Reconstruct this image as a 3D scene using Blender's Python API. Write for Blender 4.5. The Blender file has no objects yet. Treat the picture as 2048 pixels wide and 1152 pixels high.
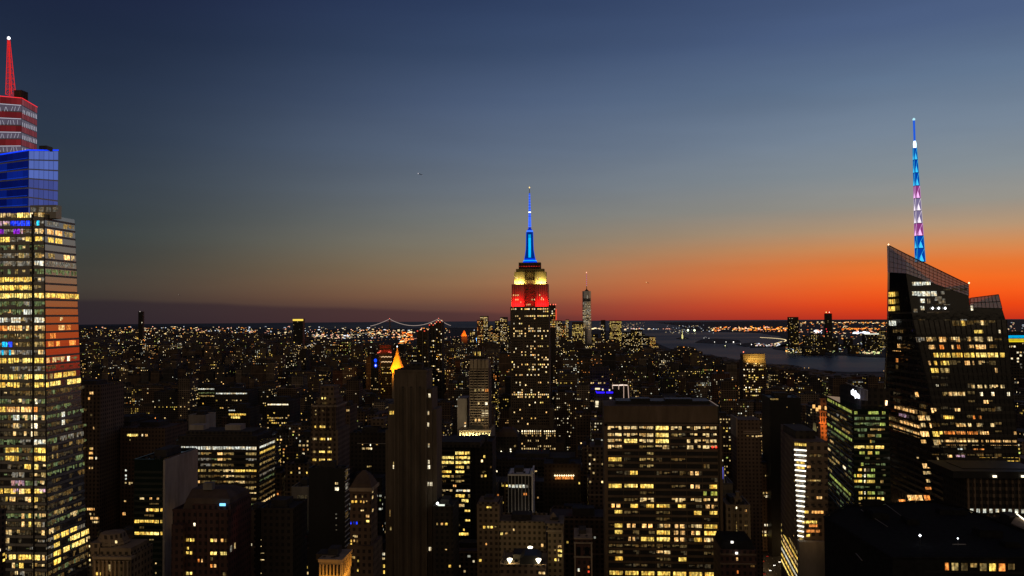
import bpy, math, random
from mathutils import Vector, Matrix, Euler
R = math.radians
S = bpy.context.scene
COL = S.collection

# ------------------------------------------------------------------ camera, world, exposure
CZ = 255.0
FPX = 1730.0
cam_d = bpy.data.cameras.new('camera')
cam = bpy.data.objects.new('camera', cam_d)
COL.objects.link(cam)
cam_d.sensor_width = 36.0
cam_d.lens = 36.0 * FPX / 2048.0
cam_d.clip_start = 1.0
cam_d.clip_end = 90000.0
YAW, PITCH, ROLL = 4.4, 1.72, -0.36
CM = Matrix.Rotation(R(YAW), 3, 'Z') @ Matrix.Rotation(R(90 + PITCH), 3, 'X') @ Matrix.Rotation(R(ROLL), 3, 'Z')
cam.matrix_world = Matrix.Translation((0, 0, CZ)) @ CM.to_4x4()
S.camera = cam
S.render.resolution_x, S.render.resolution_y = 1024, 576
S.view_settings.view_transform = 'Standard'
S.view_settings.look = 'None'
S.view_settings.exposure = 0
S.view_settings.gamma = 1
S.render.film_transparent = False
S.cycles.max_bounces = 4
S.cycles.diffuse_bounces = 1
S.cycles.glossy_bounces = 2
S.cycles.transmission_bounces = 2
S.cycles.sample_clamp_indirect = 1.5
S.cycles.use_denoising = True

def lin(c):
    return tuple((v / 255 / 12.92) if v / 255 <= 0.04045 else ((v / 255 + 0.055) / 1.055) ** 2.4 for v in c)

W = bpy.data.worlds.new('World')
S.world = W
W.use_nodes = True
nt = W.node_tree
for n in list(nt.nodes): nt.nodes.remove(n)
def N(t, kind, **kw):
    n = t.nodes.new(kind)
    for k, v in kw.items(): setattr(n, k, v)
    return n
def math_n(t, op, a, b=None, c=None, clamp=False):
    n = N(t, 'ShaderNodeMath', operation=op, use_clamp=clamp)
    for i, v in enumerate((a, b, c)):
        if v is None: continue
        if isinstance(v, (int, float)): n.inputs[i].default_value = v
        else: t.links.new(v, n.inputs[i])
    return n.outputs[0]
def ramp_n(t, fac, stops, interp='LINEAR'):
    n = N(t, 'ShaderNodeValToRGB')
    n.color_ramp.interpolation = interp
    e = n.color_ramp.elements
    while len(e) > 1: e.remove(e[-1])
    e[0].position = stops[0][0]; e[0].color = (*stops[0][1], 1)
    for p, c in stops[1:]:
        k = e.new(p); k.color = (*c, 1)
    t.links.new(fac, n.inputs[0])
    return n.outputs[0]
def mix_n(t, fac, a, b, mode='MIX'):
    n = N(t, 'ShaderNodeMix', data_type='RGBA', blend_type=mode)
    if isinstance(fac, (int, float)): n.inputs[0].default_value = fac
    else: t.links.new(fac, n.inputs[0])
    for i, v in ((6, a), (7, b)):
        if isinstance(v, tuple): n.inputs[i].default_value = (*v, 1)
        else: t.links.new(v, n.inputs[i])
    return n.outputs[2]
tc = N(nt, 'ShaderNodeTexCoord')
sx = N(nt, 'ShaderNodeSeparateXYZ')
nt.links.new(tc.outputs['Generated'], sx.inputs[0])
az = math_n(nt, 'ARCTAN2', sx.outputs[0], sx.outputs[1])          # 0 along the avenues, positive to the west
el = math_n(nt, 'ARCSINE', sx.outputs[2])
el_p = math_n(nt, 'DIVIDE', math_n(nt, 'ADD', el, R(1.0)), R(40.0), clamp=True)
def sky_stops(tab):                                                # (photo row, colour) -> elevation stops
    out = []
    for y, c in tab:
        e = math.degrees(math.atan((627 - y) / FPX))
        out.append((min(1, max(0, (e + 1.0) / 40.0)), lin(c)))
    return sorted(out)
SKY_L = [(-900, (10, 15, 36)), (-300, (19, 26, 50)), (0, (27, 35, 62)), (100, (30, 41, 64)), (200, (37, 49, 70)), (300, (44, 56, 73)), (400, (52, 62, 71)), (480, (57, 65, 66)),
         (540, (64, 64, 59)), (575, (66, 61, 55)), (597, (60, 53, 50)), (640, (48, 40, 44))]
SKY_M = [(-900, (18, 28, 58)), (-300, (34, 49, 84)), (0, (47, 63, 95)), (100, (58, 75, 105)), (200, (76, 92, 120)), (300, (94, 108, 129)), (380, (108, 117, 127)), (440, (120, 122, 118)),
         (490, (132, 124, 107)), (530, (142, 120, 92)), (565, (147, 111, 80)), (590, (137, 96, 70)), (612, (108, 74, 62)), (640, (90, 54, 52))]
SKY_R = [(-900, (26, 38, 72)), (-300, (50, 66, 104)), (0, (66, 84, 120)), (100, (78, 97, 132)), (200, (98, 118, 144)), (300, (119, 134, 151)), (370, (134, 143, 149)), (430, (152, 148, 139)),
         (475, (180, 148, 116)), (508, (208, 138, 84)), (538, (230, 120, 52)), (566, (243, 108, 36)), (592, (243, 90, 26)), (615, (233, 70, 20)), (640, (198, 50, 26))]
cL = ramp_n(nt, el_p, sky_stops(SKY_L))
cM = ramp_n(nt, el_p, sky_stops(SKY_M))
cR = ramp_n(nt, el_p, sky_stops(SKY_R))
daz = math_n(nt, 'ABSOLUTE', math_n(nt, 'SUBTRACT', az, R(30.0)))
t1 = N(nt, 'ShaderNodeMapRange', interpolation_type='SMOOTHSTEP'); t1.inputs[1].default_value = R(63); t1.inputs[2].default_value = R(31); nt.links.new(daz, t1.inputs[0])
t2 = N(nt, 'ShaderNodeMapRange', interpolation_type='SMOOTHSTEP'); t2.inputs[1].default_value = R(40); t2.inputs[2].default_value = R(6); nt.links.new(daz, t2.inputs[0])
sky = mix_n(nt, t2.outputs[0], mix_n(nt, t1.outputs[0], cL, cM), cR)
# the low bank of cloud over the bay, thinning out towards the sunset
bank_top = N(nt, 'ShaderNodeMapRange'); bank_top.inputs[1].default_value = R(-30); bank_top.inputs[2].default_value = R(0)
bank_top.inputs[3].default_value = R(0.98); bank_top.inputs[4].default_value = R(-0.15); nt.links.new(az, bank_top.inputs[0])
bn = N(nt, 'ShaderNodeTexNoise'); bn.inputs['Scale'].default_value = 14; bn.inputs['Detail'].default_value = 5; nt.links.new(tc.outputs['Generated'], bn.inputs['Vector'])
btop = math_n(nt, 'ADD', bank_top.outputs[0], math_n(nt, 'MULTIPLY', math_n(nt, 'SUBTRACT', bn.outputs[0], 0.5), R(0.22)))
bm = N(nt, 'ShaderNodeMapRange', interpolation_type='SMOOTHSTEP'); bm.inputs[1].default_value = R(0.16); bm.inputs[2].default_value = R(-0.16)
nt.links.new(math_n(nt, 'SUBTRACT', el, btop), bm.inputs[0])
bfade = N(nt, 'ShaderNodeMapRange'); bfade.inputs[1].default_value = R(3); bfade.inputs[2].default_value = R(-8); nt.links.new(az, bfade.inputs[0])
sky = mix_n(nt, math_n(nt, 'MULTIPLY', math_n(nt, 'MULTIPLY', bm.outputs[0], bfade.outputs[0]), 0.75), sky, mix_n(nt, t1.outputs[0], lin((46, 38, 44)), lin((80, 52, 52))))
hz = N(nt, 'ShaderNodeMapping'); hz.inputs['Scale'].default_value = (2.2, 2.2, 16); nt.links.new(tc.outputs['Generated'], hz.inputs[0])
hn = N(nt, 'ShaderNodeTexNoise'); hn.inputs['Scale'].default_value = 1.6; hn.inputs['Detail'].default_value = 5; nt.links.new(hz.outputs[0], hn.inputs['Vector'])
hk = N(nt, 'ShaderNodeMapRange'); hk.inputs[1].default_value = 0.3; hk.inputs[2].default_value = 0.7; hk.inputs[3].default_value = 0.955; hk.inputs[4].default_value = 1.045; nt.links.new(hn.outputs[0], hk.inputs[0])
hv = N(nt, 'ShaderNodeVectorMath', operation='SCALE'); nt.links.new(sky, hv.inputs[0]); nt.links.new(hk.outputs[0], hv.inputs['Scale']); sky = hv.outputs[0]
# midtown glow, added to the unseen sky behind the viewer to warm the facades
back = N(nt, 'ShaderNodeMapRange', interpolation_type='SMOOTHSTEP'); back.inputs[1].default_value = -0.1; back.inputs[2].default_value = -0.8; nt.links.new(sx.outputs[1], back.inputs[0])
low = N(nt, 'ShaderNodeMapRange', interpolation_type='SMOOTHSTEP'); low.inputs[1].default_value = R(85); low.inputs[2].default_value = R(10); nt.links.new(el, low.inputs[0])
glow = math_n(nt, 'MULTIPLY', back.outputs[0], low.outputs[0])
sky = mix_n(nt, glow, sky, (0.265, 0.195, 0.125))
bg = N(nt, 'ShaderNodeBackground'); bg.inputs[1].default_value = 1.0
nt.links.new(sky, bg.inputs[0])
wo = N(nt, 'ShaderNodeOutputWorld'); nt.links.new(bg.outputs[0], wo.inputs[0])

# ------------------------------------------------------------------ pixel <-> world
CMI = CM.inverted()
def ray(px, py):
    return CM @ Vector(((px - 1024) / FPX, -(py - 576) / FPX, -1))
def PT(px, py, Y):
    d = ray(px, py); t = Y / d.y
    return d.x * t, CZ + d.z * t
def PX(px, Y, py=800): return PT(px, py, Y)[0]
def PZ(py, Y, px=1024): return PT(px, py, Y)[1]
def GP(px, py, z=0):
    d = ray(px, py); t = (z - CZ) / d.z
    return d.x * t, d.y * t
def proj(x, y, z):
    v = CMI @ Vector((x, y, z - CZ))
    if v.z >= -1: return -9999, -9999
    return 1024 + FPX * v.x / -v.z, 576 - FPX * v.y / -v.z

# ------------------------------------------------------------------ materials
MATS = {}
def new_mat(name):
    m = bpy.data.materials.new(name); m.use_nodes = True
    t = m.node_tree
    for n in list(t.nodes): t.nodes.remove(n)
    out = N(t, 'ShaderNodeOutputMaterial')
    MATS[name] = m
    return m, t, out
def wall_mat(name, col, rough=0.85, var=0.35, metallic=0.0, scale=0.12, streak=True, spec=0.3, grid=None):
    m, t, out = new_mat(name)
    b = N(t, 'ShaderNodeBsdfPrincipled')
    g = N(t, 'ShaderNodeNewGeometry')
    mp = N(t, 'ShaderNodeMapping'); t.links.new(g.outputs['Position'], mp.inputs[0])
    mp.inputs['Scale'].default_value = (1, 1, 0.25 if streak else 1)
    n1 = N(t, 'ShaderNodeTexNoise'); n1.inputs['Scale'].default_value = scale; n1.inputs['Detail'].default_value = 6; n1.inputs['Roughness'].default_value = 0.65
    t.links.new(mp.outputs[0], n1.inputs['Vector'])
    r = ramp_n(t, n1.outputs[0], [(0.3, tuple(c * (1 - var) for c in col)), (0.7, tuple(c * (1 + var) for c in col))])
    if grid:                                                     # rows of small dark panes between the piers
        sp = N(t, 'ShaderNodeSeparateXYZ'); t.links.new(g.outputs['Position'], sp.inputs[0]); sn = N(t, 'ShaderNodeSeparateXYZ'); t.links.new(g.outputs['Normal'], sn.inputs[0])
        uu = math_n(t, 'ADD', sp.outputs[0], sp.outputs[1])
        mk = math_n(t, 'MULTIPLY', math_n(t, 'GREATER_THAN', math_n(t, 'FRACT', math_n(t, 'DIVIDE', uu, grid)), 0.52), math_n(t, 'GREATER_THAN', math_n(t, 'FRACT', math_n(t, 'DIVIDE', sp.outputs[2], 3.6)), 0.48))
        mk = math_n(t, 'MULTIPLY', mk, math_n(t, 'LESS_THAN', math_n(t, 'ABSOLUTE', sn.outputs[2]), 0.5))
        r = mix_n(t, math_n(t, 'MULTIPLY', mk, 0.85), r, (0.012, 0.012, 0.014))
    t.links.new(r, b.inputs['Base Color'])
    b.inputs['Roughness'].default_value = rough
    b.inputs['Metallic'].default_value = metallic
    b.inputs['Specular IOR Level'].default_value = spec
    t.links.new(b.outputs[0], out.inputs[0])
    return m
def glass_mat(name, col, rough=0.06, metallic=0.0, ripple=0.02, spec=0.5):
    m, t, out = new_mat(name)
    b = N(t, 'ShaderNodeBsdfPrincipled')
    b.inputs['Base Color'].default_value = (*col, 1)
    b.inputs['Roughness'].default_value = rough
    b.inputs['Metallic'].default_value = metallic
    b.inputs['Specular IOR Level'].default_value = spec
    g = N(t, 'ShaderNodeNewGeometry')
    n1 = N(t, 'ShaderNodeTexNoise'); n1.inputs['Scale'].default_value = 0.35; n1.inputs['Detail'].default_value = 2
    t.links.new(g.outputs['Position'], n1.inputs['Vector'])
    bp = N(t, 'ShaderNodeBump'); bp.inputs['Strength'].default_value = ripple; bp.inputs['Distance'].default_value = 1.0
    t.links.new(n1.outputs[0], bp.inputs['Height']); t.links.new(bp.outputs[0], b.inputs['Normal'])
    t.links.new(b.outputs[0], out.inputs[0])
    return m
wall_mat('brick', (0.13, 0.085, 0.06), grid=3.1); wall_mat('brown', (0.17, 0.12, 0.085), grid=3.4); wall_mat('plain_brown', (0.15, 0.105, 0.072)); wall_mat('tower_stone', (0.14, 0.108, 0.08)); wall_mat('stone', (0.34, 0.27, 0.2)); wall_mat('limestone', (0.30, 0.24, 0.19))
wall_mat('concrete', (0.36, 0.32, 0.29)); wall_mat('dark', (0.05, 0.042, 0.036), grid=3.3); wall_mat('black', (0.014, 0.014, 0.015), rough=0.5); wall_mat('grey_metal', (0.30, 0.28, 0.25), rough=0.55, var=0.2); wall_mat('tar_roof', (0.020, 0.020, 0.021), rough=1.0, spec=0.05, scale=0.5, streak=False)
wall_mat('roof', (0.045, 0.04, 0.038), scale=0.3, streak=False); wall_mat('metal', (0.12, 0.12, 0.13), rough=0.45, metallic=0.6)
wall_mat('red_brick', (0.085, 0.045, 0.04), grid=2.9); wall_mat('copper', (0.10, 0.07, 0.055)); wall_mat('gold_leaf', (0.75, 0.42, 0.09), rough=0.5, var=0.12)
wall_mat('white_metal', (0.72, 0.70, 0.66), rough=0.5, var=0.08); wall_mat('grey_stone', (0.22, 0.20, 0.18)); wall_mat('deco', (0.25, 0.19, 0.13), grid=3.2)
wall_mat('spandrel', (0.045, 0.04, 0.037), rough=0.4); wall_mat('green_spandrel', (0.03, 0.036, 0.028), rough=0.4)
glass_mat('glass', (0.012, 0.013, 0.015)); glass_mat('green_glass', (0.012, 0.022, 0.016)); glass_mat('mirror_glass', (0.50, 0.48, 0.47), rough=0.10, metallic=0.72, ripple=0.01)
glass_mat('smoky_glass', (0.16, 0.155, 0.15), rough=0.14, metallic=0.7, ripple=0.03); glass_mat('office_glass', (0.09, 0.088, 0.085), rough=0.14, metallic=0.6, ripple=0.03); glass_mat('crown_glass', (0.20, 0.22, 0.26), rough=0.25, metallic=0.3)

def glow_mat(name, pattern):
    """light given off by a lit window or lamp: colour and strength are read from the face attribute 'glow'"""
    m, t, out = new_mat(name)
    a = N(t, 'ShaderNodeAttribute', attribute_name='glow')
    e = N(t, 'ShaderNodeEmission')
    if pattern:
        g = N(t, 'ShaderNodeNewGeometry')
        mp = N(t, 'ShaderNodeMapping'); t.links.new(g.outputs['Position'], mp.inputs[0]); mp.inputs['Scale'].default_value = (1.1, 1.1, 0.22)
        n1 = N(t, 'ShaderNodeTexNoise'); n1.inputs['Scale'].default_value = 1.0; n1.inputs['Detail'].default_value = 3
        t.links.new(mp.outputs[0], n1.inputs['Vector'])
        n2 = N(t, 'ShaderNodeTexNoise'); n2.inputs['Scale'].default_value = 0.8; n2.inputs['Detail'].default_value = 5
        t.links.new(g.outputs['Position'], n2.inputs['Vector'])
        k = N(t, 'ShaderNodeMapRange'); k.inputs[1].default_value = 0.38; k.inputs[2].default_value = 0.62; k.inputs[3].default_value = 0.45; k.inputs[4].default_value = 1.6
        t.links.new(n1.outputs[0], k.inputs[0])
        k2 = N(t, 'ShaderNodeMapRange'); k2.inputs[1].default_value = 0.38; k2.inputs[2].default_value = 0.62; k2.inputs[3].default_value = 0.5; k2.inputs[4].default_value = 1.55
        t.links.new(n2.outputs[0], k2.inputs[0])
        t.links.new(math_n(t, 'MULTIPLY', k.outputs[0], k2.outputs[0]), e.inputs[1])
    else:
        e.inputs[1].default_value = 1.0
    if pattern:                                                  # warm lamps and cool screens mixed in one room
        n3 = N(t, 'ShaderNodeTexNoise'); n3.inputs['Scale'].default_value = 0.33; t.links.new(g.outputs['Position'], n3.inputs['Vector'])
        t.links.new(mix_n(t, 1.0, a.outputs['Color'], ramp_n(t, n3.outputs[0], [(0.36, (1.0, 0.78, 0.55)), (0.5, (1, 1, 1)), (0.64, (0.95, 1.0, 1.12))]), 'MULTIPLY'), e.inputs[0])
    else: t.links.new(a.outputs['Color'], e.inputs[0])
    t.links.new(e.outputs[0], out.inputs[0])
    m.cycles.emission_sampling = 'NONE'
    return m
glow_mat('lit_window', True); glow_mat('lamp_light', False)

# walls of the many small blocks: brick or stone tone per building, small dark panes
m, t, out = new_mat('city_wall')
b = N(t, 'ShaderNodeBsdfPrincipled'); b.inputs['Roughness'].default_value = 0.8; b.inputs['Specular IOR Level'].default_value = 0.25
a = N(t, 'ShaderNodeAttribute', attribute_name='glow')
g = N(t, 'ShaderNodeNewGeometry'); sp = N(t, 'ShaderNodeSeparateXYZ'); t.links.new(g.outputs['Position'], sp.inputs[0])
sn = N(t, 'ShaderNodeSeparateXYZ'); t.links.new(g.outputs['Normal'], sn.inputs[0])
uu = math_n(t, 'ADD', sp.outputs[0], sp.outputs[1])
fu = math_n(t, 'FRACT', math_n(t, 'DIVIDE', uu, 3.4)); fz = math_n(t, 'FRACT', math_n(t, 'DIVIDE', sp.outputs[2], 3.3))
mk = math_n(t, 'MULTIPLY', math_n(t, 'GREATER_THAN', fu, 0.5), math_n(t, 'GREATER_THAN', fz, 0.45))
mk = math_n(t, 'MULTIPLY', mk, math_n(t, 'LESS_THAN', math_n(t, 'ABSOLUTE', sn.outputs[2]), 0.5))
nz = N(t, 'ShaderNodeTexNoise'); nz.inputs['Scale'].default_value = 0.06; nz.inputs['Detail'].default_value = 5; t.links.new(g.outputs['Position'], nz.inputs['Vector'])
kk = N(t, 'ShaderNodeMapRange'); kk.inputs[1].default_value = 0.3; kk.inputs[2].default_value = 0.7; kk.inputs[3].default_value = 0.6; kk.inputs[4].default_value = 1.4; t.links.new(nz.outputs[0], kk.inputs[0])
bd = math_n(t, 'MULTIPLY', math_n(t, 'LESS_THAN', math_n(t, 'FRACT', math_n(t, 'DIVIDE', sp.outputs[2], 23.1)), 0.05), 0.9)
mk = math_n(t, 'MULTIPLY', mk, math_n(t, 'SUBTRACT', 1.0, bd))
vm = N(t, 'ShaderNodeVectorMath', operation='SCALE'); t.links.new(a.outputs['Color'], vm.inputs[0]); t.links.new(math_n(t, 'MULTIPLY', kk.outputs[0], math_n(t, 'ADD', bd, 1.0)), vm.inputs['Scale'])
t.links.new(mix_n(t, mk, vm.outputs[0], (0.01, 0.01, 0.012)), b.inputs['Base Color'])
t.links.new(b.outputs[0], out.inputs[0])

# water of the river and the bay
m, t, out = new_mat('water')
g = N(t, 'ShaderNodeNewGeometry'); nz = N(t, 'ShaderNodeTexNoise'); nz.inputs['Scale'].default_value = 0.012; nz.inputs['Detail'].default_value = 8
t.links.new(g.outputs['Position'], nz.inputs['Vector'])
bp = N(t, 'ShaderNodeBump'); bp.inputs['Strength'].default_value = 0.8; bp.inputs['Distance'].default_value = 8
t.links.new(nz.outputs[0], bp.inputs['Height'])
mpw = N(t, 'ShaderNodeMapping'); mpw.inputs['Scale'].default_value = (0.0003, 0.0009, 1); t.links.new(g.outputs['Position'], mpw.inputs[0])
nw = N(t, 'ShaderNodeTexNoise'); nw.inputs['Scale'].default_value = 1; nw.inputs['Detail'].default_value = 3; t.links.new(mpw.outputs[0], nw.inputs['Vector'])
kw = N(t, 'ShaderNodeMapRange'); kw.inputs[1].default_value = 0.35; kw.inputs[2].default_value = 0.65; kw.inputs[3].default_value = 0.26; kw.inputs[4].default_value = 0.40; t.links.new(nw.outputs[0], kw.inputs[0])
df = N(t, 'ShaderNodeBsdfDiffuse'); df.inputs[0].default_value = (0.016, 0.018, 0.022, 1)
gl = N(t, 'ShaderNodeBsdfGlossy'); gl.inputs[0].default_value = (0.44, 0.43, 0.43, 1); t.links.new(kw.outputs[0], gl.inputs['Roughness']); t.links.new(bp.outputs[0], gl.inputs['Normal'])
mx = N(t, 'ShaderNodeMixShader'); mx.inputs[0].default_value = 0.42; t.links.new(df.outputs[0], mx.inputs[1]); t.links.new(gl.outputs[0], mx.inputs[2]); t.links.new(mx.outputs[0], out.inputs[0])
wall_mat('land', (0.03, 0.026, 0.022), scale=0.002, streak=False); wall_mat('asphalt', (0.05, 0.05, 0.052), streak=False)

# ------------------------------------------------------------------ mesh builder and scene helpers
class MB:
    def __init__(self): self.v = []; self.f = []; self.m = []; self.g = []
    def quad(self, p, mat=0, glow=(0, 0, 0)):
        n = len(self.v); self.v += [tuple(q) for q in p]; self.f.append(tuple(range(n, n + len(p)))); self.m.append(mat); self.g.append(glow)
    def box(self, x0, x1, y0, y1, z0, z1, mat=0, glow=(0, 0, 0), bottom=False):
        n = len(self.v)
        self.v += [(x0, y0, z0), (x1, y0, z0), (x1, y1, z0), (x0, y1, z0), (x0, y0, z1), (x1, y0, z1), (x1, y1, z1), (x0, y1, z1)]
        fs = [(0, 1, 5, 4), (1, 2, 6, 5), (2, 3, 7, 6), (3, 0, 4, 7), (4, 5, 6, 7)]
        if bottom: fs.append((3, 2, 1, 0))
        for f in fs:
            self.f.append(tuple(n + i for i in f)); self.m.append(mat); self.g.append(glow)
    def loft(self, levels, mat=0, glow=(0, 0, 0), cap=True):
        """levels: [(z or [z..], [(x,y)..])..], counter-clockwise seen from above"""
        n = len(self.v); k = len(levels[0][1])
        for z, pl in levels:
            for i, (x, y) in enumerate(pl): self.v.append((x, y, z[i] if isinstance(z, (list, tuple)) else z))
        for l in range(len(levels) - 1):
            for i in range(k):
                j = (i + 1) % k
                self.f.append((n + l * k + i, n + l * k + j, n + (l + 1) * k + j, n + (l + 1) * k + i)); self.m.append(mat); self.g.append(glow)
        if cap:
            self.f.append(tuple(n + (len(levels) - 1) * k + i for i in range(k))); self.m.append(mat); self.g.append(glow)
    def ring(self, cx, cy, prof, seg=12, mat=0, glow=(0, 0, 0)):
        self.loft([(z, [(cx + r * math.cos(2 * math.pi * (i + .5) / seg), cy + r * math.sin(2 * math.pi * (i + .5) / seg)) for i in range(seg)]) for r, z in prof], mat, glow)
    def bar(self, a, c, r, mat=0, glow=(0, 0, 0), seg=4):
        a = Vector(a); c = Vector(c); d = (c - a).normalized()
        u = d.cross(Vector((0, 0, 1)) if abs(d.z) < .9 else Vector((1, 0, 0))).normalized(); w = d.cross(u)
        n = len(self.v)
        for p in (a, c):
            for i in range(seg):
                t_ = 2 * math.pi * i / seg
                self.v.append(tuple(p + u * r * math.cos(t_) + w * r * math.sin(t_)))
        for i in range(seg):
            j = (i + 1) % seg
            self.f.append((n + i, n + j, n + seg + j, n + seg + i)); self.m.append(mat); self.g.append(glow)
        self.f.append(tuple(n + i for i in range(seg))[::-1]); self.m.append(mat); self.g.append(glow)
        self.f.append(tuple(n + seg + i for i in range(seg))); self.m.append(mat); self.g.append(glow)
    def build(self, name, mats, parent=None, kind=None, label=None):
        if not self.f: return None
        o_ = parent.location if parent is not None else Vector((0, 0, 0))
        ox, oy, oz = (o_.x, o_.y, o_.z)
        if parent is not None and parent.parent is not None:
            q = parent.parent
            while q is not None: ox += q.location.x; oy += q.location.y; oz += q.location.z; q = q.parent
        me = bpy.data.meshes.new(name)
        me.from_pydata([(x - ox, y - oy, z - oz) for x, y, z in self.v], [], self.f)
        if isinstance(mats, str): mats = [mats]
        for q in mats: me.materials.append(MATS[q])
        me.polygons.foreach_set('material_index', self.m)
        if any(q in ('lit_window', 'lamp_light', 'city_wall') for q in mats):
            at = me.attributes.new('glow', 'FLOAT_COLOR', 'FACE')
            buf = []
            for g_ in self.g: buf += [g_[0], g_[1], g_[2], 1.0]
            at.data.foreach_set('color', buf)
        me.update()
        o = bpy.data.objects.new(name, me); COL.objects.link(o)
        if parent is not None: o.parent = parent
        if kind: o['kind'] = kind
        if label: o['label'] = label
        return o
def tag(o, label, cat, group=None):
    o['label'] = label; o['category'] = cat
    if group: o['group'] = group
    return o
def empty(name, loc, label, cat, group=None):
    o = bpy.data.objects.new(name, None); COL.objects.link(o); o.location = loc; o.empty_display_size = 5
    return tag(o, label, cat, group)
def lamp(kind, loc, target, energy, col, size=10, size_y=None, parent=None, name='flood_or_fill_light', angle=60):
    l = bpy.data.lights.new(name, kind); l.energy = energy; l.color = lin(col)
    if kind == 'AREA':
        l.shape = 'RECTANGLE'; l.size = size; l.size_y = size_y or size
    if kind == 'SPOT':
        l.spot_size = R(angle); l.spot_blend = 0.6; l.shadow_soft_size = size
    if kind == 'POINT': l.shadow_soft_size = size
    o = bpy.data.objects.new(name, l); COL.objects.link(o)
    loc = Vector(loc); d = Vector(target) - loc
    o.rotation_euler = d.to_track_quat('-Z', 'Y').to_euler()
    o.location = loc
    if parent is not None:
        o.parent = parent; o.location = loc - parent.location
    return o

# colours of light
C = {'y': lin((250, 208, 96)), 'Y': lin((255, 222, 120)), 'w': lin((244, 208, 140)), 'W': lin((226, 226, 206)), 'o': lin((252, 196, 120)), 'O': lin((246, 150, 70)),
     'd': lin((190, 160, 96)), 'g': lin((176, 190, 92)), 'G': lin((112, 128, 84)), 'b': lin((30, 60, 255)), 'c': lin((40, 200, 255)), 'p': lin((214, 170, 190)),
     'v': lin((150, 40, 220)), 'r': lin((255, 70, 40)), 's': lin((250, 232, 190)), 'h': lin((130, 124, 110)), 'D': lin((120, 98, 58)), 'q': lin((88, 76, 54))}
STR = {'y': 1.0, 'Y': 1.25, 'w': .8, 'W': 1.0, 'o': 1.1, 'O': .9, 'd': .6, 'g': .8, 'G': .6, 'b': 1.3, 'c': 1.2, 'p': .6, 'v': .9, 'r': 1.2, 's': 1.5, 'h': .7, 'D': .5, 'q': .42}
rng = random.Random(7)

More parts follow.
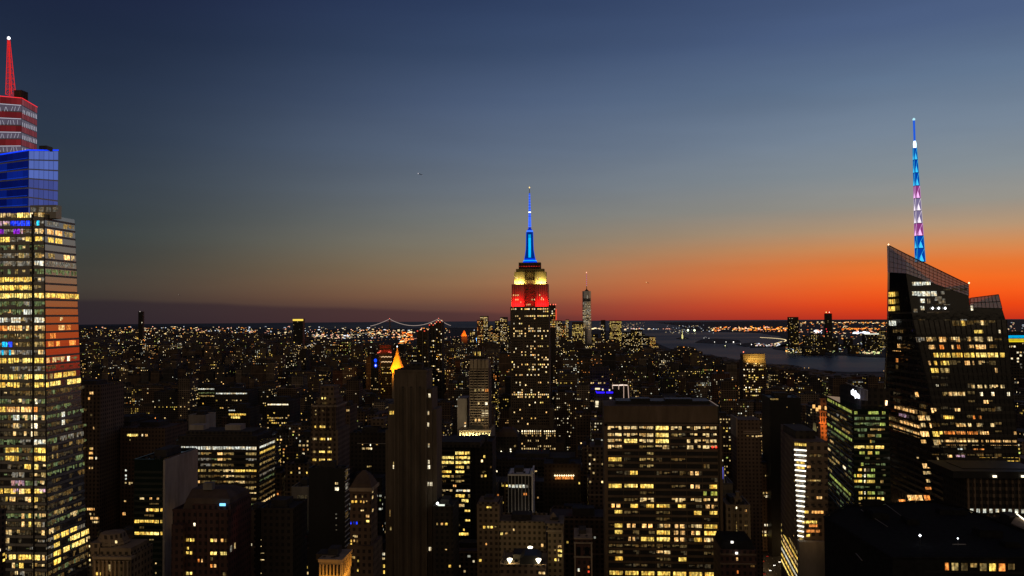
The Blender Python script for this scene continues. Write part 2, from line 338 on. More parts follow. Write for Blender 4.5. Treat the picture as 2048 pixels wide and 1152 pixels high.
RECTS = []      # (px0, px1, ytop, ybottom, Y) what must stay visible
FOOT = []       # (x0, x1, y0, y1) occupied ground
class Tower:
    """a building measured on the photo: front face between two pixel columns at distance Y, rows of windows, trim"""
    def __init__(s, name, label, x0, x1, ytop, Y, depth, wall, ybot=1152, cat='skyscraper', group=None, box=True, roof=True, foot=True, roofmat='roof'):
        ym = min(1100, (ytop + ybot) / 2)
        s.Y = Y; s.X0 = PX(x0, Y, ym); s.X1 = PX(x1, Y, ym); s.depth = depth; s.px = (x0, x1); s.ym = ym
        s.zt = PZ(ytop, Y, (x0 + x1) / 2); s.ytop = ytop
        s.root = empty(name, ((s.X0 + s.X1) / 2, Y + depth / 2, 0), label, cat, group)
        s.cells = []; s.dark = MB()
        s.k = Y / FPX
        if box:
            m_ = MB(); m_.box(s.X0, s.X1, Y, Y + depth, 0, s.zt); m_.build('wall', wall, s.root)
            if roof:
                r_ = MB(); w = s.X1 - s.X0; zt = s.zt; tk = min(.6, w * .05)
                r_.box(s.X0 - .15, s.X1 + .15, Y - .15, Y + tk, zt, zt + 1.1); r_.box(s.X0 - .15, s.X1 + .15, Y + depth - tk, Y + depth + .15, zt, zt + 1.1)
                r_.box(s.X0 - .15, s.X0 + tk, Y + tk, Y + depth - tk, zt, zt + 1.1); r_.box(s.X1 - tk, s.X1 + .15, Y + tk, Y + depth - tk, zt, zt + 1.1)
                r_.build('parapet', wall, s.root)
                q = MB(); rr = random.Random(int(x0 * 7 + ytop))
                q.box(s.X0 + w * .25, s.X0 + w * .68, Y + depth * .35, Y + depth * .8, zt + .004, zt + 3.2 + rr.random() * 1.5)
                for _ in range(4):
                    a_ = s.X0 + w * (.08 + .72 * rr.random()); b_ = Y + depth * (.08 + .18 * rr.random()); e_ = w * .04 + .8
                    q.box(a_, a_ + e_, b_, b_ + 1.6, zt + .006, zt + 1.2 + rr.random())
                q.build('rooftop_plant', roofmat, s.root)
        if foot: FOOT.append((s.X0 - 4, s.X1 + 4, Y - 4, Y + depth + 4))
        side = 0
        xs = [x0, x1]
        if x1 < 1157: xs[1] = proj(s.X1, Y + depth, s.zt)[0]
        if x0 > 1157: xs[0] = proj(s.X0, Y + depth, s.zt)[0]
        RECTS.append((xs[0], xs[1], ytop, ybot, Y))
    def z(s, y): return PZ(y, s.Y, (s.px[0] + s.px[1]) / 2)
    def u2p(s, face, u, z, off):
        if face == 'F': return (s.X0 + u * (s.X1 - s.X0), s.Y - off, z)
        if face == 'R': return (s.X1 + off, s.Y + u * s.depth, z)
        if face == 'L': return (s.X0 - off, s.Y + (1 - u) * s.depth, z)
    def px2u(s, face, px, z=None):
        if face == 'F': return (PX(px, s.Y, s.ym) - s.X0) / (s.X1 - s.X0)
        d = ray(px, s.ym)
        xc = s.X1 if face == 'R' else s.X0
        y = d.y * xc / d.x
        return (y - s.Y) / s.depth if face == 'R' else 1 - (y - s.Y) / s.depth
    def cell(s, face, u0, u1, z0, z1, code, off=.06, key=None):
        """one lit window: a few panes whose blinds, lamps and desks leave them unevenly bright"""
        ch = code; col = C[ch]; st = STR[ch] * getattr(s, 'boost', 1.0)
        mb = MB(); fr = rng.uniform(.75, 1.15)
        if ch in 'oO' and key != 'full':
            q = rng.choice([0, .35, .5]); u0, u1 = u0 + (u1 - u0) * q, u0 + (u1 - u0) * min(1, q + .55)
        wid = math.dist(s.u2p(face, u0, 0, 0)[:2], s.u2p(face, u1, 0, 0)[:2])
        n = max(1, min(7, int(round(wid / 1.9))))
        top = rng.random()
        for i in range(n):
            a_ = u0 + (u1 - u0) * i / n; e_ = u0 + (u1 - u0) * (i + .92 if n > 1 else i + 1) / n
            f_ = fr * rng.uniform(.7, 1.15); zl, zh = z0, z1
            if ch in 'wdGhDpq' and rng.random() < .45: zl = z0 + (z1 - z0) * rng.uniform(.2, .6)
            elif ch in 'wdGg' and rng.random() < .2: continue
            if top < .3 and ch in 'yYwW': zl = z0 + (z1 - z0) * .15
            mb.quad([s.u2p(face, a_, zl, off), s.u2p(face, e_, zl, off), s.u2p(face, e_, zh, off), s.u2p(face, a_, zh, off)],
                    0, tuple(c * st * f_ for c in col))
        if not mb.f: return
        c_ = mb.v
        pp = [proj(*q) for q in c_]
        xs = [p[0] for p in pp]; ys = [p[1] for p in pp]
        if max(xs) < 0 or min(xs) > 2048 or min(ys) > 1152: ar = 0
        else: ar = (max(xs) - min(xs)) * (max(ys) - min(ys)) + 1e-3
        s.cells.append((ar, mb))
    def grid(s, face, y0, pitch, rows, pa=None, pb=None, h=.55, gap=.12, off=.06, dark=True, y0z=None):
        """rows: one string per storey from the top, one letter per bay"""
        for r, row in enumerate(rows):
            zc = s.z(y0 + r * pitch); hh = pitch * s.k * h / 2
            ua, ub = (0.02, .98) if pa is None else (s.px2u(face, pa, zc), s.px2u(face, pb, zc))
            nb = len(row)
            for c_, ch in enumerate(row):
                u0 = ua + (ub - ua) * (c_ + gap / 2) / nb; u1 = ua + (ub - ua) * (c_ + 1 - gap / 2) / nb
                if ch in '. ':
                    if dark and ch == '.': s.dark.quad([s.u2p(face, u0, zc - hh, off * .7), s.u2p(face, u1, zc - hh, off * .7), s.u2p(face, u1, zc + hh, off * .7), s.u2p(face, u0, zc + hh, off * .7)])
                else: s.cell(face, u0, u1, zc - hh, zc + hh, ch, off)
    def rand(s, face, y0, pitch, nrow, bays, p, codes, seed=1, pa=None, pb=None, h=.5, gap=.35, rowp=.1, off=.06, dark=True):
        rr = random.Random(seed); rows = []
        for i in range(nrow):
            full = rr.random() < rowp; pp = .75 if full else p * rr.choice([0, .5, 1, 1.6])
            rows.append(''.join(rr.choice(codes) if rr.random() < pp else '.' for _ in range(bays)))
        s.grid(face, y0, pitch, rows, pa, pb, h, gap, off, dark)
    def bands(s, face, y0, pitch, n, mat, frac=.42, proud=.35, name='spandrel', u0=0, u1=1):
        mb = MB()
        for i in range(n):
            zc = s.z(y0 + (i - .5) * pitch); hh = pitch * s.k * frac / 2
            if face == 'F': mb.box(s.X0 + u0 * (s.X1 - s.X0), s.X0 + u1 * (s.X1 - s.X0), s.Y - proud, s.Y - .002, zc - hh, zc + hh, bottom=True)
            if face == 'R': mb.box(s.X1 + .002, s.X1 + proud, s.Y - proud, s.Y + s.depth, zc - hh, zc + hh, bottom=True)
            if face == 'L': mb.box(s.X0 - proud, s.X0 - .002, s.Y - proud, s.Y + s.depth, zc - hh, zc + hh, bottom=True)
        mb.build(name, mat, s.root)
    def piers(s, face, pas, wpx, y0, y1, mat, proud=.4, name='pier'):
        for a_ in pas:
            mb = MB()
            z1, z0 = s.z(y0), s.z(y1); hw = wpx * s.k / 2
            if face == 'F':
                x = PX(a_, s.Y, s.ym); mb.box(x - hw, x + hw, s.Y - proud, s.Y - .003, z0, z1)
            else:
                u = s.px2u(face, a_); xx = s.X1 if face == 'R' else s.X0; sg = 1 if face == 'R' else -1
                yy = s.Y + (u if face == 'R' else 1 - u) * s.depth
                mb.box(min(xx, xx + sg * proud), max(xx, xx + sg * proud), yy - hw, yy + hw, z0, z1)
            mb.build(name, mat, s.root)
    def block(s, name, x0, x1, ya, yb, mat, y_off=0, depth=None, Yabs=None):
        Yf = s.Y + y_off if Yabs is None else Yabs
        mb = MB(); pm = (x0 + x1) / 2
        mb.box(PX(x0, Yf, ya), PX(x1, Yf, ya), Yf, Yf + (depth or s.depth), max(0, PZ(yb, Yf, pm)), PZ(ya, Yf, pm))
        return mb.build(name, mat, s.root)
    def finish(s, cap=100, most=None):
        if s.dark.f: s.dark.build('window_pane', 'glass', s.root, kind='stuff')
        s.cells.sort(key=lambda q: -q[0])
        n = cap
        for ar, mb in s.cells[:n]:
            if ar <= 0: break
            mb.build('window', 'lit_window', s.root)
        rest = [q for i, q in enumerate(s.cells) if i >= n and q[0] > 0]
        if rest:
            al = MB()
            for _, mb in rest:
                k_ = len(al.v); al.v += mb.v; al.f += [tuple(k_ + i for i in f) for f in mb.f]; al.m += mb.m; al.g += mb.g
            al.build('window', 'lit_window', s.root, kind='stuff')

    def dim(s, face, ys, hp, pa, pb, n, p, seed, codes='qqqDh', off=.05):
        """faint glow added to random panes for the grey sheen of unlit floors"""
        rr = random.Random(seed); w = (pb - pa) / n
        for y in ys:
            pr = p * rr.choice([.2, .6, 1, 1.5])
            for i in range(n):
                if rr.random() < pr: s.segs(face, y, hp * rr.choice([.45, .7, 1]), [(pa + i * w + w * .06, pa + i * w + w * .94, 1, rr.choice(codes))], off)
    def segs(s, face, y, hp, lst, off=.06):
        """one storey by hand: (first column, last column, how many windows, letter)"""
        zc = s.z(y); hh = hp * s.k / 2
        for pa, pb, n, ch in lst:
            ua, ub = s.px2u(face, pa, zc), s.px2u(face, pb, zc)
            for i in range(n): s.cell(face, ua + (ub - ua) * (i + .06) / n, ua + (ub - ua) * (i + .94) / n, zc - hh, zc + hh, ch, off, 'full')
class Loft(Tower):
    """a faceted or tapering tower: plans (lists of x, y) at several heights; a face is the edge number"""
    def __init__(s, name, label, levels, Yref, pxref, ytop, ybot, rect, cat='skyscraper', group=None):
        s.Y = Yref; s.k = Yref / FPX; s.levels = levels; s.px = (pxref, pxref); s.ym = 800; s.ytop = ytop
        cx = sum(p[0] for p in levels[0][1]) / len(levels[0][1]); cy = sum(p[1] for p in levels[0][1]) / len(levels[0][1])
        s.root = empty(name, (cx, cy, 0), label, cat, group); s.cells = []; s.dark = MB()
        xs = [p[0] for _, pl in levels for p in pl]; ys = [p[1] for _, pl in levels for p in pl]
        FOOT.append((min(xs) - 4, max(xs) + 4, min(ys) - 4, max(ys) + 4)); RECTS.append((rect[0], rect[1], ytop, ybot, min(ys)))
    def plan(s, z):
        L = s.levels
        for (za, pa), (zb, pb) in zip(L, L[1:]):
            if z <= zb or (zb, pb) == L[-1]:
                t_ = (z - za) / (zb - za)
                return [(a_[0] + (b_[0] - a_[0]) * t_, a_[1] + (b_[1] - a_[1]) * t_) for a_, b_ in zip(pa, pb)]
    def u2p(s, face, u, z, off):
        pl = s.plan(z); a_ = pl[face]; b_ = pl[(face + 1) % len(pl)]
        dx, dy = b_[0] - a_[0], b_[1] - a_[1]; l = math.hypot(dx, dy) or 1
        return (a_[0] + dx * u + dy / l * off, a_[1] + dy * u - dx / l * off, z)
    def px2u(s, face, px, z=None):
        z = s.z(s.ym) if z is None else z
        lo, hi = -1.0, 2.0; fl = proj(*s.u2p(face, 1, z, 0))[0] > proj(*s.u2p(face, 0, z, 0))[0]
        for _ in range(30):
            m_ = (lo + hi) / 2
            if (proj(*s.u2p(face, m_, z, 0))[0] < px) == fl: lo = m_
            else: hi = m_
        return (lo + hi) / 2
    def strips(s, faces, ys, hp, mat, proud=.35, name='spandrel'):
        mb = MB()
        for y in ys:
            zc = s.z(y); hh = hp * s.k / 2
            for f in faces:
                lo = [s.u2p(f, 0, zc - hh, .003), s.u2p(f, 1, zc - hh, .003), s.u2p(f, 1, zc - hh, proud), s.u2p(f, 0, zc - hh, proud)]
                hi = [s.u2p(f, 0, zc + hh, .003), s.u2p(f, 1, zc + hh, .003), s.u2p(f, 1, zc + hh, proud), s.u2p(f, 0, zc + hh, proud)]
                mb.quad([lo[3], lo[2], hi[2], hi[3]]); mb.quad([hi[3], hi[2], hi[1], hi[0]]); mb.quad([lo[0], lo[1], lo[2], lo[3]])
        mb.build(name, mat, s.root)

# ================================================================== the tall glass tower at the left edge
def line2(ya, va, yb, vb):
    return lambda y: va + (vb - va) * (y - ya) / (yb - ya)
zt = PZ(428, 612, 80)
xa, xb = PX(88, 612, 428), PX(94, 602, 1152)
zb = PZ(1152, 602, 94)
xw0 = xb + (xb - xa) * zb / (zt - zb)
def ov_plan(z):
    t_ = z / zt; x = xw0 + (xa - xw0) * t_; yf = 600 + 12 * t_
    return [(x - 75 + 8 * t_, yf), (x, yf), (x, 653 - 2 * t_), (x - 75 + 8 * t_, 653 - 2 * t_)]
ov = Loft('glass_skyscraper', 'tallest glass skyscraper, stepped crown lit blue below and red on top', [(0, ov_plan(0)), (zt, ov_plan(zt))], 606, 80, 70, 1152, (-40, 184), 'skyscraper')
m_ = MB(); m_.loft([(0, ov_plan(0)), (zt, ov_plan(zt))], 0)
for i in (1,): m_.m[i] = 1
m_.build('wall', ['smoky_glass', 'mirror_glass'], ov.root)
OVR = [428 + 16.3 * i for i in range(46)]
ov.strips([0], [y + 8.1 for y in OVR], 5.2, 'grey_metal', .5); ov.strips([1], [y + 8.1 for y in OVR], 4.2, 'grey_metal', .35)
mb = MB()
for u in [0.035 + 0.161 * i for i in range(7)]:
    a0, a1 = ov.u2p(0, u, 0, .3), ov.u2p(0, u, zt, .3); mb.bar(a0, a1, .28)
mb.bar(ov.u2p(0, ov.px2u(0, 67), 0, .5), ov.u2p(0, ov.px2u(0, 67), zt, .5), .8)
mb.bar(ov.u2p(1, 0, 0, .1), ov.u2p(1, 0, zt, .1), .45)
mb.build('mullion', 'spandrel', ov.root)
OV = [
 (425, [(0, 12, 1, 'w'), (14, 23, 1, 'w'), (34, 60, 2, 'Y'), (60, 66, 1, 's'), (70, 84, 2, 'w')], []),
 (444, [(0, 20, 2, 'p'), (20, 62, 4, 'b'), (62, 66, 1, 'c'), (73, 79, 1, 'c')], [(93, 118, 2, 'h'), (126, 148, 2, 'd')]),
 (465, [(0, 8, 1, 'v'), (26, 41, 1, 'v'), (42, 46, 1, 'p'), (62, 66, 1, 'p'), (70, 86, 2, 'w')], [(94, 108, 1, 'o'), (110, 125, 1, 'o'), (128, 146, 2, 'd')]),
 (485, [(0, 20, 2, 'y'), (51, 66, 2, 'y'), (70, 85, 2, 'y')], [(95, 108, 1, 'y'), (110, 125, 1, 'y')]),
 (506, [(38, 49, 1, 'd'), (57, 66, 1, 'D'), (70, 84, 1, 'd')], [(96, 110, 1, 'd'), (127, 140, 1, 'o'), (142, 151, 1, 'w')]),
 (528, [(0, 20, 2, 'h'), (21, 48, 2, 'h'), (49, 66, 1, 'h'), (69, 88, 2, 'W')], [(91, 153, 5, 'h')]),
 (547, [(69, 88, 2, 'G')], [(91, 154, 5, 'G')]),
 (561, [(0, 28, 3, 'y'), (29, 66, 4, 'y')], []),
 (577, [(0, 28, 3, 'y'), (29, 66, 4, 'y')], []),
 (593, [(0, 28, 3, 'Y'), (29, 66, 4, 'Y'), (69, 88, 2, 'Y')], [(91, 158, 7, 'y')]),
 (610, [(0, 20, 2, 'G'), (21, 46, 3, 'G'), (47, 66, 2, 'h'), (69, 88, 2, 'G')], []),
 (626, [(0, 20, 2, 'G'), (21, 46, 3, 'G'), (47, 66, 2, 'W'), (69, 88, 2, 'G')], []),
 (643, [(0, 16, 2, 'W'), (22, 42, 2, 'W'), (47, 66, 2, 'h'), (69, 88, 2, 'W')], [(120, 126, 1, 'w')]),
 (659, [(0, 16, 1, 'O'), (18, 45, 3, 'o'), (69, 76, 1, 'o'), (81, 87, 1, 'w')], [(117, 130, 2, 'o'), (132, 142, 1, 'O')]),
 (676, [(16, 46, 3, 'D'), (47, 64, 1, 'D'), (69, 88, 2, 'd')], [(100, 112, 1, 'O')]),
 (692, [(3, 16, 1, 'c'), (17, 25, 1, 'b'), (46, 64, 2, 'D'), (69, 88, 2, 'd')], [(95, 108, 1, 'O'), (112, 120, 1, 'O'), (138, 152, 1, 'O')]),
 (708, [(2, 8, 1, 'c'), (18, 22, 1, 'c'), (76, 88, 1, 'w')], []),
 (725, [(0, 14, 1, 'y'), (16, 39, 2, 'y'), (45, 66, 2, 'Y'), (69, 88, 2, 'y')], [(93, 100, 1, 'o'), (104, 130, 3, 'w'), (134, 140, 1, 's')]),
 (741, [], [(92, 112, 2, 'D')]),
 (758, [(0, 16, 1, 'y'), (18, 36, 2, 'y'), (48, 66, 2, 'Y'), (69, 88, 2, 'Y')], [(92, 106, 2, 'd'), (108, 124, 2, 'y'), (126, 152, 3, 'y')]),
 (774, [(0, 12, 1, 'y'), (14, 40, 2, 'y'), (69, 88, 2, 'y')], [(92, 98, 1, 'y'), (100, 122, 2, 'Y'), (134, 162, 3, 'Y')]),
 (790, [], [(120, 140, 2, 'D')]),
 (803, [(70, 75, 1, 's')], []),
 (821, [(0, 12, 1, 'y'), (13, 40, 3, 'o'), (42, 64, 3, 'o'), (67, 76, 1, 'O')], [(112, 142, 2, 'G')]),
 (835, [(16, 22, 1, 'D'), (26, 39, 2, 'W'), (45, 56, 1, 'w'), (61, 66, 1, 's'), (67, 76, 1, 's')], [(123, 130, 1, 'W')]),
 (849, [(26, 39, 2, 'w'), (45, 56, 1, 'D'), (61, 66, 1, 's'), (67, 76, 1, 's')], [(123, 130, 1, 'W')]),
 (864, [(26, 34, 1, 'w'), (48, 54, 1, 'w'), (61, 66, 1, 's'), (67, 76, 1, 'w')], []),
 (880, [(0, 8, 1, 'G'), (14, 36, 2, 'G'), (40, 63, 2, 'h'), (67, 92, 3, 'W')], [(94, 114, 2, 'G'), (119, 134, 1, 'h'), (136, 148, 1, 'h'), (153, 168, 1, 'h')]),
 (896, [(11, 38, 3, 'y'), (44, 64, 2, 'D'), (67, 92, 3, 'y')], [(103, 117, 1, 'D'), (138, 145, 1, 'd'), (152, 170, 1, 'D')]),
 (912, [(11, 38, 3, 'y'), (55, 63, 1, 'D'), (67, 91, 3, 'y')], [(103, 117, 1, 'd')]),
 (928, [(49, 62, 2, 'y'), (66, 78, 1, 'Y'), (86, 92, 1, 'w')], [(150, 170, 1, 'G')]),
 (948, [(24, 50, 2, 'h'), (82, 92, 1, 'd')], []),
 (963, [(22, 50, 2, 'p'), (67, 72, 1, 'w'), (80, 90, 1, 'w')], [(155, 170, 1, 'D')]),
 (976, [(25, 50, 2, 'p'), (78, 91, 2, 'p')], []),
 (990, [(0, 6, 1, 'y'), (8, 34, 2, 'y'), (38, 62, 2, 'y'), (66, 86, 3, 'Y')], []),
 (1005, [(11, 15, 1, 'y'), (19, 32, 1, 'w'), (50, 62, 2, 'w'), (65, 76, 2, 'y')], [(133, 146, 1, 'D')]),
 (1032, [(19, 24, 1, 'w'), (43, 49, 1, 'o'), (57, 64, 1, 'y'), (66, 92, 3, 'w')], [(105, 130, 2, 'd')]),
 (1047, [(10, 14, 1, 'w'), (19, 24, 1, 'w'), (43, 49, 1, 'o'), (57, 64, 1, 'y'), (66, 82, 2, 'd')], [(102, 110, 1, 'D'), (140, 156, 1, 'w')]),
 (1063, [(10, 24, 2, 'w'), (34, 40, 1, 'd')], [(98, 108, 1, 'w')]),
 (1081, [(0, 4, 1, 'y'), (8, 20, 1, 'w')], [(107, 120, 1, 'y'), (122, 138, 2, 'y'), (140, 154, 2, 'y')]),
 (1096, [(8, 24, 2, 'd')], [(107, 120, 1, 'y'), (140, 160, 3, 'Y'), (162, 178, 2, 'Y')]),
 (1111, [(5, 14, 1, 'y'), (18, 32, 2, 'Y'), (37, 63, 4, 'y'), (65, 80, 2, 'Y'), (84, 96, 1, 'w')], [(107, 122, 2, 'y'), (126, 140, 1, 'Y'), (144, 170, 4, 'Y'), (172, 180, 1, 'w')]),
 (1127, [(24, 30, 1, 'w'), (38, 48, 1, 'y'), (64, 76, 1, 'd')], [(107, 122, 2, 'y'), (146, 152, 1, 'D'), (158, 178, 2, 'D')]),
 (1144, [(30, 36, 1, 'w'), (40, 50, 1, 'h')], [(150, 180, 3, 'D')]),
]
ov.boost = 1.2
for y, a_, b_ in OV:
    yy = min(OVR, key=lambda q: abs(q - y))
    ov.segs(0, yy, 10.4, a_, .1); ov.segs(1, yy, 10.4, b_, .1)
for y in (1160, 1176, 1192): pass
rr = random.Random(3)
for y in OVR[22:]:                                              # half-lit offices seen dimly through the west glass
    for i in range(8):
        if rr.random() < .3: ov.segs(1, y, 5, [(96 + i * 10, 96 + i * 10 + 7, 1, 'D' if rr.random() < .7 else 'G')], .07)
r5 = random.Random(19)
for i, y in enumerate(OVR):                                       # whole floors glimmering behind the brighter rooms
    cd = r5.choice('hDdGhd') if i < 24 else r5.choice('qqqDG')
    if r5.random() < (.9 if i < 24 else .7):
        a0 = r5.choice([0, 0, 0, 20]); ov.segs(0, y, 9.2, [(a0, 66, 9, cd), (68, 90, 3, cd)], .04)
    if i > 18 and r5.random() < .8: ov.segs(1, y, 8, [(92, r5.choice([120, 140, 170]), 6, r5.choice('qqGDh'))], .04)
ov.dim(0, OVR[:24], 10, 0, 66, 9, .5, 71, 'dDwhGdw', .06); ov.dim(0, OVR[24:], 9, 0, 66, 9, .35, 75, 'DqhG', .06); ov.dim(0, OVR, 10, 68, 90, 3, .6, 72, 'qDhw', .05); ov.dim(1, OVR[18:], 9, 94, 164, 8, .5, 73, 'qqqGqD', .05)
ov.finish()
# the stepped crown
def crown(name, cpx, rpx, y_lo, yl, yc, yr, Yf, dep, rows, colr, mats, parent, wide=60):
    xc = PX(cpx, Yf, (yc + y_lo) / 2)
    m1 = MB(); zl, zc, zr, z0 = PZ(yl, Yf, 0), PZ(yc, Yf, cpx), PZ(yr, Yf + dep, rpx), PZ(y_lo, Yf, cpx)
    pl = [(xc - wide, Yf), (xc, Yf), (xc, Yf + dep), (xc - wide, Yf + dep)]
    zs = [zl + (zl - zc) * (wide / 60 - 1), zc, zr, zl]
    m1.loft([(z0 - 12, pl), (zs, pl)], 0)
    w = m1.build(name, mats, parent)
    return xc, pl, zs, z0
xc, pl, zs, z0 = crown('blue_crown', 57, 118, 432, 322, 301, 301, 622, 37, 7, None, 'crown_glass', ov.root)
def crown_panels(xc, Yf, dep, z0, zl, zc, zr, n, cf, cs, name, wide, skip=None, edge=None, base=None):
    f_ = MB()
    for i in range(n):
        for face in (0, 1):
            k = 14 if face == 0 else 6
            for j in range(k):
                g_ = .0006 if face == 0 else .006; u0, u1 = j / k + g_, (j + 1) / k - g_
                def P(u, v):
                    if face == 0:
                        zt_ = zl + (zc - zl) * u; return (xc - wide + wide * u, Yf - .12, z0 + (zt_ - z0) * v)
                    zt_ = zc + (zr - zc) * u; return (xc + .12, Yf + dep * u, z0 + (zt_ - z0) * v)
                v0, v1 = (i + .07) / n, (i + .93) / n
                c_, s_ = (cf if face == 0 else cs)(i, n, j / k)
                s_ *= rng.uniform(.9, 1.1)
                f_.quad([P(u0, v0), P(u1, v0), P(u1, v1), P(u0, v1)], 0, tuple(q * s_ for q in lin(c_)))
    o = f_.build(name, 'lamp_light', ov.root)
    return o
crown_panels(xc, 622, 37, z0, zs[0], zs[1], zs[2], 7,
    lambda i, n, u: ((6, 17, 84) if (i + int(u * 3)) % 3 else (10, 30, 118), .38 + .35 * u + .05 * i + .15 * rng.random()), lambda i, n, u: ((66, 76, 140) if i < 4 else (84, 104, 178), .95), 'lit_screen', 60)  # side panels' glow includes painted sky reflection besides the blue light
e_ = MB(); cb = tuple(q * 1.4 for q in lin((10, 60, 255)))
e_.bar((xc - 60, 621.6, zs[0]), (xc, 621.6, zs[1] + .3), .45, 0, cb); e_.bar((xc + .2, 622, zs[1] + .3), (xc + .2, 659, zs[2] + .3), .45, 0, cb)
e_.build('edge_light', 'lamp_light', ov.root)
cut = MB()
for i in range(6):
    v = (i + 1) / 7; cut.bar((xc - 60, 621.4, z0 + (zs[0] - z0) * v), (xc - .6, 621.4, z0 + (zs[1] - z0) * v + 1.3), .1, 0, tuple(q * .8 for q in lin((30, 80, 240))))
cut.build('light_strip', 'lamp_light', ov.root)
b_ = MB(); b_.box(PX(60, 615, 415), PX(112, 615, 415), 615, 622, zt - 3, PZ(410, 615, 90)); b_.build('setback', 'smoky_glass', ov.root)
b_ = MB(); b_.box(PX(78, 640, 300), PX(93, 640, 300), 640, 648, zs[2] - 3, PZ(291, 640, 90)); b_.build('plant_room', 'spandrel', ov.root)
for u in (62, 78, 92, 106):
    mb = MB(); x_ = PX(u, 615, 418); zz = PZ(418, 615, u)
    mb.quad([(x_, 614.8, zz - 2), (x_ + 4, 614.8, zz - 2), (x_ + 4, 614.8, zz + 1.4), (x_, 614.8, zz + 1.4)], 0, tuple(q * .45 for q in C['h'])); mb.build('window', 'lit_window', ov.root)
xr, pl2, zs2, z02 = crown('red_crown', 43, 75, 305, 181, 197, 215, 632, 19, 7, None, 'crown_glass', ov.root)
crown_panels(xr, 632, 19, z02, zs2[0], zs2[1], zs2[2], 8,
    lambda i, n, u: ((118, 108, 128) if i % 2 == 0 else (108, 30, 34), .5 if i % 2 == 0 else .6 + .5 * rng.random()), lambda i, n, u: ((128, 122, 140) if i % 2 == 0 else (122, 58, 66), .5 if i % 2 == 0 else .6 + .35 * rng.random()), 'lit_screen', 60)
ru = MB(); cr = tuple(q * 1.2 for q in lin((250, 50, 60)))
ru.bar((xr - 60, 631.6, zs2[0] + .3), (xr, 631.6, zs2[1] + .3), .3, 0, cr); ru.bar((xr + .2, 632, zs2[1] + .3), (xr + .2, 651, zs2[2] + .3), .3, 0, cr)
ru.build('edge_light', 'lamp_light', ov.root)
rr = random.Random(8); tr = MB()
for i in range(0, 8, 2):                                             # white trusses seen through the red crown
    for j in range(22):
        u = j / 22; zz0 = z02 + (zs2[1] - z02) * (i + .15) / 8; zz1 = z02 + (zs2[1] - z02) * (i + .8) / 8
        x_ = xr - 60 + 60 * u; tr.bar((x_, 631.4, zz0), (x_ + rr.uniform(-1.5, 1.5), 631.4, zz1), .14, 0, tuple(q * .6 for q in lin((225, 225, 240))))
    for j in range(9):
        y_ = 632 + 19 * (j + .5) / 9; zz0 = z02 + (zs2[2] - z02) * (i + .1) / 8; tr.bar((xr + .4, y_, zz0), (xr + .4, y_ + rr.uniform(-.8, .8), zz0 + 3.2), .14, 0, tuple(q * .7 for q in lin((230, 230, 245))))
    tr.bar((xr - 60, 631.3, z02 + (zs2[0] - z02) * (i + .95) / 8), (xr, 631.3, z02 + (zs2[1] - z02) * (i + .95) / 8), .22, 0, tuple(q * .9 for q in lin((205, 200, 215))))
tr.build('truss', 'lamp_light', ov.root)
sp_ = MB(); Ys = 640; nl = 10; cr2 = tuple(q * 1.0 for q in lin((255, 40, 28)))
for i in range(nl):
    ya, yb = 190 - (190 - 80) * i / nl, 190 - (190 - 80) * (i + 1) / nl
    ha, hb = 2.5 - 1.9 * i / nl, 2.5 - 1.9 * (i + 1) / nl
    ca, cb_ = PX(21.5 - 4 * i / nl, Ys, ya), PX(21.5 - 4 * (i + 1) / nl, Ys, yb); za, zb_ = PZ(ya, Ys, 20), PZ(yb, Ys, 20)
    A = [(ca + sx_ * ha, Ys + sy_ * ha, za) for sx_, sy_ in ((-1, -1), (1, -1), (1, 1), (-1, 1))]
    B = [(cb_ + sx_ * hb, Ys + sy_ * hb, zb_) for sx_, sy_ in ((-1, -1), (1, -1), (1, 1), (-1, 1))]
    for q in range(4):
        sp_.bar(A[q], B[q], .2, 0, cr2); sp_.bar(A[q], B[(q + 1) % 4], .12, 0, tuple(v * .6 for v in cr2)); sp_.bar(A[q], A[(q + 1) % 4], .12, 0, tuple(v * .7 for v in cr2))
sp_.bar((PX(21.5, Ys, 190), Ys, PZ(192, Ys, 20)), (PX(17.8, Ys, 80), Ys, PZ(80, Ys, 18)), .12, 0, tuple(v * .45 for v in cr2))
sp_.build('spire', 'lamp_light', ov.root)  # red floodlighting put into the lattice bars' own glow
sl = MB(); sl.ring(PX(17.5, Ys, 76), Ys, [(.2, PZ(79.5, Ys, 18)), (1.1, PZ(77.5, Ys, 18)), (1.1, PZ(75, Ys, 18)), (.2, PZ(73, Ys, 18))], 8, 0, (3, 3, 3.2)); sl.build('beacon', 'lamp_light', ov.root)
hb = MB(); hb.box(PX(28, 640, 185), PX(43, 640, 185), 640, 648, zs2[1] - 8, PZ(180, 640, 36)); hb.build('plant_room', 'copper', ov.root)
RECTS.append((0, 184, 70, 1152, 600))

# ================================================================== faceted glass tower with the lit spire, right
Yb = 565
def pp(px, y, Y): return (PX(px, Y, y), Y)
plT = [pp(1775, 545, 586), pp(1779, 545, 580), pp(1812, 545, 565), pp(2003, 600, 565), (PX(2003, 565, 600), 618)]
plM = [pp(1774, 640, 592), pp(1778, 640, 586), pp(1826, 640, 565), pp(2013, 640, 565), (PX(2013, 565, 640), 625)]
zM = PZ(640, Yb, 1900); zTm = PZ(560, Yb, 1900)
plB = [pp(1764, 925, 690), pp(1770, 925, 664), pp(1892, 925, 565), pp(2038, 925, 565), (PX(2038, 565, 925), 640)]
zB = PZ(925, Yb, 1900)
plG = [(a_[0] + (a_[0] - c_[0]) * zB / (zM - zB), a_[1] + (a_[1] - c_[1]) * zB / (zM - zB)) for a_, c_ in zip(plB, plM)]
bt = Loft('crystal_skyscraper', 'faceted glass skyscraper with slanting glass roofline and a banded blue and pink spire', [(0, plG), (zB, plB), (zM, plM), (zTm + 30, plT)], Yb, 1900, 480, 1010, (1770, 2040))
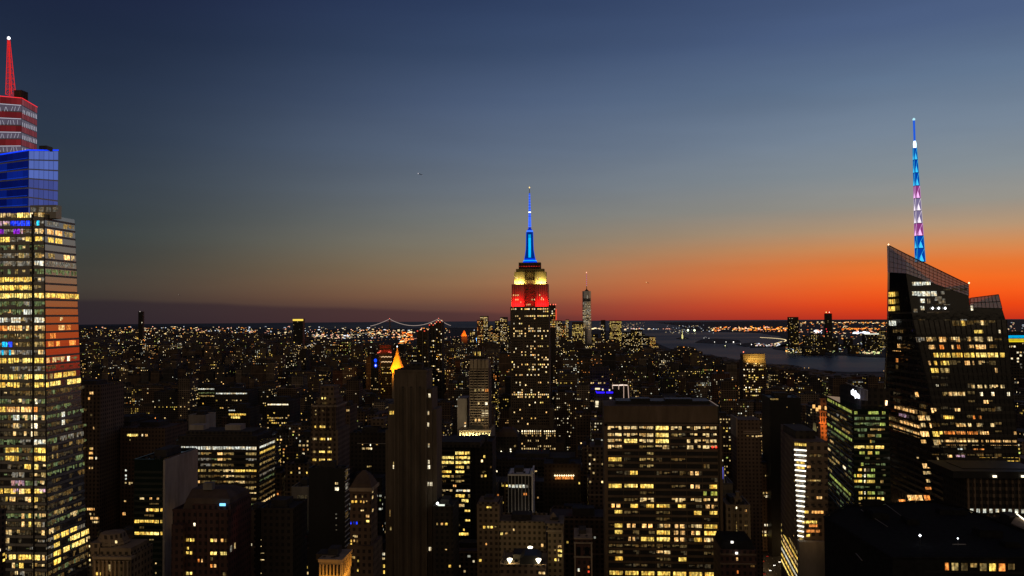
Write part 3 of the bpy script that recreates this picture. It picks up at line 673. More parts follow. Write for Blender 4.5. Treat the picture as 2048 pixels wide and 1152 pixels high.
m_ = MB(); m_.loft([(0, plG), (zB, plB), (zM, plM)]); m_.build('wall', 'office_glass', bt.root)
# upper volume whose roofline falls to the right
def at_px(pl_, px, y, Y): return (PX(px, Y, y), Y)
zA = PZ(560, Yb, 1860)
low = [plM[0], plM[1], plM[2], pp(1941, 640, 565), (PX(1941, 565, 640), 612)]
upp = [plT[0], plT[1], plT[2], pp(1937, 570, 565), (PX(1937, 565, 570), 608)]
solid_top = [PZ(545, 586, 1776), PZ(545, 580, 1779), PZ(547, 565, 1812), PZ(592, 565, 1938), PZ(585, 608, 1930)]
m_ = MB(); m_.loft([(zM, low), (solid_top, upp)]); m_.build('upper_wall', 'glass', bt.root)
m, t, out = new_mat('screen_glass')
b1 = N(t, 'ShaderNodeBsdfPrincipled'); b1.inputs['Base Color'].default_value = (.72, .74, .95, 1); b1.inputs['Roughness'].default_value = .4; b1.inputs['Metallic'].default_value = 0
tr_ = N(t, 'ShaderNodeBsdfTransparent'); tr_.inputs[0].default_value = (.75, .72, .74, 1)
mx = N(t, 'ShaderNodeMixShader'); mx.inputs[0].default_value = .84; t.links.new(tr_.outputs[0], mx.inputs[1]); t.links.new(b1.outputs[0], mx.inputs[2]); t.links.new(mx.outputs[0], out.inputs[0])
ztop = [PZ(491, 586, 1776), PZ(491, 580, 1779), PZ(508, 565, 1812), PZ(569, 565, 1938), PZ(575, 608, 1930)]
m_ = MB(); m_.loft([(solid_top, upp), (ztop, upp)], 0, cap=False); m_.build('glass_screen', 'screen_glass', bt.root)
mu = MB()
def lerp3(a_, b_, t_): return tuple(a_[i] + (b_[i] - a_[i]) * t_ for i in range(3))
for e in (1, 2):
    a0 = (*upp[e], solid_top[e]); a1 = (*upp[e], ztop[e]); b0 = (*upp[e + 1], solid_top[e + 1]); b1_ = (*upp[e + 1], ztop[e + 1])
    n_ = 4 if e == 1 else 16
    for i in range(n_ + 1):
        p0, p1 = lerp3(a0, b0, i / n_), lerp3(a1, b1_, i / n_); mu.bar((p0[0], p0[1] - .25, p0[2]), (p1[0], p1[1] - .25, p1[2]), .1)
    for v in (0, .2, .4, .6, .8, 1.0):
        p0, p1 = lerp3(a0, a1, v), lerp3(b0, b1_, v); mu.bar((p0[0], p0[1] - .3, p0[2]), (p1[0], p1[1] - .3, p1[2]), .12 if v < 1 else .3)
mu.build('mullion', 'metal', bt.root)
# lower right volume with its own slanting screen
m_ = MB(); Yr = 568
q0 = [pp(1938, 640, Yr), pp(2011, 640, Yr), (PX(2011, Yr, 640), 615), (PX(1938, Yr, 640), 615)]
q1 = [pp(1941, 598, Yr), pp(1997, 598, Yr), (PX(2004, Yr, 612), 615), (PX(1941, Yr, 598), 615)]
m_.loft([(zM, q0), ([PZ(615, Yr, 1941), PZ(617, Yr, 2000), PZ(622, Yr, 2008), PZ(610, Yr, 1941)], [(q0[i][0] * .5 + q1[i][0] * .5, q1[i][1]) for i in range(4)])])
m_.build('side_wall', 'glass', bt.root)
m_ = MB(); qm = [(q0[i][0] * .5 + q1[i][0] * .5, q1[i][1]) for i in range(4)]
zz = [PZ(615, Yr, 1941), PZ(617, Yr, 2000), PZ(622, Yr, 2008), PZ(610, Yr, 1941)]
zz1 = [PZ(596, Yr, 1941), PZ(589, Yr, 1992), PZ(611, Yr + 40, 2008), PZ(600, Yr + 40, 1941)]
m_.loft([(zz, qm), (zz1, q1)], cap=False); m_.build('glass_screen', 'screen_glass', bt.root)
mu = MB()
for i in range(9):
    p0 = lerp3((*qm[0], zz[0]), (*qm[1], zz[1]), i / 8); p1 = lerp3((*q1[0], zz1[0]), (*q1[1], zz1[1]), i / 8); mu.bar((p0[0], p0[1] - .3, p0[2]), (p1[0], p1[1] - .3, p1[2]), .14)
for v in (0, .5, 1):
    p0 = lerp3((*qm[0], zz[0]), (*q1[0], zz1[0]), v); p1 = lerp3((*qm[1], zz[1]), (*q1[1], zz1[1]), v); mu.bar((p0[0], p0[1] - .3, p0[2]), (p1[0], p1[1] - .3, p1[2]), .2)
    p2 = lerp3((*qm[2], zz[2]), (*q1[2], zz1[2]), v); mu.bar(p1, p2, .2)
mu.build('mullion', 'metal', bt.root)
BR = [663.5 + 15.4 * i for i in range(25)]
bt.strips([1, 2], [y + 7.7 for y in BR], 5.4, 'spandrel', .35)
bt.strips([1], [579 + 15.4 * i for i in range(6)], 4, 'spandrel', .3)
mb = MB()
for i in range(19):
    u = i / 18; mb.bar(bt.u2p(2, u, 0, .3), bt.u2p(2, u, zB, .3), .2); mb.bar(bt.u2p(2, u, zB, .3), bt.u2p(2, u, zM, .3), .2)
for i in range(9):
    u = i / 8; mb.bar(bt.u2p(1, u, 0, .3), bt.u2p(1, u, zB, .3), .2); mb.bar(bt.u2p(1, u, zB, .3), bt.u2p(1, u, zM, .3), .2)
mb.build('mullion', 'spandrel', bt.root)
BT = [
 (567, 7, [], [(1823, 1860, 5, 'W')]),
 (587, 9, [(1782, 1797, 1, 'y')], [(1823, 1833, 1, 'W'), (1833, 1860, 3, 'W'), (1861, 1873, 1, 'W'), (1880, 1888, 1, 'h')]),
 (602, 9, [(1782, 1797, 1, 'y')], [(1840, 1849, 1, 'W'), (1853, 1860, 1, 'h'), (1868, 1890, 3, 'h')]),
 (616.5, 9, [(1782, 1797, 1, 'y')], [(1840, 1848, 1, 'W'), (1940, 1945, 1, 's')]),
 (622, 9, [], [(1826, 1834, 1, 'h')]),
 (646.5, 10, [(1783, 1799, 1, 'W')], [(1903, 1990, 6, 'D'), (1903, 1911, 1, 'w'), (1922, 1928, 1, 'y'), (1960, 1967, 1, 'w')]),
 (663.5, 6, [(1785, 1808, 1, 'D')], [(1948, 1966, 2, 'y'), (1997, 2001, 1, 's')]),
 (679, 9.5, [(1795, 1806, 1, 'h')], [(1832, 1850, 2, 'h'), (1853, 1866, 2, 'w'), (1866, 1873, 1, 'D'), (1878, 1892, 2, 'o'), (1902, 1920, 2, 'w'), (1926, 1942, 2, 'w'), (1949, 1967, 2, 'w'), (1974, 1985, 1, 'w')]),
 (694, 8, [(1795, 1801, 1, 'o')], [(1857, 1870, 2, 'o'), (1879, 1888, 1, 'O'), (1903, 1909, 1, 'o'), (1914, 1920, 1, 'O'), (1926, 1948, 2, 'w'), (1951, 1972, 2, 'o'), (1978, 1994, 1, 'D')]),
 (711, 10, [], [(1867, 1877, 1, 'y'), (1879, 1901, 3, 'y'), (1904, 1925, 3, 'y'), (1928, 1949, 3, 'y'), (1952, 1973, 3, 'Y'), (1975, 1996, 3, 'Y'), (1999, 2010, 1, 'y')]),
 (705, 2, [(1785, 1803, 1, 'o')], []),
 (726, 8, [(1792, 1797, 1, 'O')], [(1857, 1861, 1, 'o'), (1868, 1874, 1, 'y'), (1881, 1898, 3, 'y'), (1905, 1922, 1, 'D'), (1929, 1940, 1, 'o'), (1945, 1948, 1, 'o'), (1957, 1970, 2, 'w'), (1978, 1992, 1, 'D')]),
 (741, 9, [(1792, 1797, 1, 'D')], [(1862, 1877, 2, 'y'), (1881, 1899, 2, 'd'), (1990, 1995, 1, 'o')]),
 (771, 4, [], [(1872, 1877, 1, 's')]),
 (774, 8, [], [(1943, 1950, 1, 'w'), (1955, 1974, 4, 'w'), (1979, 1996, 4, 'w'), (2001, 2009, 2, 'w')]),
 (789, 9, [], [(1830, 1837, 1, 'o'), (1880, 1896, 3, 'd'), (1896, 1904, 1, 'o'), (1905, 1930, 5, 'w'), (1960, 1966, 1, 's'), (1983, 1989, 1, 's'), (2014, 2020, 1, 's')]),
 (805, 9, [], [(1967, 1977, 2, 'o')]),
 (821, 9, [], [(1862, 1873, 1, 'o'), (1910, 1921, 2, 'o'), (1962, 1990, 4, 'D')]),
 (836, 9, [(1789, 1801, 2, 'o'), (1804, 1817, 2, 'o'), (1818, 1830, 2, 'o')], [(1836, 1850, 2, 'o'), (1852, 1860, 1, 'w'), (1887, 1908, 4, 'y'), (1934, 1940, 1, 'D'), (1946, 1951, 1, 'O'), (1958, 1963, 1, 'O')]),
 (851, 9, [(1798, 1814, 2, 'p')], [(1842, 1851, 2, 'w'), (1859, 1863, 1, 'o'), (1865, 1880, 1, 'D'), (1912, 1932, 3, 'w'), (1935, 1943, 1, 'w'), (1953, 1965, 2, 'w'), (1981, 1990, 1, 'w')]),
 (868, 10, [(1772, 1784, 1, 'd'), (1786, 1798, 1, 'D'), (1800, 1812, 2, 'o'), (1813, 1827, 2, 'o'), (1829, 1839, 2, 'o')], [(1841, 1858, 2, 'o'), (1865, 1886, 3, 'y'), (1889, 1910, 3, 'O'), (1912, 1932, 3, 'O'), (1935, 1957, 3, 'O'), (1960, 1978, 2, 'o'), (2028, 2033, 1, 'o')]),
 (885, 10, [(1773, 1784, 1, 'd'), (1786, 1797, 2, 'o'), (1799, 1811, 2, 'o'), (1813, 1825, 1, 'w'), (1826, 1840, 1, 'o')], [(1842, 1864, 2, 'w'), (1867, 1887, 2, 'w'), (1890, 1911, 3, 'o'), (1913, 1934, 3, 'o'), (1936, 1957, 3, 'w'), (1963, 1967, 1, 'o'), (1972, 1978, 1, 'w'), (1980, 2003, 2, 'o'), (2006, 2022, 2, 'o'), (2024, 2034, 1, 'o')]),
 (901, 8, [], [(1915, 1926, 1, 'W'), (1946, 1957, 1, 'O'), (1959, 1969, 1, 'O')]),
 (913, 6, [], [(1895, 1905, 1, 'o'), (1912, 1930, 2, 'p')]),
 (918, 7, [], [(1834, 1838, 1, 'w'), (1874, 1877, 1, 'w'), (1959, 1981, 3, 'y'), (1984, 2004, 3, 'w'), (2006, 2028, 3, 'y'), (2030, 2040, 1, 'y')]),
 (932, 9, [], [(1845, 1865, 3, 'o')]), (946, 6, [], [(1846, 1862, 2, 'w')]), (962, 6, [], [(1852, 1860, 1, 'w')]), (977, 5, [], [(1850, 1863, 1, 'O')]),
 (996, 10, [], [(1815, 1845, 4, 'o'), (1848, 1860, 2, 'O')]), (1003, 6, [], [(1797, 1812, 1, 'O')]),
]
for y, h_, a_, b_ in BT:
    bt.segs(1, y, h_, a_, .12 if y > 655 else 2.2); bt.segs(2, y, h_, b_, .12 if y > 655 else .9)
bt.dim(2, BR[:17], 8, 1862, 2005, 8, .4, 74, 'qqD', .1); bt.dim(1, BR[9:16], 8, 1785, 1855, 4, .4, 75, 'qqD', .1); bt.dim(2, [579, 595, 610, 625, 640], 6, 1835, 1935, 6, .35, 76, 'qqh', .3)
bt.finish()
fl = MB()
for x_, y_ in ((1865.5, 616.5), (1877.5, 616.5), (1890.5, 616.5)):
    xx, zc = PT(x_, y_, 563.5); fl.ring(xx, 563.5, [(.1, zc - .9), (.8, zc), (.1, zc + .9)], 8, 0, (2.6, 2.6, 2.5))
fl.build('terrace_lamp', 'lamp_light', bt.root)
tc_ = MB(); tc_.box(PX(1853, 563, 620), PX(1898, 563, 620), 562.5, 564.6, PZ(625, 563, 1870), PZ(622, 563, 1870), bottom=True); tc_.build('terrace', 'grey_stone', bt.root)
for x_, y_, Y_ in ((1777, 490, 582), (1938, 567, 565)):
    w_ = MB(); xx, zc = PT(x_, y_ - 1, Y_); w_.ring(xx, Y_, [(.1, zc - .6), (.55, zc), (.1, zc + .6)], 6, 0, (2.4, 1.6, .9)); w_.build('warning_light', 'lamp_light', bt.root)
# spire
Ysp = 592
SEG = [(524, 497, 'B'), (497, 472, 'B'), (472, 447, 'P'), (447, 422, 'V'), (422, 397, 'V'), (397, 372, 'P'), (372, 346, 'B'), (346, 320, 'B'), (320, 296, 'B')]
SC = {'B': (lin((0, 90, 235)), lin((60, 200, 255))), 'P': (lin((190, 80, 170)), lin((255, 190, 255))), 'V': (lin((165, 150, 200)), lin((255, 240, 255)))}
ctr = line2(524, 1840.5, 296, 1829.5); hw_ = line2(524, 2.5, 296, 1.0)
spr = None
for i, (ya, yb, c_) in enumerate(SEG):
    sg = MB(); ha, hb_ = hw_(ya), hw_(yb); xa_, xb_ = PX(ctr(ya), Ysp, ya), PX(ctr(yb), Ysp, yb); za, zb_ = PZ(ya, Ysp, 1835), PZ(yb, Ysp, 1830)
    A = [(xa_ + sx_ * ha, Ysp + sy_ * ha, za) for sx_, sy_ in ((-1, -1), (1, -1), (1, 1), (-1, 1))]
    B = [(xb_ + sx_ * hb_, Ysp + sy_ * hb_, zb_) for sx_, sy_ in ((-1, -1), (1, -1), (1, 1), (-1, 1))]
    dc, bc = SC[c_]
    for q in range(4):
        sg.quad([A[q], A[(q + 1) % 4], B[(q + 1) % 4], B[q]], 0, tuple(v * .5 for v in dc))
        am = lerp3(A[q], A[(q + 1) % 4], .5); top_ = lerp3(am, lerp3(B[q], B[(q + 1) % 4], .5), .55)
        nx, ny = [(0, -1), (1, 0), (0, 1), (-1, 0)][q]
        o3 = lambda p: (p[0] + nx * .12, p[1] + ny * .12, p[2] + .3)
        sg.quad([o3(lerp3(A[q], A[(q + 1) % 4], .2)), o3(lerp3(A[q], A[(q + 1) % 4], .8)), o3(top_)], 0, tuple(v * 1.15 for v in bc))
        sg.bar(A[q], B[q], .16, 0, tuple(v * .5 for v in bc)); sg.bar(A[q], A[(q + 1) % 4], .16, 1)
        sg.bar(A[q], B[(q + 1) % 4], .12, 0, tuple(v * .8 for v in bc))
    sg.build('spire_segment', ['lamp_light', 'metal'], bt.root)
ms = MB(); ms.ring(PX(1829.5, Ysp, 290), Ysp, [(.9, PZ(296, Ysp, 1829)), (1.0, PZ(288, Ysp, 1829)), (.7, PZ(282, Ysp, 1829))], 8, 0, (1.6, 2.2, 2.6))
ms.bar((PX(1829.2, Ysp, 283), Ysp, PZ(283, Ysp, 1829)), (PX(1827.8, Ysp, 240), Ysp, PZ(240, Ysp, 1828)), .65, 0, tuple(v * .7 for v in lin((40, 110, 255))), 6)
ms.ring(PX(1827.7, Ysp, 238), Ysp, [(.7, PZ(241, Ysp, 1828)), (.9, PZ(238, Ysp, 1828)), (.3, PZ(236, Ysp, 1828))], 8, 0, (.5, .9, 1.0)); ms.build('mast', 'lamp_light', bt.root)

# ================================================================== stepped stone skyscraper at the centre
YE = 1290
es = Tower('stepped_stone_skyscraper', 'tall stepped stone skyscraper in the centre, crown floodlit red and yellow under a blue mast', 1021, 1099, 614, YE, 42, 'limestone', 915, box=False)
Z = lambda y: PZ(y, YE, 1060)
XE = lambda p: PX(p, YE, 700)
def eblock(name, x0, x1, y_lo, y_hi, dy=0, dep=42, mat='tower_stone', zlo=None):
    mb = MB(); mb.box(XE(x0), XE(x1), YE + dy, YE + dy + dep, Z(y_lo) if zlo is None else zlo, Z(y_hi)); return mb.build(name, mat, es.root)
RECTS.pop(); RECTS.append((1012, 1128, 370, 916, YE - 20))
eblock('base', 1009, 1128, 0, 882, -16, 90, zlo=0); eblock('lower_block', 1013, 1112, 0, 856, -12, 66, zlo=PZ(882, YE, 1060) - .5)
eblock('shoulder', 1018, 1106, 858, 815, -4, 50)
eblock('shaft', 1021, 1099, 860, 613.5, 0, 42)
eblock('wing', 1023.5, 1048.5, 613, 568, 5, 30, 'limestone'); eblock('wing', 1071.5, 1097, 613, 568, 5, 30, 'limestone'); eblock('centre_bay', 1048.5, 1071.5, 613, 560, 9, 24, 'plain_brown')
eblock('upper_wing', 1028.5, 1049.5, 568, 543, 9, 22, 'limestone'); eblock('upper_wing', 1070.5, 1093, 568, 543, 9, 22, 'limestone'); eblock('upper_bay', 1049.5, 1070.5, 560, 541, 12, 16, 'plain_brown')
eblock('cornice', 1032, 1089, 543, 537, 9, 20, 'dark'); eblock('deck_block', 1037.5, 1082, 537, 524, 10, 18, 'dark')
# thin stone ribs between the window columns
mb = MB()
def ribs(x0, x1, n, y_lo, y_hi, Yf, w=.8, d=.5):
    for i in range(n + 1):
        x = XE(x0 + (x1 - x0) * i / n); mb.box(x - w / 2, x + w / 2, Yf - d, Yf - .003, Z(y_lo), Z(y_hi))
for a_, b_, n_ in ((1022, 1046, 6), (1048.5, 1072, 6), (1074.5, 1098, 6)): ribs(a_, b_, n_, 815, 616, YE); ribs(a_, b_, n_, 856, 815, YE - 4)
for a_, b_ in ((1014, 1040), (1043, 1082), (1085, 1111)): ribs(a_, b_, 8, 882, 858, YE - 12); ribs(a_, b_, 8, 916, 882, YE - 16)
ribs(1026, 1046, 5, 612, 570, YE + 5, .6, .4); ribs(1074, 1094, 5, 612, 570, YE + 5, .6, .4); ribs(1050, 1070, 5, 612, 543, YE + 9, .6, .4)
mb.build('mullion', 'tower_stone', es.root)
rows = [(618, .75), (623, .1), (628, .02), (632, .9), (637, .15), (642, .1), (647, .4), (652, .15), (657, .6), (662, .85), (667, .6), (672, .35), (677, .12), (683, .35), (688, .05), (692.5, .35), (697, .08), (704, .4), (710, .5), (715, .1),
        (719, .4), (724, .1), (729, .5), (734, .4), (739, .3), (744, .05), (750, .3), (755, .3), (760, .03), (765, .55), (770, .1), (775, .1), (780, .15), (785, .35), (789, .92), (794, .6), (799, .05), (805, .15), (810, .03), (814, .12), (819, .12), (824, .12), (830, .05), (836, .25), (842, .05), (847, .08)]
re = random.Random(12)
mbay = [(1022.5, 1045.5), (1049, 1071.5), (1075, 1097.5)]
for y, p in rows:
    z_ = Z(y)
    for a_, b_ in mbay:
        pb_ = p * re.choice([.3, .8, 1.1]) if p < .8 else p
        for i in range(6):
            u0 = (a_ + (b_ - a_) * (i + .22) / 6); u1 = (a_ + (b_ - a_) * (i + .8) / 6)
            yw_ = YE - .06 if y < 815 else YE - 4.06; q = [(XE(u0), yw_, z_ - .95), (XE(u1), yw_, z_ - .95), (XE(u1), yw_, z_ + .95), (XE(u0), yw_, z_ + .95)]
            if re.random() < pb_:
                k_ = re.uniform(.5, 1.7); w = MB(); w.quad(q, 0, tuple(c * k_ for c in re.choice([C['w'], C['Y'], C['w'], C['s'], C['o']]))); es.cells.append((6 + k_, w))
            else: es.dark.quad(q)
for r, (y, p, k0) in enumerate([(860, .97, 2.4), (864.5, .9, 1.0), (869, .25, .8), (874, .08, 1), (879, .2, 1), (884, .1, 1), (889, .35, .9), (894, .55, 1), (899, .3, .8), (904, .7, .9), (909, .7, .8), (914, .7, 1.)]):
    z_ = Z(y)
    for i in range(24):
        px_ = 1014.5 + 96 * (i + .5) / 24; q = [(XE(px_ - 1), (YE - 12.06 if y < 881 else YE - 16.06), z_ - 1.1), (XE(px_ + 1), (YE - 12.06 if y < 881 else YE - 16.06), z_ - 1.1), (XE(px_ + 1), (YE - 12.06 if y < 881 else YE - 16.06), z_ + 1.1), (XE(px_ - 1), (YE - 12.06 if y < 881 else YE - 16.06), z_ + 1.1)]
        if re.random() < p and i not in (6, 17):
            k_ = re.uniform(.6, 1.3) * k0; w = MB(); w.quad(q, 0, tuple(c * k_ for c in (C['s'] if r == 0 else C['w']))); es.cells.append((7 + k_, w))
        else: es.dark.quad(q)
for y, pxs in ((590, (1027, 1031, 1034, 1037, 1080)), (596, (1084,)), (599, (1032, 1036, 1064, 1069, 1083, 1087)), (609, (1054, 1057, 1060)), (604, (1042,)), (555, (1030, 1034, 1042, 1076, 1080)), (559, (1042, 1076))):
    for p_ in pxs:
        Yw = YE + 5 if p_ < 1049 or p_ > 1071 else YE + 9
        if y < 565: Yw = YE + 9
        w = MB(); z_ = Z(y); w.quad([(XE(p_ - 1), Yw - .08, z_ - 1), (XE(p_ + 1), Yw - .08, z_ - 1), (XE(p_ + 1), Yw - .08, z_ + 1), (XE(p_ - 1), Yw - .08, z_ + 1)], 0, tuple(c * 1.0 for c in C['w']))
        es.cells.append((8, w))
es.finish()
for x0, x1 in ((1024, 1048), (1072, 1096.5)):
    xm = (XE(x0) + XE(x1)) / 2; wd = XE(x1) - XE(x0)
    lamp('AREA', (xm, YE + 1.2, Z(612.5)), (xm, YE + 7.5, Z(585)), 26000, (255, 8, 14), wd, .8, es.root)
for x0, x1 in ((1029, 1049), (1071, 1093)):
    xm = (XE(x0) + XE(x1)) / 2; wd = XE(x1) - XE(x0)
    lamp('AREA', (xm, YE + 6.0, Z(567.3)), (xm, YE + 12, Z(550)), 11000, (255, 236, 110), wd, .8, es.root)
lamp('AREA', (XE(1060), YE + 5.5, Z(566)), (XE(1060), YE + 12, Z(550)), 500, (255, 200, 120), 12, .6, es.root)
rl = MB()
for i in range(13):
    x = XE(1040 + 40 * i / 12); rl.ring(x, YE + 9.2, [(.05, Z(532) - .6), (.6, Z(532)), (.05, Z(532) + .6)], 6, 0, tuple(c * (1.2 if 1 < i < 11 else .7) for c in lin((250, 60, 50))))
rl.build('deck_light', 'lamp_light', es.root)
# mast: stepped foot, fluted shaft, cap, needle; blue lighting put into their own glow
mt = MB(); bl = lin((0, 60, 255)); cyn = lin((20, 170, 255)); xm = XE(1059.8)
for y0, y1, w0, w1, k_ in ((524, 521.5, 15.5, 15.5, .3), (520.5, 519, 14.5, 14.5, 0), (518, 516, 12.5, 12.5, .4)):
    mt.ring(xm, YE + 19, [(w0 * .745, Z(y0)), (w1 * .745, Z(y1))], 8, 0, tuple(c * (.9 if k_ else 1.0) for c in (bl if k_ else cyn)))
prof = [(11.2, 516), (9.6, 508), (8.0, 498), (7.4, 486), (7.0, 462)]
mt.ring(xm, YE + 19, [(r * .745, Z(y)) for r, y in prof], 8, 0, tuple(c * .28 for c in lin((10, 80, 220))))
mt.ring(xm, YE + 19, [(6.9 * .745, Z(462)), (6.9 * .745, Z(458.5))], 8, 0, tuple(c * 1.3 for c in lin((60, 120, 255))))
mt.ring(xm, YE + 19, [(6.0 * .745, Z(458.5)), (3.4 * .745, Z(455)), (2.6 * .745, Z(452))], 8, 0, tuple(c * .5 for c in bl))
mt.build('mast', 'lamp_light', es.root)
ls = MB()
for i in range(20):
    ya = 514 - i * 2.35; ls.box(xm - 1.9, xm + 1.9, YE + 19 - 7.4 + min(1.9, i * .14), YE + 19 - 4.0, Z(ya), Z(ya - 1.9), 0, tuple(c * (1.25 if i < 17 else .8) for c in lin((10, 190, 255))), True)
for sgn in (-1, 1):
    for (r0, y0), (r1, y1) in zip(prof, prof[1:]): ls.bar((xm + sgn * r0 * .72, YE + 14, Z(y0)), (xm + sgn * r1 * .72, YE + 14, Z(y1)), .45, 0, tuple(c * .7 for c in lin((0, 90, 255))))
ls.build('light_strip', 'lamp_light', es.root)
nd = MB()
for i in range(24):
    ya = 451 - i * 2.85; r = 4.2 - 2.3 * i / 24
    nd.ring(xm, YE + 19, [(r * .62, Z(ya)), (r * .62, Z(ya - 2.0))], 6, 0, tuple(c * (1.4 if i % 2 == 0 or i < 7 else .9) for c in (lin((60, 110, 255)) if i != 10 else (1.5, 1.6, 1.8))))
    nd.ring(xm, YE + 19, [(r * .45, Z(ya - 2.0)), (r * .45, Z(ya - 2.85))], 6, 0, tuple(c * .5 for c in bl))
nd.build('needle', 'lamp_light', es.root)
tp = MB(); tp.bar((xm, YE + 19, Z(384)), (xm, YE + 19, Z(373)), .35, 0); tp.build('lightning_rod', 'metal', es.root)
tl = MB(); tl.ring(xm, YE + 19, [(.1, Z(373)), (1.0, Z(371.3)), (.1, Z(369.6))], 8, 0, (2.2, 1.3, .4)); tl.build('beacon', 'lamp_light', es.root)

# ================================================================== left of centre
T = Tower
b = T('masonry_tower', 'brown masonry tower close behind the glass skyscraper, few lit windows', 120, 200, 772, 735, 40, 'brown', 1060)
b.segs('F', 786, 5, [(178, 186, 2, 'o')]); b.segs('F', 797, 5, [(175, 179, 1, 'o')]); b.segs('F', 830, 4, [(180, 184, 1, 'D')]); b.segs('F', 856, 5, [(186, 189, 1, 'o')])
for y, a_ in ((897, [(179, 182, 1, 'y'), (182.5, 186, 1, 'o')]), (906, [(178, 186, 3, 'o')]), (916, [(178, 186, 3, 'o'), (191, 194, 1, 's')]), (936, [(178, 186, 3, 'w')]), (1018, [(175, 190, 5, 'o')]), (1028, [(180, 190, 3, 'w')]), (1036, [(182, 199, 6, 'o')]), (1044, [(186, 199, 4, 'w')])):
    b.segs('F', y, 4.6, a_)
b.piers('F', [166, 172, 188, 198], 1.2, 772, 1060, 'brown', .5); b.finish()

b = T('office_block', 'dark office block with three stacked bright floors, right of the brown masonry tower', 200, 262, 846, 800, 45, 'dark', 1010)
for y in (918, 927, 936): b.segs('F', y, 4.8, [(206, 231, 5, 'Y' if y < 930 else 'w')])
b.segs('F', 865, 4, [(205, 222, 4, 'D'), (224, 238, 3, 'y')]); b.segs('F', 856, 5, [(241, 245, 1, 'O')]); b.segs('F', 882, 4, [(235, 243, 2, 'D')])
b.segs('F', 1015, 6, [(205, 211, 1, 'o'), (214, 228, 2, 'w')]); b.segs('F', 1025, 7, [(214, 228, 3, 'Y')]); b.segs('F', 1033, 5, [(224, 229, 1, 'y')])
b.bands('F', 900, 9, 18, 'spandrel'); b.finish()

b = T('brick_tower', 'plain dark brick tower with one row of small bright windows under its roof', 240, 330, 858, 760, 45, 'brick', 940)
b.segs('F', 870.5, 5, [(254, 276, 5, 'Y')]); b.segs('F', 870.5, 4.5, [(283, 286, 1, 's'), (290, 295, 1, 'o')]); b.segs('F', 880, 3, [(259, 261, 1, 'd')])
for y in (941, 951, 958): b.segs('F', y, 3.6, [(250.5, 254, 1, 'W')])
b.segs('F', 967, 5, [(250, 266, 4, 'w')]); b.segs('F', 1003, 4, [(249, 253, 1, 'w')]); b.segs('F', 1028, 6, [(246, 252, 2, 'o')]); b.finish()

b = T('wedge_office_tower', 'dark glass office tower with a blank pale concrete side wall and flat dark roof', 268, 326, 922, 500, 44, 'green_glass', 1152)
b.block('concrete_wall', 324.5, 327, 921, 1500, 'concrete')
mb = MB(); mb.box(b.X1 + .01, b.X1 + 1.2, b.Y - .3, b.Y + 44.2, 0, b.zt + .6); mb.build('side_wall', 'concrete', b.root)
for y, r in ((997, '.w.oo'), (1008, '...DD'), (1020, '..oyy'), (1031, '..DD.'), (1043, 'yyyyy'), (1055, '.D...'), (1067, 'yyYYY'), (1080, '..dd.'), (1091, '.d..w')):
    b.grid('F', y, 10, [r], 269, 318, .62 if 'y' in r else .4, .1)
for y in (1019, 1042, 1067): b.segs('F', y, 7.5, [(320.5, 325, 1, 'y')])
b.bands('F', 950, 11.6, 22, 'green_spandrel', .4)
b.segs('F', 1127, 4, [(311, 314, 1, 'w')]); b.segs('F', 1146, 4, [(311, 314, 1, 'w')])
lamp('AREA', (b.X1 + 9, b.Y + 6, b.z(1040)), (b.X1, b.Y + 10, b.z(1035)), 60, (255, 200, 110), 2, 14, b.root)  # area light added for the corner windows' spill on the concrete
lamp('AREA', (b.X1 + 22, b.Y + 60, b.z(960)), (b.X1, b.Y + 25, b.z(960)), 240, (255, 170, 140), 14, 20, b.root)  # area light added for spill from the glass office block's windows
b.finish()

b = T('glass_office_block', 'broad glass office block with a bright white top floor and striped rounded end', 352, 516, 884, 620, 37, 'office_glass', 978)
FR_ = ['WWWWWWW', '.hdod.d', '.hhod.h', 'D.hdD.d', '.yddwyy', 'D.DDwd.', 'doDDdwD', 'w.D.D.d', '...wwWw', '...DDdd', 'GGGGGGG', '......h', '......y', '......d', '......Y', '......y', '......d', '......w', '......w', '......w', '......D', '......Y', '......Y', '......y', '......d', '......y']
for i, r in enumerate(FR_):
    y = 896 + i * 11.3
    b.grid('F', y, 11.3, [r], 356, 514, .58 if i == 0 or 'Y' in r else .42, .06)
for i in range(12):
    y = 896 + i * 11.3; b.segs('R', y, 4.5, [(519, 550, 5, ['W', 'y', 'D', 'd', 'D', 'h', 'G', 'D', 'D', 'D', 'w', 'Y'][i])])
b.bands('F', 896, 11.3, 24, 'spandrel', .46, .5); b.bands('R', 896, 11.3, 13, 'spandrel', .46, .5)
b.piers('F', [357, 371, 396, 421, 446, 472, 497, 515], .7, 884, 1152, 'spandrel', .4, 'mullion')
b.dim('F', [896 + i * 11.3 for i in range(1, 24)], 7, 357, 514, 12, .6, 78, 'qqDdG'); b.block('crown', 356, 514, 872, 886, 'dark', 1.5, 32); b.block('crown', 372, 504, 863, 874, 'dark', 6, 24)
b.block('water_tank_house', 379, 407, 850, 864, 'concrete', 14, 10); b.block('water_tank_house', 450, 481, 850, 862, 'concrete', 14, 10); b.finish()

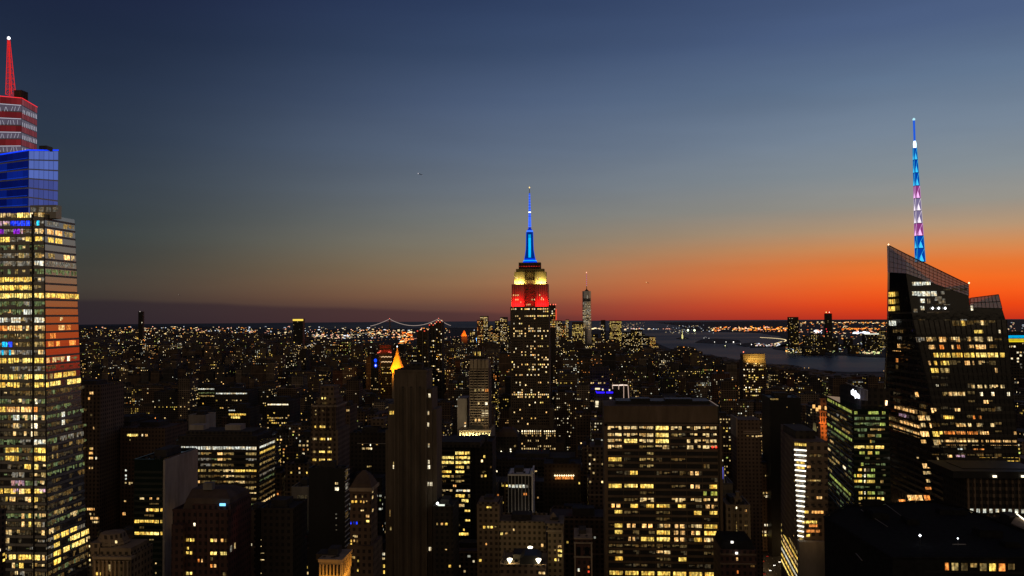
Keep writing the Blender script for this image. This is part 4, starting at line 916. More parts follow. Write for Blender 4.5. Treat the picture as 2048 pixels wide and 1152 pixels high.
b = T('red_brick_hotel', 'dark red brick building with a stepped mansard crown and small square windows', 345, 455, 1023, 430, 32, 'red_brick', 1152)
m_ = MB(); zt = b.zt
x0, x1 = PX(366, 432, 1000), PX(462, 432, 1000); x2, x3 = PX(384, 440, 980), PX(452, 440, 980)
m_.loft([(zt, [(x0, 431), (x1, 431), (x1, 460), (x0, 460)]), (zt + 6, [(x0 + 1.5, 433), (x1 - 1, 433), (x1 - 1, 458), (x0 + 1.5, 458)]), (PZ(978, 440, 410), [(x2, 440), (x3, 440), (x3, 452), (x2, 452)])]); m_.build('mansard_roof', 'copper', b.root)
b.block('chimney', 406, 424, 966, 980, 'grey_stone', 8, 4)
b.block('setback', 385, 462, 1009, 1030, 'red_brick', 1, 26); b.block('wing', 343, 366, 1049, 1500, 'red_brick', -4, 20)
for y, a_ in ((1049, [(387, 391, 1, 's')]), (1080, [(358, 363, 1, 'Y'), (371, 378, 2, 'y'), (380, 389, 2, 'y'), (421, 427, 1, 'y'), (428.5, 434, 1, 'o'), (442, 447, 1, 'o'), (449, 453, 1, 'D')]),
              (1106, [(365, 371, 1, 'y'), (372, 378, 1, 'y'), (380, 385, 1, 'y'), (421, 434, 2, 'Y'), (441, 454, 2, 'Y')]), (1097, [(374, 378, 1, 'y')]), (1121, [(396, 400, 1, 'O'), (403, 406, 1, 'o')]),
              (1117, [(421, 426, 1, 'D')]), (1131, [(421, 426, 1, 'O'), (428, 433, 1, 'o')]), (1147, [(365, 371, 1, 'Y'), (373, 378, 1, 'Y'), (380, 385, 1, 'Y'), (446, 453, 1, 'D')])):
    b.segs('F', y, 6.2, a_, .2)
for y in (1098, 1104): b.segs('R', y, 7, [(460, 464, 1, 'h'), (468, 471, 1, 'w')])
bl_ = MB(); bl_.box(b.X1 - 4, b.X1 - 1, b.Y - .5, b.Y - .2, b.z(1011), b.z(1006), 0, tuple(2 * c for c in lin((120, 200, 255)))); bl_.build('blue_lamp', 'lamp_light', b.root)
b.piers('F', [368, 392, 412, 437, 456], 1, 1023, 1152, 'red_brick', .4)
lamp('AREA', (b.X1 + 6, b.Y + 8, b.z(1060)), (b.X1, b.Y + 14, b.z(1070)), 40, (255, 110, 80), 4, 20, b.root); b.finish()

b = T('black_office_slab', 'low black slab with a plain unlit front, right of the red brick hotel', 513, 586, 1020, 470, 25, 'dark', 1152)
for y, w_ in ((1080, 4), (1093, 4), (1107, 10), (1120, 10), (1147, 9)): b.segs('F', y, 1.8, [(519, 519 + w_, 2, 'w')])
b.block('corner_pier', 511, 520, 1019, 1500, 'black', -1.5, 10); b.finish()

b = T('domed_stone_tower', 'beige stone tower with octagonal cap and columned top storey, bottom left', 185, 262, 1114, 420, 22, 'deco', 1152)
b.block('upper_stage', 198, 262, 1096, 1118, 'deco', 2, 18)
m_ = MB(); cx = PX(228, 432, 1085); r_ = 32 * 432 / FPX
m_.ring(cx, 431, [(r_, PZ(1100, 432, 228)), (r_, PZ(1084, 432, 228)), (r_ * 1.06, PZ(1083, 432, 228)), (r_ * .98, PZ(1079, 432, 228)), (r_ * .74, PZ(1063, 432, 228)), (r_ * .3, PZ(1060, 432, 228))], 8); m_.build('octagonal_cap', 'deco', b.root)
b.block('side_stage', 180, 200, 1086, 1114, 'deco', 2, 16)
for i in range(9):
    x = 190 + i * 8.2; m_ = MB(); xx = PX(x, 419.2, 1130); m_.ring(xx, 419.2, [(.5, b.z(1152)), (.42, b.z(1122))], 8); m_.box(xx - .6, xx + .6, 418.6, 419.9, b.z(1122), b.z(1120)); m_.build('column', 'stone', b.root)
b.block('cornice', 184, 263, 1114, 1119, 'stone', -2.2, 4)
b.segs('F', 1140, 22, [(194, 196, 1, 'd'), (214, 221, 1, 'd'), (219, 223, 1, 'w'), (240, 243, 1, 'D')]); b.segs('F', 1135, 5, [(221, 224, 1, 's')])
b.segs('F', 1148, 6, [(192, 202, 2, 'y')])
b.segs('F', 1118, 7, []); 
w_ = MB(); xx, zc = PT(234, 1083, 422); w_.box(xx - .4, xx + .4, 421, 421.4, zc - .6, zc + .6, 0, (2, 1.4, .6)); w_.build('window', 'lit_window', b.root)
lamp('AREA', (b.X0 + 8, b.Y - 7, b.z(1150)), (b.X0 + 8, b.Y, b.z(1125)), 90, (255, 190, 90), 12, 2, b.root)
lamp('AREA', (b.X0 - 5, b.Y - 22, b.z(1075)), (cx, 430, b.z(1085)), 260, (255, 200, 120), 8, 8, b.root); b.finish()

b = T('setback_brick_tower', 'brown brick tower with setbacks and grouped windows, left of the striped stone tower', 624, 672, 812, 620, 26, 'brown', 936)
b.block('lower_shaft', 621.5, 676, 860, 1500, 'brown', -1.5, 32); b.block('upper_stage', 632, 672, 795, 815, 'brown', 3, 20); b.block('crown', 641, 668, 772, 797, 'brown', 6, 14); b.block('cornice', 623, 674, 811, 814, 'stone', -1, 28)
for y, a_ in ((822, [(630, 633, 1, 'w'), (643, 648, 1, 'D')]), (829, [(630, 633, 1, 'd')]), (796, [(644, 647, 1, 'Y'), (650, 653, 1, 'Y')]), (806, [(646, 657, 4, 'D')])):
    b.segs('F', y, 4, a_, 1.5 if y < 812 else .1)
for y, a_ in ((853, [(630, 633.5, 1, 'y'), (641, 652, 4, 'Y'), (660, 663, 1, 'D')]), (862, [(639, 642, 1, 'd')]), (877.5, [(627, 635, 3, 'w'), (641, 651.5, 4, 'y'), (656, 659.5, 1, 's'), (660, 664.5, 1, 'y')]), (885, [(640, 643, 1, 'D')]),
              (895, [(657, 664.5, 3, 'd')]), (903, [(627, 633, 3, 'd'), (639.5, 651, 4, 'Y'), (656, 664.5, 3, 'y')]), (919, [(626, 634, 3, 'y'), (639.5, 651, 4, 'Y'), (656, 664.5, 3, 'Y')])):
    b.segs('F', y, 4.3, a_, 1.6)
b.rand('F', 866, 6.2, 12, 12, 0, 'd', 3, 626, 668, .5, .4, 0, 1.56)
b.piers('F', [624, 637, 654, 668], 1, 812, 936, 'brown', 2.0); b.finish()

b = T('black_glass_slab', 'black glass slab with two white windows, in front of the setback brick tower', 617.5, 690, 940, 480, 9, 'black', 1110)
b.segs('F', 967, 5, [(670, 676.5, 1, 'w')]); b.segs('F', 977.5, 6.5, [(669.5, 678, 1, 's')])
for y in (1028, 1036, 1050, 1060): b.segs('F', y, 2.6, [(671, 674, 1, 'h')])
b.bands('R', 948, 10, 17, 'white_metal', .2, .25, 'sill'); b.segs('R', 950, 20, [(691, 696, 1, 'D')]); b.segs('R', 974, 12, [(691, 696, 2, 'h')]); b.segs('R', 1032, 12, [(691, 696, 2, 'D')]); b.finish()

b = T('pyramid_roof_tower', 'brown tower with a dark pyramid roof and three small blue windows', 700, 742, 980, 462, 15, 'brick', 1110)
b.block('cornice', 698, 744, 976, 983, 'stone', -1, 17)
m_ = MB(); x0, x1 = PX(700, 462, 976), PX(744, 462, 976); xm = (x0 + x1) / 2
m_.loft([(b.z(976), [(x0, 461.5), (x1, 461.5), (x1, 476), (x0, 476)]), (b.z(968), [(x0 + 1, 462.5), (x1 - 1, 462.5), (x1 - 1, 475), (x0 + 1, 475)]), (b.z(955), [(xm - 3.4, 466), (xm + 3.4, 466), (xm + 3.4, 472), (xm - 3.4, 472)]), (b.z(945), [(xm - .8, 468.5), (xm + .8, 468.5), (xm + .8, 469.8), (xm - .8, 469.8)])]); m_.build('roof', 'copper', b.root)
b.block('lower_block', 694, 746, 1092, 1500, 'brick', -3, 22)
for y, a_ in ((994, [(710, 713, 1, 'w'), (724, 726, 1, 'd')]), (1003.5, [(703, 708, 1, 'y'), (709.5, 715, 1, 'y'), (720, 723, 1, 'y'), (726, 729, 1, 'w'), (732, 735, 1, 'w')]), (1022, [(721, 728, 2, 'w')]), (1032, [(732, 739, 2, 'o')]), (1042.5, [(732, 739, 1, 'Y')]),
              (1046, [(701, 703, 1, 'b'), (706, 709, 1, 'b'), (711.5, 715, 1, 'b')]), (1073, [(706, 715, 3, 'w')]), (1082, [(701, 704, 1, 'y'), (707, 710, 1, 'w'), (713, 716, 1, 'd')]), (1089, [(701, 704, 1, 'y')])):
    b.segs('F', y, 5, a_, .1)
for y, a_ in ((1112, [(705, 713, 3, 'd')]), (1119, [(718, 721, 1, 'y')]), (1137, [(717, 720, 1, 'y')])): b.segs('F', y, 5, a_, 3.1)
for y in (985, 997, 1024): b.segs('R', y, 6, [(744, 746.5, 1, 'w')])
b.finish()

b = T('gilded_loggia_block', 'low block with a golden floodlit colonnade under its cornice, bottom of the frame', 638, 683, 1124, 400, 16, 'stone', 1152)
b.block('cornice', 636, 685, 1119, 1125, 'stone', -1, 18); b.block('attic', 632, 668, 1108, 1120, 'dark', 6, 9)
for i in range(7):
    xx = PX(640 + i * 7, 399.3, 1138); m_ = MB(); m_.ring(xx, 399.2, [(.42, b.z(1154)), (.36, b.z(1128))], 8); m_.build('column', 'stone', b.root)
for i in range(6): b.dark.quad([b.u2p('F', (i + .3) / 6.2, b.z(1150), .1), b.u2p('F', (i + .85) / 6.2, b.z(1150), .1), b.u2p('F', (i + .85) / 6.2, b.z(1129), .1), b.u2p('F', (i + .3) / 6.2, b.z(1129), .1)])
b.segs('F', 1137, 7, [(680, 683, 1, 'y')]); b.segs('F', 1146, 5, [(674, 678, 1, 'w')])
b.piers('R', [686, 689, 692, 695, 698, 701], 1.2, 1126, 1152, 'stone', .5, 'column')
lamp('AREA', ((b.X0 + b.X1) / 2, b.Y - 5, b.z(1160)), ((b.X0 + b.X1) / 2, b.Y, b.z(1134)), 900, (255, 176, 60), 11, 1.5, b.root)
lamp('AREA', (b.X1 + 5, b.Y + 8, b.z(1160)), (b.X1, b.Y + 8, b.z(1134)), 1500, (255, 176, 60), 14, 1.5, b.root); b.finish()

b = T('striped_stone_tower', 'tall stone tower with three long dark vertical window stripes', 789, 853.5, 743, 556, 22, 'tower_stone', 1152)
b.block('shoulder', 776, 792, 808, 1500, 'tower_stone', 2, 24); b.block('shoulder', 853, 864, 778, 1500, 'tower_stone', 3, 22); b.block('shoulder', 862, 873, 819, 1500, 'tower_stone', 5, 22); b.block('base_wing', 771, 779, 860, 1500, 'tower_stone', 3, 22)
b.block('roof_house', 820, 843, 727, 744, 'dark', 7, 9); b.block('roof_house', 800, 850, 738, 744, 'dark', 3, 16)
for x in (806, 822.6, 840.2):
    m_ = MB(); xa_, xb_ = PX(x - 2, 556, 900), PX(x + 2, 556, 900); m_.box(xa_, xb_, 555.86, 555.97, 0, b.z(773)); m_.build('window_stripe', 'black', b.root)
for x in (789.5, 797, 814.5, 831.5, 852):
    m_ = MB(); xa_ = PX(x, 556, 900); m_.box(xa_ - .5, xa_ + .5, 555.55, 555.997, 0, b.z(748)); m_.build('pier', 'tower_stone', b.root)
rb = MB()
for i in range(34):
    x_ = b.X0 + (b.X1 - b.X0) * (i + .5) / 34
    rb.box(x_ - .13, x_ + .13, 555.72, 555.998, 0, b.z(775 if abs((i + .5) / 34 * 64.5 + 789 - 806) > 0 else 743))
rb.build('rib', 'tower_stone', b.root)
b.block('parapet_cap', 788, 854.5, 742, 744, 'tower_stone', -.5, 23)
for y, a_ in ((825.5, [(779.5, 783.5, 1, 'y'), (785, 789, 1, 'y')]), (927, [(786.5, 788.5, 1, 'd')]), (934, [(786, 789, 1, 's')]), (1023, [(779, 781, 1, 'D')]), (1030, [(779, 781, 1, 'D')]), (1057, [(780, 783, 1, 'd')])):
    w_ = MB(); 
    for pa, pb, n, ch in a_:
        xa_, xb_ = PX(pa, 557.8, y), PX(pb, 557.8, y); zc = PZ(y, 557.8, pa); w_.quad([(xa_, 557.8, zc - 1.1), (xb_, 557.8, zc - 1.1), (xb_, 557.8, zc + 1.1), (xa_, 557.8, zc + 1.1)], 0, tuple(c * STR[ch] for c in C[ch]))
    w_.build('window', 'lit_window', b.root)
for y, px in ((791, (857, 861)), (826, (855, 858)), (849, (855, 858)), (891, (856, 859)), (924, (856, 859)), (934, (855.5, 860)), (968, (854.8, 859)), (968, (860.5, 864.5)), (1131, (780, 783)), (1098, (858, 862))):
    xa_, xb_ = PX(px[0], 558.7, y), PX(px[1], 558.7, y); zc = PZ(y, 558.7, px[0]); w_ = MB(); k_ = rng.uniform(.5, 1.2)
    w_.quad([(xa_, 558.8, zc - 1.2), (xb_, 558.8, zc - 1.2), (xb_, 558.8, zc + 1.2), (xa_, 558.8, zc + 1.2)], 0, tuple(c * k_ for c in C['s'])); w_.build('window', 'lit_window', b.root)
RECTS.append((770, 882, 740, 1152, 552)); b.finish()

b = T('yellow_lit_office', 'glass office with bright yellow floors and curved corner beside the striped stone tower', 876, 941, 896, 640, 30, 'glass', 1075)
YR = [(906, [(911, 929, 3, 'Y'), (930, 941, 2, 'y')]), (915, [(880, 908, 5, 'Y'), (911, 941, 5, 'Y')]), (924.5, [(880, 908, 5, 'Y'), (911, 941, 5, 'Y')]), (934, [(881, 894, 2, 'D'), (911, 928, 3, 'y'), (934, 939, 1, 'd')]),
      (942.5, [(880, 903, 4, 'y'), (911, 929, 3, 'Y')]), (952, [(880, 900, 4, 'y'), (903, 908, 1, 'w'), (911, 928, 3, 'D')]), (961.5, [(880, 892, 2, 'D'), (896, 908, 2, 'd'), (911, 929, 3, 'd')]), (970.5, [(906, 913, 1, 'o')]),
      (980, [(880, 897, 3, 'w'), (899, 905, 1, 'w'), (912, 925, 2, 'W'), (926, 941, 2, 's')]), (991.5, [(884, 888, 1, 'D'), (911, 930, 3, 'y'), (936, 941, 1, 'd')]), (1001, [(882, 896, 2, 'D'), (923, 937, 2, 'Y')]), (1011, [(908, 929, 3, 'w')]),
      (1022.5, [(929, 941, 2, 'Y'), (908, 916, 1, 'd')]), (1032, [(908, 915, 1, 'w')]), (1041.5, [(930, 941, 2, 'Y'), (908, 913, 1, 'w')]), (1051, [(912, 920, 1, 'D')]), (1060, [(926, 929, 1, 'y')]), (1068, [(916, 937, 4, 'y')])]
for y, a_ in YR: b.segs('F', y, 6, a_, .1)
b.bands('F', 906, 9.5, 20, 'spandrel', .36, .4); b.piers('F', [880, 909.5, 940.5], .8, 896, 1075, 'spandrel', .5, 'mullion')
b.block('roof_deck', 872, 960, 884, 895, 'dark', -1, 34); b.finish()
b = T('dark_office_tower', 'dark unlit tower right of the yellow lit office', 943, 985, 886, 668, 30, 'dark', 1010)
b.segs('F', 913, 5, [(967, 971, 1, 'y'), (973, 977, 1, 'd')]); b.segs('F', 922, 5, [(962, 966, 1, 's')]); b.segs('F', 944, 4, [(964, 972, 2, 'D')]); b.segs('F', 952, 5, [(962, 966, 1, 'w'), (968, 973, 1, 'y')]); b.segs('F', 934, 4, [(999, 1002, 1, 'w')] if False else [(980, 983, 1, 'D')]); b.finish()
b = T('low_office', 'low dark block with a glaring white roof lamp, below the yellow lit office', 866, 906, 1016, 545, 28, 'dark', 1152)
b.segs('F', 1048, 4.5, [(873, 876, 1, 'd'), (882, 886, 1, 'o'), (890, 895, 1, 'y')]); b.segs('F', 1100, 4, [(890, 894, 1, 'w')]); b.segs('F', 1132, 5, [(897, 902, 1, 'y')])
fl = MB(); xx, zc = PT(875, 1007, 546); fl.ring(xx, 546, [(.1, zc - 1), (1.0, zc), (.1, zc + 1)], 8, 0, (3.5, 3.6, 3.3)); fl.box(xx + .5, xx + 4.5, 545.5, 546.5, zc - 1.4, zc - .6, 0, (1.1, 1.2, 1.0)); fl.build('roof_lamp', 'lamp_light', b.root)
lamp('POINT', (xx + 1.5, 549, zc + 2), (xx, 545, 0), 300, (230, 240, 225), .5, None, b.root); b.finish()

# ================================================================== centre
b = T('banded_stone_tower', 'stone tower of pale horizontal bands, left of the stepped stone skyscraper', 939, 977.5, 737, 905, 30, 'brown', 862)
for i in range(22):
    y = 740 + i * 5.25
    for k_ in range(5):
        m_ = MB(); pa = 939.5 + k_ * 7.6; m_.box(PX(pa, 905, y), PX(pa + 6.6, 905, y), 904.6, 904.997, b.z(y + 1.2), b.z(y - .9), bottom=True)
        if k_ == 0: al_ = MB()
        al_.v, al_.f = al_.v, al_.f
        o_ = len(al_.v); al_.v += m_.v; al_.f += [tuple(o_ + q for q in f) for f in m_.f]; al_.m += m_.m; al_.g += m_.g
    al_.build('stone_band', 'stone', b.root)
b.rand('F', 742.6, 5.25, 21, 5, 0, 'd', 5, 940, 977, .4, .2, 0)
for k_ in range(5): b.block('crown_pier', 940 + k_ * 7.7, 946 + k_ * 7.7, 719, 737, 'stone', -.5, 10)
b.block('crown', 940, 977, 722, 738, 'brown', 1, 22)
for y, a_ in ((781, [(949, 953, 1, 'd'), (956, 960, 1, 'd'), (963.5, 968, 1, 'w'), (970, 977.5, 1, 'O')]), (807, [(949, 952, 1, 'd'), (955.5, 959, 1, 'w'), (970, 975, 1, 's')]), (840, [(949, 953, 1, 'w'), (956, 961, 1, 'o'), (963, 967.5, 1, 'd')])): b.segs('F', y, 5, a_, .45)
lamp('AREA', (PX(958, 866, 830), 866, b.z(835)), (PX(958, 905, 785), 905, b.z(785)), 5200, (255, 232, 180), 12, 6, b.root); b.finish()  # unseen area light added to brighten the stone bands
b = T('floodlit_colonnade', 'pale colonnade floodlit bright white at the foot of the banded stone tower', 918.5, 981, 863, 885, 48, 'stone', 893)
for i in range(10):
    m_ = MB(); xx = PX(921 + i * 6.45, 884, 870); m_.box(xx - .9, xx + .9, 882.4, 884.99, b.z(880), b.z(864.5)); m_.build('column', 'white_metal', b.root)
b.block('cornice', 917.5, 982, 861, 864.5, 'stone', -4, 6); b.block('lower_stage', 917, 983, 880, 1500, 'brown', -3, 8); b.block('pavilion', 959, 977, 884, 889, 'white_metal', -5, 3)
b.segs('F', 891, 4, [(962, 965, 1, 'Y'), (966, 969, 1, 'Y'), (971, 974, 1, 'Y')], 5.2)
lamp('AREA', ((b.X0 + b.X1) / 2, 879.5, b.z(884)), ((b.X0 + b.X1) / 2, 885, b.z(870)), 20000, (255, 232, 150), 30, 1, b.root); lamp('AREA', (PX(968, 875, 888), 876, b.z(896)), (PX(968, 885, 888), 884, b.z(887)), 300, (255, 232, 150), 8, 1, b.root); b.finish()
b = T('concrete_block', 'plain grey blank-walled block left of the banded stone tower', 914.5, 934, 797, 915, 30, 'concrete', 862, roof=False)
b.segs('F', 846, 3, [(929, 932, 1, 'o')]); b.segs('F', 852, 3, [(929, 932, 1, 's')]); b.finish()
b = T('finned_crown_tower', 'slim tower with lit vertical fins at the top, behind the banded stone tower', 944, 971, 714, 1420, 30, 'dark', 722)
for i in range(8):
    m_ = MB(); xx = PX(945 + i * 3.4, 1419, 700); m_.box(xx - .6, xx + .6, 1418.5, 1420.5, b.zt, PZ(692 + (i % 3) * 3, 1420, 950)); m_.build('fin', 'metal', b.root)
b.segs('F', 707.5, 8, [(946, 948, 1, 'd'), (949.5, 952.5, 1, 'Y'), (954, 956.5, 1, 'y'), (958, 960.5, 1, 'Y')], -3); b.finish()

b = T('white_gridded_block', 'block with seven slim white vertical mullions and one row of white windows', 1016, 1059, 951, 600, 22, 'black', 1045)
b.piers('F', [1016.8, 1023.6, 1030.4, 1037.2, 1044, 1050.8, 1057.8], .75, 951, 1043, 'white_metal', .6, 'mullion')
b.block('top_beam', 1015.5, 1064, 948.5, 951.5, 'white_metal', -.8, 24); b.segs('F', 972.5, 6, [(1017.5, 1023, 1, 'W'), (1024.5, 1029.5, 1, 'W'), (1031, 1036.5, 1, 'W'), (1038, 1043.5, 1, 'W'), (1045, 1050, 1, 'W'), (1051.5, 1056.5, 1, 'h')])
b.block('side_fin', 1063, 1066, 942, 1060, 'white_metal', -.4, 22); b.segs('F', 988, 4.5, [(1047, 1054, 2, 'O')]); b.segs('F', 988, 14, [(1032, 1046, 2, 'D')] if False else [])
lamp('AREA', (PX(1040, 585, 1000), 584, b.z(1040)), (PX(1040, 600, 990), 600, b.z(985)), 500, (255, 238, 220), 12, 3, b.root); b.finish()

b = T('restaurant_block', 'dark building with an orange lit rooftop terrace', 1088, 1162, 930, 700, 30, 'dark', 1010)
b.segs('F', 955.5, 6, [(1110, 1147, 8, 'O')], .1)
tl = MB()
for i in range(9):
    xx, zc = PT(1110 + i * 4.6, 951, 699.4); tl.ring(xx, 699.2, [(.1, zc - .7), (.75, zc), (.1, zc + .7)], 6, 0, (3, 2.3, 1.2))
tl.build('terrace_lamp', 'lamp_light', b.root); lamp('AREA', (PX(1128, 690, 950), 692, b.z(954)), (PX(1128, 700, 944), 700, b.z(940)), 260, (255, 170, 90), 16, 3, b.root)
b.segs('F', 966, 4, [(1079, 1082, 1, 's')] if False else [(1157, 1160, 1, 'y')]); b.finish()

b = T('arched_roof_block', 'dark domed block with three bright lamps in front of the stepped stone skyscraper', 992, 1036, 876, 960, 40, 'dark', 945)
m_ = MB(); xm = PX(1014, 965, 870)
m_.loft([(b.zt, [(b.X0, 961), (b.X1, 961), (b.X1, 990), (b.X0, 990)]), (b.zt + 6, [(b.X0 + 3, 963), (b.X1 - 3, 963), (b.X1 - 3, 988), (b.X0 + 3, 988)]), (b.zt + 9.5, [(xm - 5, 968), (xm + 5, 968), (xm + 5, 982), (xm - 5, 982)])]); m_.build('dome', 'copper', b.root)
tl = MB()
for x_, y_ in ((1002.5, 904.5), (1012.5, 908.5), (1021.5, 904.5)):
    xx, zc = PT(x_, y_, 957); tl.ring(xx, 957, [(.1, zc - 1.5), (1.5, zc), (.1, zc + 1.5)], 8, 0, (4, 3.6, 2.4)); tl.bar((xx, 957, zc - 4), (xx, 957, zc), .25, 1)
tl.build('roof_lamp', ['lamp_light', 'metal'], b.root); lamp('POINT', (PX(1012, 952, 915), 951, b.z(912)), (0, 0, 0), 1200, (255, 220, 140), 1, None, b.root)
b.segs('F', 892, 4, [(1028, 1032, 1, 'd')]); b.segs('F', 899, 4, [(1020, 1023, 1, 's')]); b.finish()
b = T('flat_roofed_block', 'wide dark flat-roofed block at the foot of the stepped stone skyscraper', 985, 1150, 921, 900, 60, 'dark', 950)
b.rand('F', 936, 7, 8, 20, .12, 'yws', 4); b.finish()

# the big slab
b = T('wide_office_slab', 'wide dark office slab with blank brown parapet and rows of lit yellow offices', 1210, 1440, 812, 523, 36, 'office_glass', 1152, roofmat='dark', roof=False)
b.block('parapet_wall', 1208, 1435, 812, 845, 'plain_brown', -.9, 36); b.block('reveal', 1209, 1438, 845, 847.5, 'black', -.7, 2); b.block('attic_band', 1208.5, 1437, 847.5, 852, 'plain_brown', -.8, 3)
b.block('end_pier', 1208, 1214.5, 846, 1500, 'plain_brown', -.8, 36); b.block('end_pier', 1438.5, 1444, 852, 1500, 'plain_brown', -.6, 34)
q = b.block('roof_plant', 1232, 1420, 802, 813, 'black', 8, 18); q = b.block('roof_plant', 1262, 1300, 797, 803, 'black', 10, 10); q = b.block('roof_plant', 1330, 1385, 798, 803, 'black', 10, 10)
ROWS = [(856, 'hhhYhhh'), (870, 'hhhYdhh'), (882, 'hYhY.hh'), (894, 'h.dw.ww'), (907, '..d....'), (919, 'y.d.D..'), (932, 'D.d....'), (946, '.o...o.'), (959, '.......'), (972.5, 'yYy.Doo'), (986, '..D...g'), (1000, '.Dw.www'),
        (1012, 'oooyo.o'), (1025, 'oD.D.oo'), (1038, '...D...'), (1052, 'ooowowy'), (1065, 'o..yooy'), (1078.5, '.oyYoow'), (1092, 'DDDDD.D'), (1105, 'd..w..D'), (1118, 'o..Do..'), (1131, '.......'), (1147, 'yyyyyyy')]
for y, r in ROWS:
    for k_, ch in enumerate(r):
        xa_, xb_ = 1216 + k_ * 31.7, 1216 + k_ * 31.7 + 29.5
        if ch == '.': continue
        if ch in 'oO': b.segs('F', y, 7.4, [(xa_ + 2 + rng.random() * 6, xa_ + 13, 1, 'o'), (xa_ + 16, xa_ + 27 - rng.random() * 6, 1, 'o')] if rng.random() < .6 else [(xa_ + 12, xb_, 1, 'y')], .05)
        elif ch in 'hdD': b.segs('F', y, 6.5 if ch == 'h' else 5, [(xa_, xb_, 2, 'w' if ch == 'h' else ch)], .05)
        else: b.segs('F', y, 7.6, [(xa_, xb_, 1 if ch in 'Yy' else 2, ch)], .05)
mb = MB()
ys_ = [r[0] for r in ROWS]
for y0_, y1_ in zip(ys_, ys_[1:]):
    ym_ = (y0_ + y1_) / 2; mb.box(b.X0 + 1, b.X1 - 1, b.Y - .7, b.Y - .003, b.z(ym_ + 2.1), b.z(ym_ - 2.1), bottom=True)
mb.build('spandrel', 'plain_brown', b.root)
b.piers('F', [1215 + k_ * 31.7 for k_ in range(8)], .8, 852, 1152, 'plain_brown', .5, 'mullion')
w_ = MB()
for x_ in (1425, 1432): xx, zc = PT(x_, 894, 522.5); w_.box(xx - .5, xx + .5, 522, 522.5, zc - .5, zc + .5, 0, (2.2, .1, .05))
w_.build('red_lamp', 'lamp_light', b.root); b.dim('F', [r_[0] for r_ in ROWS], 8, 1216, 1437.5, 14, .38, 77, 'qqDq', .04); b.finish()

# ================================================================== small things along the bottom, centre
b = T('brown_brick_block', 'brown brick block with two rows of four windows, left of the white gridded block', 954, 999, 1012, 560, 26, 'brown', 1110)
b.segs('F', 1014.5, 3.5, [(973.5, 983, 3, 'y')], .1); b.segs('F', 1054.5, 5, [(966, 971, 1, 'y'), (974, 979, 1, 'Y'), (981, 986, 1, 'Y'), (989, 993.5, 1, 'd')], .1); b.segs('F', 1088, 4, [(971, 974, 1, 'o')], .1); b.segs('F', 1121, 5, [(957, 963, 1, 'y')], .1)
b.block('upper_stage', 958, 996, 1004, 1013, 'brown', 2, 18); b.finish()
b = T('lamp_lit_block', 'block with a tan wall softly lit by the roof lamps below it', 998, 1092, 1046, 560, 24, 'deco', 1108)
b.segs('F', 1068, 5, [(1001, 1006, 1, 'Y'), (1010.5, 1015, 1, 'w')], .1); b.segs('F', 1060, 5, [(1026, 1029, 1, 'w')], .1); b.segs('F', 1090, 6, [(1082, 1087, 1, 'o')], .1); b.finish()
b = T('lamp_roof_building', 'low building with three cone-shaped bright roof lamps around a dark hump', 1000, 1092, 1133, 500, 30, 'brown', 1152)
m_ = MB(); xm = PX(1060, 500, 1120); r_ = 5.5
m_.loft([(b.zt, [(xm - 6, 500), (xm + 6, 500), (xm + 6, 518), (xm - 6, 518)]), (PZ(1120, 500, 1058), [(xm - 6, 501), (xm + 6, 501), (xm + 6, 517), (xm - 6, 517)]), (PZ(1113, 500, 1058), [(xm - 3.5, 502), (xm + 3.5, 502), (xm + 3.5, 516), (xm - 3.5, 516)])]); m_.build('hump_roof', 'black', b.root)
for x_, y_, Y_ in ((1060.5, 1096, 530), (1019.5, 1120, 502), (1077, 1120.5, 498)):
    m_ = MB(); xx, zc = PT(x_, y_, Y_); m_.ring(xx, Y_, [(.15, zc - 1.9), (1.6, zc + .3), (1.6, zc + .7), (.2, zc + 1.2)], 8, 0, (4, 3.6, 2.6)); m_.bar((xx, Y_, zc - 6), (xx, Y_, zc - 1), .12, 1)
    m_.build('roof_lamp', ['lamp_light', 'metal'], b.root); lamp('POINT', (xx, Y_ + 2.5, zc - 1), (0, 0, 0), 1500, (255, 225, 150), .8, None, b.root)
b.segs('F', 1146, 6, [(1070, 1090, 3, 'w')]); b.finish()
b = T('deco_turret_block', 'tan block with stepped top and small turret, lit windows in three rows', 1096, 1127, 1052, 540, 22, 'deco', 1140)
b.block('cornice', 1089, 1127.5, 1047, 1052, 'deco', -1, 22); b.block('setback', 1093, 1124, 1060, 1064, 'stone', -.8, 3)
m_ = MB(); xx = PX(1107, 550, 1040); m_.ring(xx, 550, [(2.6, b.zt), (2.4, b.zt + 3.2), (1.2, b.zt + 5), (.2, b.zt + 6)], 8); m_.build('turret', 'deco', b.root)
for y, a_ in ((1093, [(1116, 1123, 3, 'w')]), (1101.5, [(1108, 1112, 1, 'd'), (1115.5, 1124, 3, 'Y')]), (1111, [(1116, 1124, 3, 'Y')]), (1119.5, [(1108.5, 1113, 1, 'y'), (1115.5, 1118, 1, 'w'), (1120, 1124, 1, 'w')])): b.segs('F', y, 5, a_, .1)
b.finish()
b = T('arched_window_block', 'dark red ornate block with pale cornices and two tall arched bays', 1149, 1184, 1082, 470, 22, 'red_brick', 1152)
for y in (1076, 1085, 1113): b.block('cornice', 1147.5, 1185, y, y + 2.6, 'stone', -.9, 22 if y == 1076 else 2)
b.block('pilaster', 1148.5, 1151, 1085, 1500, 'stone', -.6, 2); b.block('pilaster', 1181.5, 1184.5, 1085, 1500, 'stone', -.6, 2)
for x_ in (1157, 1174):
    m_ = MB(); xx = PX(x_, 470, 1100); zc = b.z(1101); w2 = 1.1; pts = [(xx - w2, 469.85, zc - 2.4), (xx + w2, 469.85, zc - 2.4)] + [(xx + w2 * math.cos(R(a_)), 469.85, zc + 1 + w2 * math.sin(R(a_))) for a_ in range(0, 181, 30)]
    m_.quad(pts); m_.build('arched_window', 'glass', b.root)
